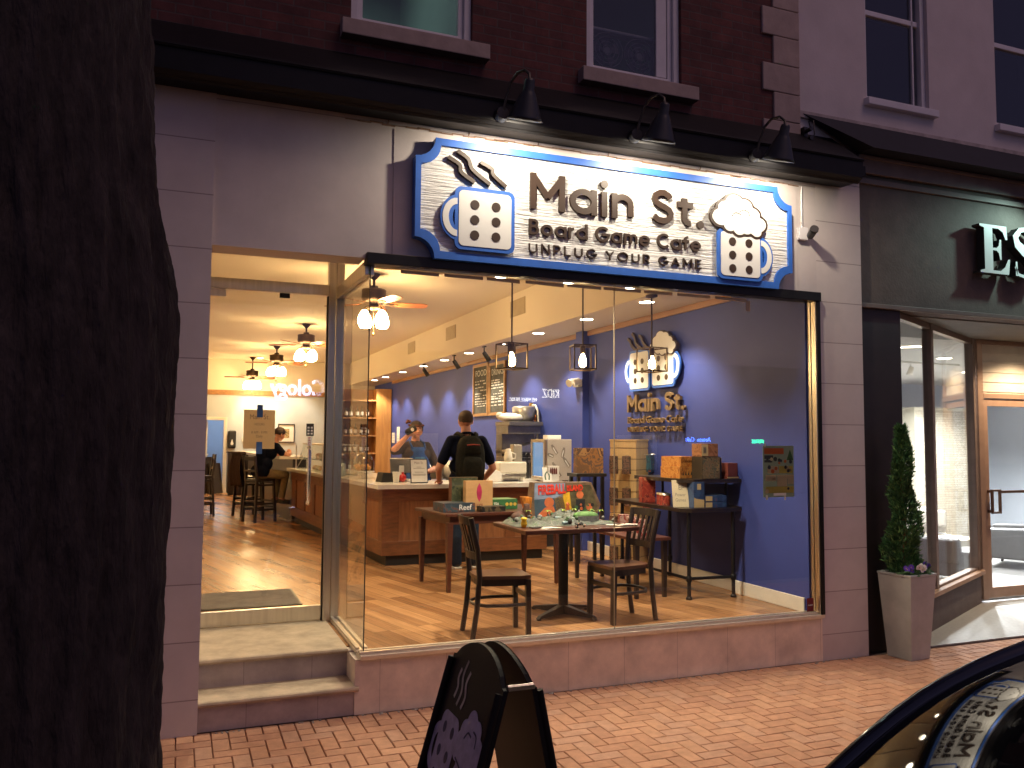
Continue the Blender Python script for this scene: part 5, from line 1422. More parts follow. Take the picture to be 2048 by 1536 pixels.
# pipe frame shelf along the wall
cr = thing('pipe_shelf', 'dark plank shelf rack on black pipe legs stacked with games along the blue wall', 'shelf', (4.38, 6.66, F))
b = B(); b.prism([(-.06, -.02), (.02, -.10), (.54, -.10), (.54, 0), (.68, 0), (.68, 1.35), (-.04, 1.30)], .80, .835, 'z'); b.build('shelf', M['dark_wood'], cr, bevel=.004)
b = B(); b.prism([(.10, -.02), (.53, -.02), (.53, 0), (.68, 0), (.68, .95), (.02, .95), (.0, .1)], 1.065, 1.10, 'z'); b.build('shelf', M['dark_wood'], cr, bevel=.004)
for x, y, z in ((.03, -.03, .80), (.50, -.06, .80), (.03, 1.22, .80), (.62, 1.22, .80)):
    b = B(); b.cyl((x, y, 0), (x, y, z), .018); b.lathe([(0, 0), (.03, 0), (.03, .02), (.018, .03)], (x, y, 0), n=12); b.lathe([(.018, 0), (.026, .005), (.026, .05), (.018, .055)], (x, y, .16), n=12); b.build('leg', M['iron'], cr)
b = B(); b.cyl((.03, -.03, .19), (.03, 1.22, .19), .014); b.cyl((.03, -.03, .19), (.50, -.06, .19), .014); b.cyl((.30, .3, .835), (.30, .3, 1.065), .014); b.cyl((.50, .04, .835), (.50, .04, 1.065), .014); b.cyl((.30, .85, .835), (.30, .85, 1.065), .014); b.build('pipe_frame', M['iron'], cr)
t = thing('low_bench', 'low mahogany bench between the far chair and the pipe shelf', 'bench', (4.14, 7.45, F))
b = B(); b.box(-.22, .17, -.68, .70, .53, .56); b.build('tabletop', M['red_wood'], t, bevel=.004)
for x, y in ((-.17, -.62), (.13, -.62), (.13, .62), (-.17, .62)):
    b = B(); b.hexa([(x - .016, y - .016, 0), (x + .016, y - .016, 0), (x + .016, y + .016, 0), (x - .016, y + .016, 0)], [(x - .024, y - .024, .53), (x + .024, y - .024, .53), (x + .024, y + .024, .53), (x - .024, y + .024, .53)]); b.build('leg', M['dark_wood'], t)
ST, SU = F + .836, F + 1.101
G1, G2 = 'games on the lower plank of the pipe shelf', 'games on the upper plank of the pipe shelf'
cream = mat('cream_label', (.58, .42, .20), .5, nz=(9, .1))
orange = art('orange', (.55, .22, .05), (.62, .28, .07), (.45, .16, .03), (.25, .08, .03), scale=18, seed=4)
gbox('upper orange box of the stacked pair on the high plank', (4.56, 6.86, SU + .112), (.20, .26, .095), R(12), orange, texts=[('ORIGINS', .03, 0, .04, .13, 0)], inks=[M['counter_wood']], group=G2)
t = gbox('lower orange box of the pair, with black figures along it', (4.55, 6.85, SU), (.21, .27, .11), R(9), orange, shapes=[([(x, .03), (x + .02, .03), (x + .012, .07)], 0) for x in (-.07, -.035, 0, .035, .07)], inks=[M['ink']], group=G2)
bm = art('bark', (.16, .10, .045), (.24, .16, .08), (.10, .10, .06), (.30, .20, .08), (.06, .04, .02), scale=20, seed=6)
gbox('large bark brown upright box on the high plank', (4.70, 6.68, SU), (.21, .16, .21), R(4), bm, art('spine', (.04, .03, .02), (.07, .05, .03), seed=8), group=G2)
gbox('cream and rust box lying on the bark brown box', (4.69, 6.69, SU + .212), (.20, .14, .12), R(4), art('rust', (.26, .10, .04), (.36, .16, .07), (.18, .07, .03), scale=9, seed=9), shapes=[([(-.095, .006), (-.02, .006), (-.02, .114), (-.095, .114)], 0), ([(-.075, .03), (-.04, .03), (-.04, .09), (-.075, .09)], 1)], inks=[cream, M['grey_ink']], group=G2)
gr_ = mat('spine_red', (.20, .05, .035), .5, nz=(9, .25)); 
for k in range(3): gbox('thin dark striped book box standing in the row, %s from the bark brown box' % ('first', 'second', 'third')[k], (4.835 + .028 * k, 6.72 + .05 * k, SU + (.0 if k else .0)), (.024, .15, .20 - .03 * k), R(4), mat('spine_dark', (.035, .022, .016), .5, nz=(9, .3)), cream, group=G2)
gbox('brick red cube box at the column end of the high plank', (4.96, 6.70, SU + .022), (.12, .16, .125), R(6), gr_, group=G2)
gbox('thin red box lying under the brick red cube box', (4.955, 6.69, SU), (.15, .17, .02), R(6), cream, gr_, gr_, group=G2)
navy = art('navy', (.025, .05, .13), (.04, .08, .18), (.12, .06, .12), scale=10, seed=3)
gbox('tall blue box with cream corners standing on the lower plank', (4.52, 6.62, ST), (.115, .12, .24), R(-4), navy, shapes=[([(-.053, .005), (.053, .005), (.053, .075), (-.03, .085), (-.053, .10)], 0), ([(-.02, .17), (.02, .17), (.02, .225), (-.02, .225)], 0)], inks=[cream], group=G1)
for k in range(2): gbox('%s of two flat blue boxes with cream ends on the lower plank' % ('lower', 'upper')[k], (4.70, 6.61, ST + .058 * k), (.23, .18, .056), R(-3), navy, shapes=[([(-.111, .005), (-.04, .005), (-.04, .05), (-.111, .05)], 0)], inks=[cream], group=G1)
t = thing('price_sign', 'cream leaning card lettered Power Games on the lower plank', 'sign', (4.39, 6.72, ST), R(-18))
b = B(); b.T = TR(0, 0, .002, rx=R(-14)); b.box(-.075, .075, 0, .006, 0, .26); b.box(-.02, .02, .006, .08, 0, .004); b.build('card', mat('cream_card', (.66, .55, .36), .7, nz=(9, .05)), t)
b = B(); b.T = TR(0, 0, .002, rx=R(-14)); addtext(b, 'EF', .07, TR(.01, -.001, .165), ext=.0004, width=.05); addtext(b, 'Power', .045, TR(0, -.001, .105), ext=.0004, width=.10); addtext(b, 'Games', .045, TR(0, -.001, .055), ext=.0004, width=.10); b.build('print', M['grey_ink'], t)
redp = art('redpack', (.28, .035, .025), (.38, .07, .04), (.16, .02, .02), (.45, .2, .1), scale=16, seed=2)
gbox('tall red patterned packet at the tower end of the lower plank', (4.42, 7.35, ST), (.14, .10, .25), R(-10), redp, group=G1)
for k in range(2):
    b = B(); b.cyl((0, 0, 0), (0, 0, .11), .055, n=18, m=0); b.lathe([(.057, .095), (.057, .113), (0, .116)], n=18, m=1)
    one(b, 'red_tin', [redp, M['steel']], 'round red tin, %s of the two beside the cream card' % ('nearer', 'farther')[k], 'tin', (4.40 + .05 * k, 7.02 + .13 * k, ST), 0, 'round red tins on the pipe shelf')
for k in range(3): gbox('red and white packet, %s of three standing on the low bench' % ('nearest', 'middle', 'farthest')[k], (4.10 + .05 * k, 6.95 + .25 * k, F + .561), (.10, .08, .15), R(-12), art('bench', (.3, .05, .04), (.5, .35, .3), (.12, .04, .04), scale=20, seed=k), group='packets on the low bench')
# door mat
b = B(); b.box(-.43, .43, -.38, .38, 0, .012, 0); b.ring([(-.45, -.40), (.45, -.40), (.45, .40), (-.45, .40)], [(-.43, -.38), (.43, -.38), (.43, .38), (-.43, .38)], 0, .009, 'z', 1)
one(b, 'door_mat', [mat('mat_pile', (.16, .135, .11), .95, nz=(6, .3), bump=(300, .6)), M['black_plastic']], 'worn grey mat lying just inside the glass door', 'mat', (.60, 7.98, F))
# bar stools
def stool(label, loc, rz):
    t = thing('bar_stool', label, 'bar stool', loc, rz, 'black bar stools')
    dw = M['dark_wood']
    b = B(); b.prism([(-.19, -.19), (.19, -.19), (.19, .19), (-.19, .19)], .70, .74, 'z'); b.build('seat', dw, t, bevel=.015)
    for sx in (-1, 1):
        for sy in (-1, 1):
            b = B(); x, y = sx * .20, sy * .19; x1, y1 = sx * .165, sy * .165
            b.hexa([(x - .02, y - .02, 0), (x + .02, y - .02, 0), (x + .02, y + .02, 0), (x - .02, y + .02, 0)], [(x1 - .02, y1 - .02, .70), (x1 + .02, y1 - .02, .70), (x1 + .02, y1 + .02, .70), (x1 - .02, y1 + .02, .70)])
            if sx < 0: b.hexa([(x1 - .02, y1 - .02, .74), (x1 + .02, y1 - .02, .74), (x1 + .02, y1 + .02, .74), (x1 - .02, y1 + .02, .74)], [(x1 - .06, y1 - .02, 1.14), (x1 - .03, y1 - .02, 1.14), (x1 - .03, y1 + .02, 1.14), (x1 - .06, y1 + .02, 1.14)])
            b.build('leg', dw, t)
    b = B()
    for z in (.20, .30, .62): b.box(-.18, .18, -.19, -.165, z, z + .03); b.box(-.18, .18, .165, .19, z, z + .03); b.box(-.19, -.165, -.18, .18, z + .04, z + .07); b.box(.165, .19, -.18, .18, z + .04, z + .07)
    b.build('stretcher', dw, t)
    b = B(); b.box(-.225, -.20, -.15, .15, 1.06, 1.13); b.box(-.20, -.175, -.15, .15, .86, .90); b.build('back_rail', dw, t)
    return t
stool('black bar stool under the seated customer', (1.33, 15.22, F), R(28))
stool('black bar stool behind the seated customer, with a brown jacket on its back', (1.22, 16.35, F), R(20))
stool('black bar stool cut off by the stone pier edge', (.42, 16.7, F), R(185))
b = B()
n = 10
vs = []
for j in range(9):
    for i in range(n + 1):
        u = i / n - .5
        zz = .62 - .62 * j / 8
        vs.append((-.24 - .05 * math.sin(j * .4) + .02 * math.sin(i * 2.1), u * (.40 + .02 * j), zz + .015 * math.sin(i * 1.7 + j)))
for k in range(2):
    b.add([(x + (.0 if k == 0 else .09), y, z) for x, y, z in vs], [(j * (n + 1) + i, j * (n + 1) + i + 1, (j + 1) * (n + 1) + i + 1, (j + 1) * (n + 1) + i) for j in range(8) for i in range(n)], 0, True)
b.box(-.26, -.15, -.19, .19, .60, .64)
o = one(b, 'jacket', M['brown_cloth'], 'dark brown jacket hung over a bar stool back', 'jacket', (1.22, 16.35, F + .55), R(20))
md = o.modifiers.new('thick', 'SOLIDIFY'); md.thickness = .012
# ================================================================ people
def hand(Bn, wr, dirv, palm, side, curl=.6, m=0, r=.0085):
    """palm and five bent fingers; dirv points to the fingertips, palm is the palm normal"""
    d, n = Vector(dirv).normalized(), Vector(palm).normalized()
    s_ = d.cross(n).normalized() * side
    w_ = Vector(wr)
    Bn.append((w_, w_ + d * .07, .026, .028, m))
    for i, (o, L) in enumerate(((-.030, .062), (-.010, .075), (.011, .070), (.030, .052))):
        a = w_ + d * .075 + s_ * o
        b1 = a + (d * math.cos(curl * .6) + n * math.sin(curl * .6)) * L * .55
        b2 = b1 + (d * math.cos(curl * 1.8) + n * math.sin(curl * 1.8)) * L * .5
        Bn.append((a - d * .02, a, .011, .010, m)); Bn.append((a, b1, .010, .009, m)); Bn.append((b1, b2, .009, .007, m))
    a = w_ + d * .02 - s_ * .026
    b1 = a + (d * .6 - s_ * .6 + n * .4).normalized() * .04
    b2 = b1 + (d * .9 + n * .5).normalized() * .03
    Bn.append((a, b1, .013, .010, m)); Bn.append((b1, b2, .010, .008, m))

def body(name, bones, mats, parent, voxel=.0095):
    b = B()
    for p, q, r0, r1, mi in bones:
        p, q = Vector(p), Vector(q)
        b.sph(p, r0, 12, 8); b.sph(q, r1, 12, 8)
        if (q - p).length > 1e-4: b.cyl(p, q, r0, r1, 14)
    o = b.build(name, mats, None)
    rm = o.modifiers.new('remesh', 'REMESH'); rm.mode = 'VOXEL'; rm.voxel_size = voxel; rm.use_smooth_shade = True
    sm = o.modifiers.new('smooth', 'SMOOTH'); sm.iterations = 3; sm.factor = .5
    dg = bpy.context.evaluated_depsgraph_get()
    me = bpy.data.meshes.new_from_object(o.evaluated_get(dg))
    bpy.data.objects.remove(o)
    me.materials.clear()
    for x in mats: me.materials.append(x)
    seg = [(Vector(p), Vector(q) - Vector(p), max((Vector(q) - Vector(p)).length_squared, 1e-9), r0, r1, mi) for p, q, r0, r1, mi in bones]
    for pl in me.polygons:
        c = pl.center
        best, bi = 9, 0
        for p, d, l2, r0, r1, mi in seg:
            t_ = min(1, max(0, (c - p).dot(d) / l2))
            e = (c - p - d * t_).length - (r0 + (r1 - r0) * t_)
            if e < best: best, bi = e, mi
        pl.material_index = bi
        pl.use_smooth = True
    o = bpy.data.objects.new(name, me)
    COL.objects.link(o)
    o.parent = parent
    return o

def head(bones, c, fwd, m=0):
    """skull, jaw, nose, ears; fwd is the way the face looks"""
    c = Vector(c); f = Vector(fwd).normalized(); s_ = f.cross(Vector((0, 0, 1))).normalized(); u = s_.cross(f)
    P = lambda x, y, z: c + s_ * x + f * y + u * z
    bones += [(P(0, -.025, .02), P(0, .015, .03), .083, .078, m), (P(0, .02, -.03), P(0, .045, -.075), .062, .036, m), (P(0, .085, .0), P(0, .098, -.028), .009, .014, m),
              (P(-.03, .045, -.03), P(.03, .045, -.03), .042, .042, m)]
    for k in (-1, 1): bones.append((P(k * .080, -.01, .01), P(k * .078, -.005, -.03), .014, .010, m))
    return P
def face(P, parent, r=.009):
    b = B()
    for k in (-1, 1): b.sph(P(k * .032, .083, .005), .010, 8, 6, 0); b.sph(P(k * .032, .090, .005), .0055, 8, 6, 1)
    for k in (-1, 1): b.tube([P(k * .016, .091, .026), P(k * .034, .090, .032), P(k * .05, .078, .024)], .004, 5, m=1)
    b.tube([P(-.022, .078, -.058), P(0, .088, -.055), P(.022, .078, -.058)], .006, 6, m=2)
    b.build('face', [M['white'], M['hair_dark'], mat('lip', (.40, .10, .08), .4, nz=(20, .1))], parent)

# the customer with the backpack, seen from behind
SK, NV, JN, SH, SO = 0, 1, 2, 3, 4
mp_ = thing('person', 'man with short brown hair in navy shirt and jeans standing back turned at the counter', 'person', (3.06, 9.10, F), 0)
bn = []
P = head(bn, (0, .03, 1.665), (.12, 1, -.05))
bn += [((0, .0, 1.50), (0, .015, 1.58), .062, .058, SK), ((-.10, -.01, 1.44), (.10, -.01, 1.44), .075, .075, NV), ((-.10, -.02, 1.33), (.10, -.02, 1.33), .112, .112, NV), ((-.09, -.01, 1.15), (.09, -.01, 1.15), .112, .112, NV),
       ((-.09, -.01, 1.00), (.09, -.01, 1.00), .118, .118, NV), ((-.085, -.01, .92), (.085, -.01, .92), .118, .118, JN), ((0, -.01, 1.38), (0, -.01, 1.10), .13, .125, NV)]
for k in (-1, 1):
    bn += [((k * .18, -.01, 1.435), (k * .235, -.02, 1.33), .070, .067, NV), ((k * .235, -.02, 1.33), (k * .285, -.02, 1.22), .067, .062, NV), ((k * .28, -.02, 1.23), (k * .325, -.01, 1.13), .046, .043, SK), ((k * .325, -.01, 1.13), (k * .27, .16, .985), .042, .029, SK)]
    hand(bn, (k * .265, .17, .98), (-k * .35, .9, -.1), (0, 0, -1), k, .4)
    bn += [((k * .09, 0, .90), (k * .10, .015, .52), .098, .068, JN), ((k * .10, .015, .52), (k * .105, -.02, .12), .066, .055, JN), ((k * .105, -.02, .11), (k * .105, -.02, .07), .056, .058, JN), ((k * .105, -.03, .055), (k * .13, .14, .04), .045, .038, SH)]
body('body', bn, [M['skin'], M['navy'], M['jeans'], M['shoe'], M['sole']], mp_)
b = B()
for k in (-1, 1): b.hexa([(k * .105 - .045, -.085, 0), (k * .105 + .045, -.085, 0), (k * .13 + .045, .18, 0), (k * .13 - .045, .18, 0)], [(k * .105 - .045, -.085, .025), (k * .105 + .045, -.085, .025), (k * .13 + .045, .18, .022), (k * .13 - .045, .18, .022)])
b.build('shoe_sole', M['sole'], mp_, bevel=.006)
def haircap(P, m, parent, low=-.05, back=.5, r=(.092, .104, .098), c=(0, -.012, .035), cut=.035, wob=.0):
    """hair shell hugging the skull; left open over the face"""
    b = B(); n, k = 22, 12
    vs, fs = [], []
    for j in range(k + 1):
        for i in range(n):
            a = 2 * PI * i / n
            front = max(0, math.sin(a))
            tmax = PI * (.70 - .30 * front ** 1.2)
            t_ = tmax * j / k
            rr = 1 + wob * math.sin(i * 5.1 + j * 2.3)
            vs.append(P(c[0] + rr * r[0] * math.sin(t_) * math.cos(a), c[1] + rr * r[1] * math.sin(t_) * math.sin(a), c[2] + rr * r[2] * math.cos(t_)))
    for j in range(k):
        for i in range(n): fs.append((j * n + i, (j + 1) * n + i, (j + 1) * n + (i + 1) % n, j * n + (i + 1) % n))
    b.add(vs, fs, 0, True)
    o = b.build('hair', m, parent)
    md = o.modifiers.new('thick', 'SOLIDIFY'); md.thickness = .012; md.offset = -1
    return o
haircap(P, M['hair_brown'], mp_, r=(.088, .106, .094))
b = B(); b.tube([(.072 * math.cos(a), -.005 + .066 * math.sin(a), 1.515 - .02 * math.sin(a)) for a in [2 * PI * i / 20 for i in range(20)]], .014, 7, closed=True); b.build('collar', M['navy'], mp_)
bp = thing('backpack', 'dark olive black backpack with red trim worn by the man at the counter', 'backpack', (3.06, 8.955, F + 1.0), 0)
def rloft(b, secs, n=20, m=0):
    """rounded-box sections (cx, cy, z, rx, ry) joined into a closed body"""
    vs = []
    for cx, cy, z, rx, ry in secs:
        for i in range(n):
            a = 2 * PI * i / n
            c, s_ = math.cos(a), math.sin(a)
            vs.append((cx + rx * math.copysign(abs(c) ** .55, c), cy + ry * math.copysign(abs(s_) ** .55, s_), z))
    k = len(secs)
    b.add(vs, [(j * n + i, j * n + (i + 1) % n, (j + 1) * n + (i + 1) % n, (j + 1) * n + i) for j in range(k - 1) for i in range(n)], m, True)
    b.add(vs[:n], [tuple(range(n - 1, -1, -1))], m); b.add(vs[-n:], [tuple(range(n))], m)
b = B(); rloft(b, [(0, 0, .0, .13, .07), (0, -.005, .02, .155, .09), (0, -.01, .15, .165, .10), (0, -.005, .30, .16, .092), (0, .0, .40, .145, .08), (0, .01, .465, .11, .06), (0, .015, .495, .06, .04), (0, .02, .50, .02, .02)]); b.build('main_bag', M['pack'], bp)
b = B(); rloft(b, [(0, -.095, .04, .10, .03), (0, -.10, .06, .115, .038), (0, -.105, .20, .115, .036), (0, -.10, .25, .095, .025), (0, -.095, .265, .05, .015)]); b.build('front_pocket', M['pack'], bp)
b = B(); rloft(b, [(0, -.085, .29, .10, .02), (0, -.09, .31, .11, .026), (0, -.075, .40, .095, .026), (0, -.06, .43, .06, .015)]); b.build('front_pocket', M['pack'], bp)
b = B(); b.tube([(-.075, -.118, .392), (0, -.127, .40), (.075, -.118, .392)], .008, 6); b.tube([(-.03, -.108, .02), (.03, -.108, .02)], .010, 6); b.build('red_trim', mat('red_webbing', (.30, .035, .02), .8, nz=(20, .2)), bp)
b = B()
for k in (-1, 1): b.tube([(k * .07, .01, .46), (k * .095, .06, .51), (k * .105, .14, .525), (k * .12, .20, .50)], [.022, .024, .024, .022], 8); b.tube([(k * .15, .02, .06), (k * .185, .10, .10), (k * .19, .18, .16)], .010, 6)
b.tube([(-.16, -.02, .10), (-.18, -.03, .0), (-.19, -.02, -.10)], .012, 6)
b.tube([(-.02, .01, .49), (0, -.01, .53), (.02, .01, .49)], .007, 6)
b.build('strap', M['pack'], bp)

# the woman in the apron, drinking
wp = thing('person', 'woman in a blue apron and brown shirt behind the counter drinking from a raised cup', 'person', (2.93, 10.84, F), R(8))
bn = []
P = head(bn, (.0, -.03, 1.565), (-.18, -1, .10))
BR = 1
bn += [((0, 0, 1.41), (0, -.015, 1.48), .056, .056, SK), ((-.095, 0, 1.36), (.095, 0, 1.36), .070, .070, BR), ((-.08, -.02, 1.24), (.08, -.02, 1.24), .118, .118, BR), ((-.08, -.0, 1.06), (.08, -.0, 1.06), .118, .118, BR), ((-.10, 0, .90), (.10, 0, .90), .130, .130, JN), ((0, -.01, 1.30), (0, 0, 1.0), .135, .14, BR)]
bn += [((-.165, 0, 1.355), (-.25, -.03, 1.31), .066, .064, BR), ((-.25, -.03, 1.31), (-.335, -.10, 1.30), .064, .058, BR), ((-.32, -.09, 1.31), (-.345, -.12, 1.315), .047, .046, SK), ((-.345, -.12, 1.315), (-.20, -.20, 1.49), .045, .031, SK)]
hand(bn, (-.195, -.205, 1.495), (.45, -.10, .55), (.5, .3, -.3), 1, .8)
bn += [((.165, 0, 1.355), (.245, -.01, 1.21), .066, .062, BR), ((.245, -.01, 1.21), (.285, -.04, 1.09), .061, .058, BR), ((.28, -.04, 1.10), (.28, -.06, 1.06), .047, .046, SK), ((.28, -.06, 1.06), (.10, -.20, 1.03), .044, .030, SK)]
hand(bn, (.095, -.205, 1.03), (-.9, -.1, 0), (0, .4, -1), 1, .5)
for k in (-1, 1): bn += [((k * .09, 0, .88), (k * .095, .0, .48), .10, .07, JN), ((k * .095, 0, .48), (k * .095, .02, .10), .066, .052, JN), ((k * .095, .02, .05), (k * .11, -.13, .04), .046, .038, SH)]
body('body', bn, [M['skin'], M['brown_cloth'], M['jeans'], M['shoe']], wp)
face(P, wp)
haircap(P, M['hair_dark'], wp, r=(.096, .108, .102), c=(0, -.016, .036), wob=.025)
b = B(); b.tube([P(.098 * math.cos(a), -.012 + .105 * math.sin(a), .075 - .02 * math.sin(a)) for a in [2 * PI * i / 22 for i in range(22)]], .013, 7, closed=True)
b.tube([P(.07, -.03, .12), P(.11, -.03, .13), P(.13, -.02, .10)], [.02, .026, .014], 7)
b.build('headband', mat('brown_bandana', (.10, .03, .015), .8, nz=(50, .5)), wp)
b = B(); n_, k_ = 10, 12
vs = []
for j in range(k_ + 1):
    z = .55 + .80 * j / k_
    hw = .17 if z < 1.08 else .17 - .07 * (z - 1.08) / .27
    for i in range(n_ + 1):
        u = -1 + 2 * i / n_
        yy = -(.165 - .05 * u * u) if z < 1.28 else -(.145 - .045 * u * u - .05 * 0)
        vs.append((hw * u, yy - .004 * math.sin(i * 2 + j), z))
b.add(vs, [(j * (n_ + 1) + i, j * (n_ + 1) + i + 1, (j + 1) * (n_ + 1) + i + 1, (j + 1) * (n_ + 1) + i) for j in range(k_) for i in range(n_)], 0, True)
for k in (-1, 1): b.tube([(k * .09, -.12, 1.34), (k * .10, -.07, 1.40), (k * .08, .03, 1.44)], .013, 6)
ap = b.build('apron', M['apron'], wp)
md = ap.modifiers.new('thick', 'SOLIDIFY'); md.thickness = .006
b = B(); emblem(b, b, b, -.032, 1.19, .045, .05, -1, -.176, s=.14); emblem(b, b, b, .032, 1.19, .045, .05, 1, -.176, s=.14); b.box(-.055, .055, -.178, -.172, 1.125, 1.14)
b.build('apron_print', mat('print_pale_blue', (.10, .26, .46), .7, nz=(9, .2)), ap)
cp = thing('drinking_cup', 'dark ceramic cup with a pale spot held to the mouth of the woman', 'cup', (2.795, 10.58, F + 1.57), 0)
b = B(); b.T = TR(0, 0, 0, ry=R(60), rx=R(-20)); b.lathe([(0, -.07), (.038, -.07), (.046, .06), (.048, .066), (.044, .066), (.036, -.06), (0, -.06)], n=18); b.build('cup_body', M['ink'], cp)
b = B(); b.T = TR(0, 0, 0, ry=R(60), rx=R(-20)); b.cyl((0, -.040, 0), (0, -.047, 0), .024); b.build('mark', M['white'], cp)

# the seated customer
sp = thing('person', 'person in navy tee and khaki trousers hunched on a stool at the raised bar', 'person', (1.33, 15.22, F), R(-68))
bn = []
P = head(bn, (0, .36, 1.515), (0, 1, -.35))
KH = 2
bn += [((0, .25, 1.36), (0, .31, 1.44), .058, .056, SK), ((-.10, .20, 1.30), (.10, .20, 1.30), .078, .078, NV), ((-.09, .14, 1.18), (.09, .14, 1.18), .115, .115, NV), ((-.09, .06, 1.00), (.09, .06, 1.00), .120, .120, NV), ((-.09, .0, .87), (.09, .0, .87), .125, .125, NV), ((-.09, .0, .83), (.09, .0, .83), .10, .10, KH), ((0, .05, 1.2), (0, 0, .9), .12, .12, NV)]
for k in (-1, 1):
    bn += [((k * .17, .21, 1.30), (k * .23, .28, 1.20), .070, .064, NV), ((k * .225, .275, 1.205), (k * .265, .38, 1.155), .047, .043, SK), ((k * .265, .38, 1.155), (k * .09, .52, 1.17), .042, .030, SK)]
    hand(bn, (k * .085, .525, 1.175), (-k * .7, .35, .35), (0, -.8, .2), k, .9)
    bn += [((k * .09, .02, .835), (k * .13, .42, .80), .092, .070, KH), ((k * .13, .42, .80), (k * .12, .36, .42), .066, .055, KH), ((k * .12, .36, .40), (k * .12, .37, .37), .05, .046, SK), ((k * .12, .33, .345), (k * .13, .52, .315), .044, .038, SH)]
body('body', bn, [M['skin'], M['navy'], M['khaki'], mat('tan_shoe', (.10, .085, .05), .6, nz=(20, .3))], sp, .011)
face(P, sp)
haircap(P, M['hair_dark'], sp, wob=.02)

# ================================================================ tree
tr = thing('street_tree', 'massive dark bark tree trunk filling the whole edge of the photo nearest the viewer', 'tree', (-.47, 3.10, 0))
b = B(); na, nz_ = 230, 420
vs = []
for j in range(nz_ + 1):
    z = 5.6 * j / nz_
    base = .425 + .10 * math.exp(-z / .30) - .010 * z + .012 * math.exp(-((z - 2.25) / .42) ** 2)
    cx = .012 * math.sin(z * 1.1) - .055 * max(0, z - 2.0)
    for i in range(na):
        a = 2 * PI * i / na
        q = Vector((math.cos(a) * 2.2, math.sin(a) * 2.2, z * .55))
        rg = 1 - abs(noise.noise(q * 2.6)) * 2
        fine = noise.fractal(Vector((math.cos(a) * 9, math.sin(a) * 9, z * 2.4)), 1, 2, 4)
        knob = .028 * math.exp(-((z - 2.30) / .22) ** 2) * max(0, math.cos(a + .15)) ** 4
        fine2 = noise.fractal(Vector((math.cos(a) * 24, math.sin(a) * 24, z * 7)), 1, 2, 3)
        r = base + .020 * rg + .016 * fine + .009 * fine2 + .022 * noise.noise(Vector((math.cos(a), math.sin(a), z * .8))) + knob
        vs.append((cx + r * math.cos(a), r * math.sin(a), z))
b.add(vs, [(j * na + i, j * na + (i + 1) % na, (j + 1) * na + (i + 1) % na, (j + 1) * na + i) for j in range(nz_) for i in range(na)], 0, True)
bark = mat('bark', (.030, .022, .021), .95, nz=(9, .6), bump=(26, 1.0), stretch=(2.2, 2.2, .6))
b.build('trunk', bark, tr)
b = B()
for a, L_ in ((.4, 1.6), (2.3, 1.8), (4.4, 1.5)):
    c, s_ = math.cos(a), math.sin(a)
    b.tube([(-.1, 0, 5.2), (.35 * c - .1, .35 * s_, 5.9), (.8 * c, .8 * s_, 6.6), (L_ * c, L_ * s_, 7.6)], [.32, .24, .16, .09], 12)
b.build('limb', bark, tr)
b = B()
for i in range(1500):
    a, rr, z = rnd.random() * 2 * PI, 2.2 * math.sqrt(rnd.random()), rnd.uniform(6.6, 9.2)
    if noise.noise(Vector((rr * math.cos(a), rr * math.sin(a), z)) * 1.1) < -.12: continue
    p = Vector((rr * math.cos(a), rr * math.sin(a), z)); u = Vector((rnd.gauss(0, 1), rnd.gauss(0, 1), rnd.gauss(0, .5))).normalized() * .10; v = u.orthogonal().normalized() * .055
    b.add([p - u, p + v, p + u, p - v], [(0, 1, 2, 3)])
b.build('crown', mat('dark_leaves', (.035, .06, .02), .8, nz=(3, .4)), tr)

# ================================================================ sandwich board
af = thing('sandwich_board', 'black sandwich board with arched top and painted mugs standing on the brick sidewalk', 'sandwich board', (1.27, 3.39, 0))
def panel(b, xt, xb, th, inset=0, m=0):
    """leaning arched panel: y across, arched top"""
    ws, wb = .31 - inset, .33 - inset
    pts = [(-wb, .02 + inset), (wb, .02 + inset), (ws, .87 - inset * .3)]
    n = 14
    for i in range(n + 1):
        u = 1 - 2 * i / n
        pts.append((u * (ws - .03), .875 + .095 * (1 - u * u) ** .8 - inset * .6))
    pts.append((-ws, .87 - inset * .3))
    fx = lambda z: xb + (xt - xb) * (z / 1.0)
    k = len(pts)
    sg_ = -1 if xt > xb else 1
    vs = [(fx(z), y, z) for y, z in pts] + [(fx(z) - sg_ * th, y, z) for y, z in pts]
    b.add(vs, [tuple(range(k)), tuple(range(2 * k - 1, k - 1, -1))] + [(i, (i + 1) % k, k + (i + 1) % k, k + i) for i in range(k)], m)
    return fx
blk = mat('board_black', (.006, .006, .007), .6, nz=(9, .3), spec=.2)
b = B(); fx = panel(b, -.035, -.32, .022); face_ = b.build('front_panel', blk, af, bevel=.003)
b = B(); panel(b, .045, .235, .022); b.build('rear_panel', blk, af, bevel=.003)
for k in (-1, 1):
    b = B(); b.tube([(fx(.02) - .012, k * .322, .02), (fx(.86) - .012, k * .304, .86)], .016, 6); b.build('edge_strip', blk, af)
    b = B(); b.tube([(.235 + .012, k * .322, .02), (.045 + .19 * .14 + .012, k * .304, .86)], .016, 6); b.build('edge_strip', blk, af)
b = B()
for k in (-1, 1): b.box(-.05, .06, k * .30 - .012, k * .30 + .012, .868, .884); b.cyl((-.05, k * .30, .882), (.06, k * .30, .882), .007)
b.build('hinge', M['steel'], af)
b = B()
pal, dpl = mat('paint_lilac', (.34, .36, .56), .6, nz=(14, .25)), mat('paint_navy', (.02, .03, .10), .6, nz=(9, .2))
def onface(poly, k, lift):
    vs = [(fx(z) - lift, -y, z) for y, z in poly]
    b.add(vs, [tuple(range(len(vs)))], k); b.add([(x - .0006, y, z) for x, y, z in vs], [tuple(range(len(vs)))[::-1]], k)
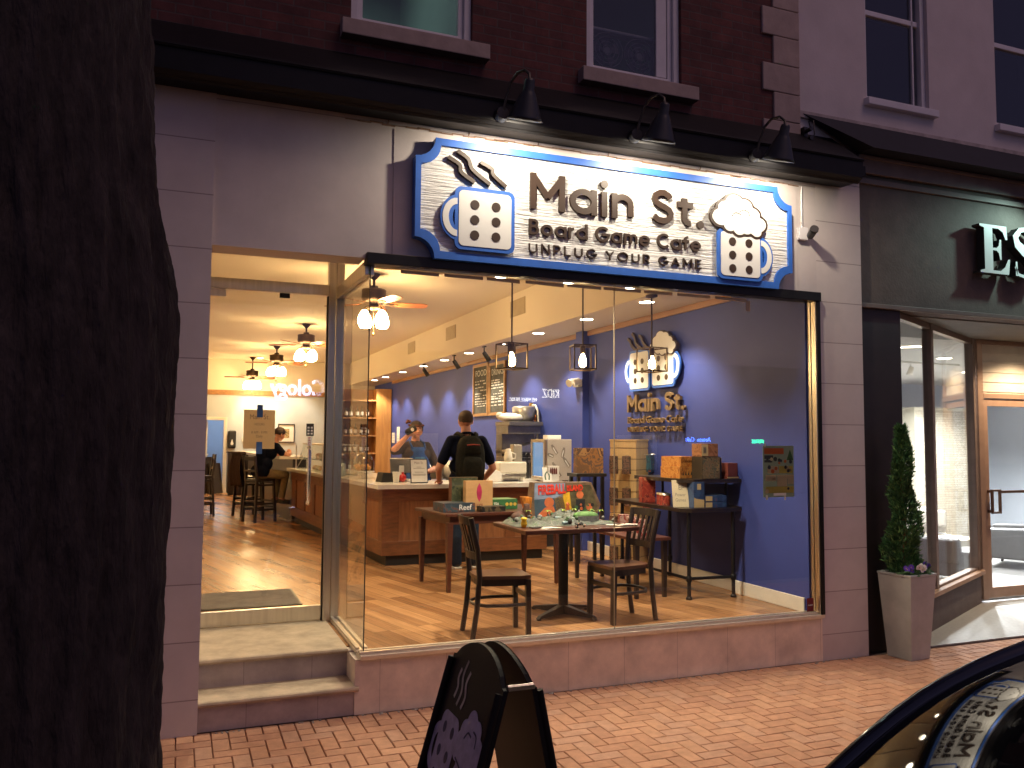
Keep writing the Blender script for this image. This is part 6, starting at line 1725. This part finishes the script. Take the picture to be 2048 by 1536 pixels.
for cx, cz, w_ in ((-.13, .50, .22), (.135, .37, .22)):
    onface([(x, z) for x, z in rrect(cx - w_ / 2, cx + w_ / 2, cz - .16, cz + .16, .05)], 0, .0015)
    sd_ = -1 if cx < 0 else 1
    onface(arcband(cx + sd_ * .10, cz, .085, .10, .04, .055, -90 if sd_ > 0 else 90, 90 if sd_ > 0 else 270), 0, .0015)
    for i in (-1, 1):
        for j in (-1, 0, 1): onface(disc(cx + i * .05, cz + j * .095, .024, 12, .8), 1, .003)
onface([(x * .66 + .135, z * .66 + .585) for x, z in foam_outline(0)], 0, .0025)
for pts in ([(.06, .62), (.09, .65), (.13, .645)], [(.14, .67), (.18, .66), (.19, .62)], [(.02, .535), (.08, .52), (.13, .50), (.18, .49), (.23, .52)]): onface(wave(pts, .008), 1, .004)
for pts in ([(-.17, .72), (-.155, .765), (-.175, .80), (-.16, .84)], [(-.12, .70), (-.10, .76), (-.125, .82), (-.105, .885)], [(-.065, .70), (-.045, .75), (-.07, .80), (-.05, .85)]): onface(wave(pts, .017), 2, .002)
b.build('mug_painting', [pal, dpl, mat('paint_grey', (.40, .40, .40), .7, nz=(14, .3))], face_)

# cable bracket at the corner of the two buildings
cb = thing('cable_bracket', 'black cable bracket with looped wires at the corner above the cornice end', 'bracket', (5.03, 5.72, 4.50))
b = B(); b.box(-.02, .02, -.02, .03, -.05, .10); b.cyl((0, -.02, .06), (0, -.09, .06), .018); b.cyl((0, -.02, -.02), (0, -.09, -.02), .018); b.build('insulator', M['black_plastic'], cb)
b = B(); b.tube([(0, -.08, .06), (-.03, -.09, .12), (.03, -.08, .14), (.04, -.08, .02), (.0, -.08, -.05), (-.04, -.07, -.12)], .006, 6); b.tube([(.0, -.08, -.02), (.10, -.07, -.08), (.22, -.05, -.20), (.32, -.02, -.22)], .006, 6); b.build('wire', M['black_plastic'], cb)

# ================================================================ parked car
car = thing('parked_car', 'glossy black parked car with the shop sign reflected in its windscreen', 'car', (2.90, 1.16, -.13))
cp_ = mat('black_car_paint', (.008, .008, .010), .16, nz=(40, .2), coat=1)
gl_ = mat('car_glass', (.006, .008, .008), .03, spec=.55, nz=(3, .1))
rub = mat('tyre_rubber', (.015, .015, .015), .85, nz=(40, .2))
def lerp(a, c, t_): return a + (c - a) * t_
# body sides, bonnet, boot: lofted sections (x, half width, belt z, sill z, top z at centre)
secs = [(-2.26, .58, .58, .32, .60), (-2.20, .74, .66, .24, .70), (-1.95, .86, .76, .20, .82), (-1.5, .89, .86, .20, .93), (-1.14, .90, .93, .20, 1.0), (-.5, .90, .96, .20, .97), (.4, .90, .97, .20, .98), (1.2, .90, .98, .20, .99), (1.75, .88, .99, .20, 1.05), (2.1, .82, .95, .24, .99), (2.22, .74, .88, .30, .90)]
b = B(); vs = []; K = 15
for x, hw, zb, zs, zt in secs:
    for i in range(K):
        u = i / (K - 1)
        if u < .2: p = (hw * (.93 + .07 * u / .2), lerp(zs, zs + .12, u / .2))
        elif u < .4: p = (hw * (1 - .03 * ((u - .2) / .2) ** 2), lerp(zs + .12, zb, (u - .2) / .2))
        else:
            v = (u - .4) / .6; p = (hw * .97 * (1 - v), zb + (zt - zb) * math.sin(v * PI / 2))
        vs.append((x, p[0], p[1]))
n = len(secs)
fs = [(j * K + i, (j + 1) * K + i, (j + 1) * K + i + 1, j * K + i + 1) for j in range(n - 1) for i in range(K - 1)]
b.add(vs, fs, 0, True); b.add([(x, -y, z) for x, y, z in vs], [f[::-1] for f in fs], 0, True)
for s_, e in ((0, 1), (-K, -1)):
    q = vs[:K] if s_ == 0 else vs[-K:]
    b.add(q + [(x, -y, z) for x, y, z in q[::-1]], [tuple(range(2 * K))])
b.box(-2.2, 2.15, -.75, .75, .18, .26)
bod = b.build('body', cp_, car)
# greenhouse
def ws(u, v):
    """windscreen surface: u across (-1..1), v up (0..1), bowed"""
    y = u * lerp(.86, .63, v)
    x = lerp(-1.30, -.62, v) + .20 * u * u * (1 - .45 * v)
    z = lerp(.985, 1.425, v) + .055 * math.sin(v * PI) - .030 * u * u - .035 * u * u * v
    return (x, y, z)
def grid(b, f, nu, nv, m=0):
    vs = [f(-1 + 2 * i / nu, j / nv) for j in range(nv + 1) for i in range(nu + 1)]
    b.add(vs, [(j * (nu + 1) + i, j * (nu + 1) + i + 1, (j + 1) * (nu + 1) + i + 1, (j + 1) * (nu + 1) + i) for j in range(nv) for i in range(nu)], m, True)
b = B(); grid(b, lambda u, v: ws(u * .985, .03 + .95 * v), 24, 16); b.build('windscreen', gl_, car)
def roof(u, v):
    t0 = ws(u, 1.0)
    e = (1.05 + .0 * u, u * .62, 1.40 - .03 * u * u)
    return (lerp(t0[0], e[0], v), lerp(t0[1], e[1], v), lerp(t0[2], e[2], v) + .035 * math.sin(v * PI))
b = B(); grid(b, roof, 20, 14); b.build('roof', cp_, car)
b = B(); grid(b, lambda u, v: (lerp(1.05, 1.72, v), u * lerp(.62, .80, v), lerp(1.395, 1.02, v) - .03 * u * u + .03 * math.sin(v * PI)), 16, 10); b.build('rear_window', gl_, car)
for s_ in (-1, 1):
    b = B()
    b.tube([ws(s_ * 1.0, v / 8) for v in range(9)], [.034, .034, .033, .032, .031, .03, .03, .03, .03], 8)
    b.tube([tuple(Vector(roof(s_ * 1.0, v / 8)) + Vector((0, 0, -.012))) for v in range(9)], .028, 8)
    b.tube([(lerp(1.05, 1.74, v), s_ * lerp(.62, .83, v), lerp(1.365, .99, v)) for v in (0, .25, .5, .75, 1)], .045, 8)
    b.tube([(.22, s_ * .875, .97), (.18, s_ * .77, 1.2), (.15, s_ * .65, 1.39)], .03, 8)
    b.build('pillar', cp_, car)
    b = B()
    b.add([(-1.0, s_ * .87, .965), (.2, s_ * .875, .975), (.16, s_ * .645, 1.385), (-.45, s_ * .635, 1.37)], [(0, 1, 2, 3)]); b.build('side_window', gl_, car)
    b = B()
    b.add([(.24, s_ * .875, .975), (1.5, s_ * .86, .985), (1.05, s_ * .635, 1.37), (.19, s_ * .645, 1.385)], [(0, 1, 2, 3)]); b.build('side_window', gl_, car)
    b = B(); b.sph((-1.22, s_ * .97, .90), (.06, .09, .055), 14, 9); b.cyl((-1.20, s_ * .86, .88), (-1.21, s_ * .93, .88), .025); b.build('mirror', cp_, car)
    b = B(); b.sph((-2.10, s_ * .60, .66), (.10, .18, .07), 14, 9); b.build('headlight', gl_, car)
    b = B(); b.sph((2.16, s_ * .62, .82), (.06, .16, .08), 14, 9); b.build('tail_light', mat('tail_red', (.2, .005, .005), .2, nz=(9, .1)), car)
    for x in (-1.42, 1.38):
        b = B(); b.lathe([(.20, -.10), (.30, -.10), (.325, -.07), (.325, .07), (.30, .10), (.20, .10)], n=32)
        wh = b.build('wheel', rub, car); wh.rotation_euler = (R(90), 0, 0); wh.location = (x, s_ * .80, .325)
        b = B(); b.lathe([(.0, .06 * -s_), (.05, .07 * -s_), (.19, .085 * -s_), (.205, .08 * -s_), (.205, -.06 * -s_)], n=24)
        for i in range(5):
            a = 2 * PI * i / 5; b.box(-.03, .03, 0, .19, .08 * -s_ - .012, .08 * -s_ + .012) if i == 0 else None
        rm_ = b.build('rim', M['steel'], wh)
b = B()
for u0 in (-.55, .15): b.tube([tuple(Vector(ws(u0 + .62 * k / 6, .02 + .02 * k / 6)) + Vector((-.01, 0, .014))) for k in range(7)], .008, 6)
b.build('wiper', M['black_plastic'], car)

# ================================================================ planter in front of the neighbour
pt = thing('planter', 'tall tapered pale grey square planter by the dark pilaster', 'planter', (5.885, 5.52, 0), R(6))
b = B()
lo, hi = .118, .165
q = lambda r, z: [(-r, -r, z), (r, -r, z), (r, r, z), (-r, r, z)]
b.hexa(q(lo, 0), q(hi, .70)); b.ring([(-hi - .004, -hi - .004), (hi + .004, -hi - .004), (hi + .004, hi + .004), (-hi - .004, hi + .004)], [(-hi + .025, -hi + .025), (hi - .025, -hi + .025), (hi - .025, hi - .025), (-hi + .025, hi - .025)], .701, .722, 'z')
b.build('pot', mat('grey_resin', (.43, .43, .40), .6, nz=(5, .14), bump=(60, .06)), pt, bevel=.005)
b = B(); b.box(-hi + .02, hi - .02, -hi + .02, hi - .02, .69, .712); b.build('soil', mat('potting_soil', (.03, .02, .014), 1, nz=(60, .5), bump=(90, .6)), pt)
cf = thing('conifer', 'slender dark green spiral conifer growing in the grey planter', 'conifer', (5.875, 5.53, .71))
b = B(); b.tube([(0, 0, -.02), (.01, 0, .4), (-.01, .01, .8), (0, 0, 1.22)], [.02, .016, .011, .004], 7); b.build('trunk', M['counter_wood'], cf)
b = B()
for i in range(10500):
    z = 1.27 * rnd.random() ** 1.15
    env = (.165 * (1 - z / 1.32) ** .75 + .02)
    a = rnd.random() * 2 * PI
    spi = math.cos(a - z * 11.5)
    env *= .80 + .17 * spi + .34 * noise.noise(Vector((math.cos(a) * 2, math.sin(a) * 2, z * 7)))
    rr = env * (.35 + .65 * rnd.random() ** .5)
    p = Vector((rr * math.cos(a), rr * math.sin(a), z))
    d = Vector((math.cos(a) * .7, math.sin(a) * .7, .9)) + Vector((rnd.gauss(0, .4), rnd.gauss(0, .4), rnd.gauss(0, .4)))
    d = d.normalized() * rnd.uniform(.022, .052)
    s_ = d.cross(Vector((rnd.gauss(0, 1), rnd.gauss(0, 1), rnd.gauss(0, 1)))).normalized() * rnd.uniform(.003, .006)
    b.add([p - s_, p + d * .5 - s_ * 1.2, p + d, p + d * .5 + s_ * 1.2, p + s_], [(0, 1, 2, 3, 4)], rnd.choice((0, 0, 1, 2)))
b.build('crown', [mat('needle_green', (.05, .16, .045), .6, nz=(20, .3)), mat('needle_dark', (.025, .08, .03), .7, nz=(20, .3)), mat('needle_light', (.14, .28, .08), .6, nz=(20, .3))], cf)
def pansy(label, loc, colr, cnt, sc=1):
    t = thing('pansy_plant', label, 'flowers', loc)
    b = B()
    for i in range(70):
        p = Vector((rnd.gauss(0, .035), rnd.gauss(0, .030), abs(rnd.gauss(.02, .02)))); u = Vector((rnd.gauss(0, 1), rnd.gauss(0, 1), rnd.gauss(.3, .5))).normalized() * .024; v = u.orthogonal().normalized() * .009
        b.add([p - u, p + v, p + u, p - v], [(0, 1, 2, 3)])
    b.build('leaves', mat('pansy_leaf', (.04, .11, .03), .6, nz=(20, .3)), t)
    for k in range(cnt):
        b = B(); b.T = TR(rnd.gauss(0, .028), -.03 - .02 * rnd.random(), .04 + .045 * rnd.random(), rz=rnd.gauss(-.3, .5), rx=rnd.gauss(-.2, .3)) @ Matrix.Scale(sc, 4)
        for a in (90, 150, 30, 215, 325):
            c, s_ = math.cos(R(a)), math.sin(R(a)); b.prism([(c * .012 + .013 * math.cos(t_ * .9), s_ * .012 + .013 * math.sin(t_ * .9)) for t_ in range(7)], -.001 - a * 4e-6, .0005, 'y', 0)
        b.prism(disc(0, 0, .004, 8), -.0035, -.0026, 'y', 1)
        b.build('bloom', [colr, mat('bloom_eye', (.5, .33, .03), .6, nz=(9, .1))], t)
pansy('white pansies at the front edge of the grey planter', (5.875, 5.40, .715), mat('petal_white', (.86, .86, .80), .6, nz=(30, .05)), 5, 1.2)
pu = mat('petal_purple', (.075, .02, .30), .6, nz=(30, .2))
pansy('purple pansies at the planter corner beside the neighbouring window', (5.99, 5.44, .715), pu, 7, 1.2)
pansy('purple pansies at the planter corner against the dark pilaster', (5.77, 5.42, .715), pu, 4)

# ================================================================ neighbouring shop
nb = thing('salon_building', 'neighbouring white upper storey shop with a recessed entrance and big serif letters', 'building')
dk_ = mat('taupe_render', (.115, .090, .078), .8, nz=(6, .18), bump=(45, .12))
b = B(); b.box(5.594, 11.5, 5.74, 5.98, 3.06, 4.27); b.build('sign_band', dk_, nb)
b = B(); b.box(5.60, 11.5, 5.70, 5.74, 3.045, 3.085); b.box(5.60, 11.5, 5.71, 5.74, 4.18, 4.23); b.box(5.60, 11.5, 5.69, 5.74, 4.27, 4.43); b.box(5.60, 11.5, 5.67, 5.74, 4.40, 4.43)
b.build('moulding', mat('taupe_trim', (.15, .115, .10), .6, nz=(6, .15)), nb, bevel=.004)
b = B(); b.box(5.594, 6.12, 5.745, 5.95, 0, 3.06); b.build('pilaster', mat('dark_tile', (.030, .023, .021), .45, nz=(5, .2)), nb)
b = B(); b.box(6.05, 11.5, 5.98, 7.2, 3.05, 3.15); b.build('entrance_soffit', mat('grey_soffit', (.16, .15, .135), .8, nz=(5, .1)), nb)
def wallbox(b, x0, x1, z0, z1): b.box(x0, x1, 5.76, 5.98, z0, z1)
NW = ((5.79, 6.57), (7.47, 8.25))
b = B()
wallbox(b, 5.001, 5.79, 4.40, 7.6); wallbox(b, 6.57, 7.47, 4.43, 7.6); wallbox(b, 8.25, 11.5, 4.43, 7.6)
for x0, x1 in NW: wallbox(b, x0, x1, 4.43, 5.0); wallbox(b, x0, x1, 6.9, 7.6)
b.build('upper_wall', mat('white_stucco', (.60, .54, .53), .85, nz=(2.5, .08), bump=(50, .08)), nb)
b = B(); b.box(5.0, 11.5, 5.735, 5.76, 4.70, 4.76); b.build('band_course', mat('stained_band', (.42, .36, .34), .9, nz=(9, .3)), nb)
for x0, x1 in NW:
    f = B(); f.ring([(x0, 5.0), (x1, 5.0), (x1, 6.9), (x0, 6.9)], [(x0 + .05, 5.05), (x1 - .05, 5.05), (x1 - .05, 6.85), (x0 + .05, 6.85)], 5.80, 5.90, 'y'); f.box(x0 + .05, x1 - .05, 5.83, 5.88, 5.85, 5.90); f.box(x1 - .13, x1 - .11, 5.83, 5.86, 5.05, 6.85)
    wv = f.build('window', M['white_paint'], nb, bevel=.005)
    p = B(); p.box(x0 + .04, x1 - .04, 5.85, 5.856, 5.04, 6.86); p.build('pane', M['glass_up'], wv)
    s_ = B(); s_.box(x0 - .03, x1 + .06, 5.70, 5.82, 4.93, 4.998); s_.build('sill', M['white_paint'], wv, bevel=.006)
b = B(); b.box(5.1, 11.5, 8.5, 8.6, 4.5, 7.7); b.box(5.1, 11.5, 5.98, 8.5, 7.6, 7.7); b.box(11.5, 11.6, 5.98, 8.5, 4.5, 7.7); b.box(5.1, 5.2, 5.98, 8.5, 4.5, 7.7); b.box(5.1, 11.5, 5.98, 8.5, 4.3, 4.4); b.build('upper_room', M['ink'], nb)
b = B(); b.hexa([(5.60, 5.50, 4.43), (11.5, 5.50, 4.43), (11.5, 5.70, 4.44), (5.62, 5.70, 4.44)], [(5.03, 5.735, 4.735), (11.5, 5.735, 4.705), (11.5, 5.759, 4.705), (5.03, 5.759, 4.735)])
b.build('canopy', mat('navy_canopy', (.008, .010, .020), .8, nz=(9, .2)), nb)
# angled shop window and the door
A0, A1 = Vector((6.14, 5.78, 0)), Vector((8.62, 7.02, 0))
ad = (A1 - A0); AL = ad.length; aw = math.atan2(ad.y, ad.x)
AM = TR(6.14, 5.78, 0, rz=aw)
b = B(); b.T = AM; b.box(0, AL, 0, .18, 0, .34); b.build('base_wall', dk_, nb)
b = B(); b.T = AM; b.box(-.02, AL, -.05, .14, .34, .385); b.build('window_sill', mat('tan_sill', (.34, .21, .13), .6, nz=(6, .15)), nb, bevel=.005)
b = B(); b.T = AM
tan_ = mat('bronze_aluminium', (.26, .19, .15), .38, metal=.5, nz=(9, .12))
b.box(0, .035, .0, .09, .385, 3.05); b.box(1.02, 1.10, .0, .09, .385, 3.05); b.box(AL - .09, AL, 0, .09, .385, 3.05); b.box(.035, AL - .09, .01, .08, 2.99, 3.05); b.box(.035, AL - .09, .01, .08, .385, .41)
b.build('window_frame', tan_, nb, bevel=.004)
b = B(); b.T = AM; b.box(.035, 1.02, .04, .048, .41, 2.99); b.build('window_pane', M['glass'], nb)
b = B(); b.T = AM; b.box(1.10, AL - .09, .04, .048, .41, 2.99); b.build('window_pane', M['glass'], nb)
b = B(); b.box(8.63, 8.72, 7.0, 7.10, .04, 3.05); b.box(9.70, 9.80, 7.0, 7.10, .04, 3.05); b.box(8.72, 9.70, 7.0, 7.10, 2.36, 2.42); b.box(8.72, 9.70, 7.01, 7.09, 3.0, 3.05); b.build('door_frame', mat('tan_frame', (.34, .22, .15), .45, metal=.3, nz=(9, .1)), nb, bevel=.004)
b = B(); b.box(8.72, 9.70, 7.03, 7.06, 2.42, 3.0)
for k in range(5): b.box(8.72, 9.70, 7.02, 7.032, 2.44 + .115 * k, 2.452 + .115 * k)
b.build('transom_panel', mat('frosted_slats', (.52, .46, .37), .5, nz=(6, .08)), nb)
b = B(); b.ring([(8.73, .05), (9.69, .05), (9.69, 2.355), (8.73, 2.355)], [(8.80, .17), (9.62, .17), (9.62, 2.27), (8.80, 2.27)], 7.02, 7.07, 'y'); dn = b.build('door', mat('tan_door', (.36, .23, .155), .45, metal=.2, nz=(9, .1)), nb, bevel=.004)
b = B(); b.box(8.80, 9.62, 7.04, 7.046, .17, 2.27); b.build('pane', M['glass'], dn)
b = B(); b.ring([(8.75, 1.02), (8.90, 1.02), (8.90, 1.30), (8.75, 1.30)], [(8.775, 1.045), (8.875, 1.045), (8.875, 1.275), (8.775, 1.275)], 6.95, 6.975, 'y'); b.box(8.755, 8.775, 6.97, 7.02, 1.26, 1.29); b.box(8.755, 8.775, 6.97, 7.02, 1.03, 1.06); b.box(8.90, 9.6, 6.955, 6.975, 1.255, 1.285); b.build('handle', mat('bronze_pull', (.16, .10, .07), .4, metal=.6, nz=(9, .1)), dn)
b = B(); b.prism([(6.1, 5.72), (11.5, 5.72), (11.5, 7.2), (8.5, 7.2)], -.006, .006, 'z'); tag(b.build('entrance_paving', mat('terrazzo', (.36, .36, .33), .55, nz=(30, .12))), kind='structure')
# the raised letters
ls = thing('serif_letters', 'big pale serif letters E and S standing off the taupe sign band', 'sign', (7.02, 5.74, 3.46))
def serifE():
    H, W_ = .47, .40
    return [(0, 0), (W_ - .02, 0), (W_, .15), (W_ - .025, .15), (W_ - .07, .07), (W_ - .13, .03), (.17, .03), (.17, .225), (.22, .225), (.25, .20), (.265, .14), (.285, .14), (.285, .335), (.265, .335), (.25, .275), (.22, .25), (.17, .25), (.17, .44), (W_ - .15, .44), (W_ - .09, .41), (W_ - .055, .34), (W_ - .03, .34), (W_ - .04, H), (0, H), (0, .45), (.06, .435), (.06, .035), (0, .02)]
lp = mat('letter_white', (.74, .76, .74), .45, nz=(9, .04))
b = B(); b.prism(serifE(), -.115, -.03, 'y', 0, 1); b.build('letter', [lp, M['ink']], ls)
b = B()
sp2 = [(.36, .36), (.34, .43), (.24, .475), (.14, .455), (.075, .385), (.10, .31), (.19, .25), (.29, .195), (.335, .12), (.30, .045), (.20, -.005), (.10, .015), (.06, .09)]
wd = [.02, .03, .035, .05, .075, .09, .105, .10, .085, .06, .035, .03, .02]
L_, R_ = [], []
for i, p in enumerate(sp2):
    a_, c_ = Vector(sp2[max(i - 1, 0)]), Vector(sp2[min(i + 1, len(sp2) - 1)])
    d = (c_ - a_).normalized(); n_ = Vector((-d.y, d.x)) * wd[i] / 2
    L_.append((p[0] + n_.x + .41, p[1] + n_.y)); R_.append((p[0] - n_.x + .41, p[1] - n_.y))
b.prism(L_ + R_[::-1], -.115, -.03, 'y', 0, 1); b.prism([(.415 + .06, 0), (.415 + .085, 0), (.415 + .085, .14), (.415 + .06, .14)], -.115, -.03, 'y', 0, 1)
b.build('letter', [lp, M['ink']], ls)
ld = bpy.data.lights.new('lamp_light', 'SPOT'); ld.energy = 34; ld.spot_size = R(120); ld.spot_blend = .9; ld.color = (.62, 1, .90); ld.shadow_soft_size = .05
wl = thing('sign_lamp', 'teal gooseneck sign lamp over the serif letters at the frame edge', 'lamp', (7.86, 5.74, 4.34))
b = B(); b.tube([(0, 0, 0), (0, -.12, .16), (0, -.30, .22), (0, -.46, .14)], .012, 8); b.build('arm', gm, wl)
b = B(); b.T = TR(0, -.46, .14, rx=R(-15)); b.lathe([(.0, .03), (.03, .02), (.05, -.06), (.12, -.17), (.115, -.17), (.04, -.05), (0, -.04)], n=20); b.build('shade', gm, wl)
b = B(); b.sph((0, -.48, .03), .035); bl = b.build('bulb', emit('teal_bulb', (.6, 1, .9), 10), wl)
lo_ = bpy.data.objects.new('lamp_light', ld); COL.objects.link(lo_); lo_.parent = bl; lo_.matrix_local = Matrix.Translation((0, -.47, -.07)) @ (Vector((.47, -.30, .75)).to_track_quat('Z', 'Y').to_matrix().to_4x4())
# salon room
NF = .03
b = B(); b.prism([(6.25, 5.99), (8.72, 7.10), (16.5, 7.10), (16.5, 13.2), (6.0, 13.2), (6.0, 5.99)], 0, NF, 'z'); tag(b.build('salon_floor', mat('grey_tile', (.26, .25, .235), .35, nz=(5, .1))), kind='structure')
b = B(); b.box(5.9, 16.5, 13.2, 13.3, 0, 3.2); b.box(16.5, 16.6, 7.1, 13.3, 0, 3.2); b.box(5.9, 6.0, 6.31, 13.2, 0, 3.2); b.box(9.80, 16.5, 7.1, 7.2, 0, 3.2); b.build('room_wall', mat('salon_wall', (.60, .63, .68), .7, nz=(3, .03)), nb)
b = B(); b.box(5.9, 16.6, 7.2, 13.3, 3.05, 3.16); b.prism([(6.2, 5.985), (8.7, 7.2), (5.9, 7.2), (5.9, 5.985)], 3.16, 3.2, 'z'); b.build('room_ceiling', mat('salon_ceiling', (.68, .64, .57), .9, nz=(3, .02)), nb)
b = B(); b.box(6.0, 16.5, 13.17, 13.2, NF, .18); b.box(13.0, 14.6, 13.16, 13.2, NF, .20); b.build('baseboard', M['trim_white'], nb)
for x, y, e, s_ in ((8.60, 7.88, 110, 'bright round ceiling light seen through the first salon pane'), (10.6, 10.3, 190, 'salon downlight added to brighten the pale partition'), (12.6, 10.4, 480, 'salon downlight added to brighten the room behind the entrance door'), (10.2, 8.8, 130, 'salon downlight added to brighten the room over the grey sofa')):  # first is the visible fitting; the rest are added to brighten the salon
    d_ = downlight(s_, (x, y, 3.05), e * 2.5, 150, .10, 'salon ceiling lights', (.93, .95, 1))
downlight('warm downlight in the salon entrance soffit over the door', (9.25, 6.45, 3.045), 120, 140, .07, None, (1, .74, .48))
t = thing('track_spotlight', 'small white track spotlight on the salon ceiling', 'spotlight', (10.3, 9.4, 3.05))
b = B(); b.box(-.9, .9, -.02, .02, -.03, 0); b.cyl((-.1, 0, -.03), (-.1, 0, -.10), .012); b.build('track', M['white_plastic'], t)
b = B(); b.T = TR(-.1, 0, -.14, ry=R(25)); b.lathe([(0, .06), (.035, .055), (.045, -.05), (.05, -.08), (0, -.06)], n=14); b.build('head', M['white_plastic'], t)
t = thing('partition_panel', 'pale salon partition faced with thin stacked stone strips', 'partition', (13.0, 11.9, NF), R(0))
b = B(); b.box(.0, 1.55, 0, .30, 0, 2.42); b.build('panel', brickmat('stacked_stone', (.56, .50, .38), (.44, .38, .28), (.25, .2, .14), .35, .045, .004, nz=.25, bump=.4, nscale=12), t)
b = B(); b.box(-.012, .0, 0, .30, 0, 2.42); b.box(-.05, 1.6, -.03, .33, 2.42, 2.47); b.build('edge_trim', mat('pale_trim', (.66, .60, .45), .5, nz=(5, .05)), t)
t = thing('wall_shelves', 'dark niche shelves stacked with white products beside the partition', 'shelves', (14.66, 12.3, NF))
b = B(); b.box(0, .36, .30, .34, .6, 2.3)
for z in (.6, 1.0, 1.4, 1.8, 2.25): b.box(0, .36, 0, .30, z, z + .04)
b.build('carcass', M['kick'], t)
b = B()
for z in (.64, 1.04, 1.44, 1.84):
    for k in range(3): b.cyl((.08 + .1 * k, .12, z), (.08 + .1 * k, .12, z + rnd.uniform(.12, .22)), .035, n=10)
b.build('products', M['white'], t); 
grey = mat('grey_leather', (.105, .10, .098), .42, nz=(7, .12))
t = thing('salon_chair', 'white padded salon chair on a chrome base inside the neighbouring salon', 'chair', (11.0, 10.0, NF), R(-35))
wl_ = mat('white_leather', (.74, .68, .58), .4, nz=(7, .05))
b = B(); b.box(-.30, .30, -.30, .28, .42, .56); b.build('seat', wl_, t, bevel=.05, seg=3)
b = B(); b.T = TR(-.26, 0, .50, ry=R(-8)); b.box(-.07, .06, -.27, .27, 0, .46); b.build('backrest', wl_, t, bevel=.05, seg=3)
for s_ in (-1, 1):
    b = B(); b.box(-.22, .28, s_ * .32 - .05, s_ * .32 + .05, .50, .76); b.build('armrest', wl_, t, bevel=.04, seg=3)
b = B(); b.cyl((0, 0, .03), (0, 0, .42), .04); b.lathe([(.28, 0), (.28, .015), (.06, .04), (0, .05)]); b.tube([(.2, .1, .40), (.42, .1, .33), (.5, 0, .31), (.42, -.1, .33), (.2, -.1, .40)], .015, 8); b.build('chrome_base', M['chrome'], t)
def sofa(name, label, loc, rz, w_, cat):
    t = thing(name, label, cat, loc, rz)
    b = B(); b.box(-w_ / 2, w_ / 2, -.36, .36, .14, .40); b.build('seat', grey, t, bevel=.04, seg=3)
    b = B(); b.hexa([(-w_ / 2, .24, .38), (w_ / 2, .24, .38), (w_ / 2, .42, .38), (-w_ / 2, .42, .38)], [(-w_ / 2, .34, .82), (w_ / 2, .34, .82), (w_ / 2, .48, .80), (-w_ / 2, .48, .80)]); b.build('backrest', grey, t, bevel=.05, seg=3)
    for s_ in (-1, 1):
        b = B(); x = s_ * (w_ / 2 + .06); b.hexa([(x - .07, -.36, .14), (x + .07, -.36, .14), (x + .07, .42, .14), (x - .07, .42, .14)], [(x - .10, -.44, .56), (x + .10, -.44, .56), (x + .10, .42, .60), (x - .10, .42, .60)]); b.build('armrest', grey, t, bevel=.03, seg=3)
        for y in (-.3, .36):
            b = B(); b.cyl((s_ * w_ / 2, y, .14), (s_ * (w_ / 2 + .02), y - .03, 0), .03, .018); b.build('leg', M['kick'], t)
    return t
sofa('sofa', 'dark grey leather sofa just inside the angled salon window', (9.35, 8.30, NF), R(118), .80, 'sofa').scale = (1, 1, .74)
sofa('armchair', 'curved grey leather armchair seen through the salon door', (11.55, 8.75, NF), R(205), .75, 'armchair')
t = thing('coffee_table', 'low pale stone coffee table on crossed metal legs in the salon', 'coffee table', (10.55, 9.05, NF), R(10))
b = B(); b.box(-.36, .36, -.28, .28, .33, .42); b.build('tabletop', mat('travertine', (.60, .53, .40), .4, nz=(6, .1)), t, bevel=.01)
b = B()
for y in (-.22, .22): b.tube([(-.32, y, .02), (.30, y, .33)], .016, 6); b.tube([(.32, y, .02), (-.30, y, .33)], .016, 6)
b.build('leg_frame', M['iron'], t)

# ================================================================ across the street: seen as reflections in the glass
op = thing('opposite_building', 'dark low shop row across the street, seen only as a reflection', 'building', (0, -14, 0))
b = B(); b.box(-14, 34, -6, 0, -.13, 4.6); b.build('wall', mat('far_brick', (.06, .045, .04), .9, nz=(3, .3)), op)
b = B()
for x in (-8, -4.5, 6.0, 14.0): b.box(x, x + 1.6, .003, .012, .8, 2.0)
b.build('window', emit('far_window', (.8, .75, .6), .12), op)
def farsign(label, s_, size, x, z, col, stg, width, y=-13.97, off_=0):
    b = B(); b.T = Matrix.Rotation(PI, 4, 'Z'); addtext(b, s_, size, TR(0, 0, 0), ext=.02, width=width, off=off_)
    return one(b, 'lit_sign', emit('sign_glow', col, stg), label, 'lit sign', (x, y, z))
farsign('glowing white sign lettered KIDZ across the street', 'KIDZ', .42, 11.5, 3.22, (.95, .97, 1), 5, .60)
farsign('thin white glowing line lettered WE MAKE MUSIC across the street', 'WE MAKE MUSIC', .17, 10.5, 3.08, (.95, .97, 1), 4.5, 1.0)
farsign('large lilac glowing sign ending in ology across the street', 'Cology', .72, 3.55, 3.22, (.60, .66, 1), 9, 1.75, off_=.022)
farsign('small blue neon sign lettered Aroma Cafe across the street', 'Aroma  Cafe', .22, 17.3, 1.79, (.05, .16, 1), 16, 1.05)
farsign('small green neon sign lettered FEDERAL across the street', 'FEDERAL', .2, 19.9, 1.74, (.02, .9, .45), 9, .55)
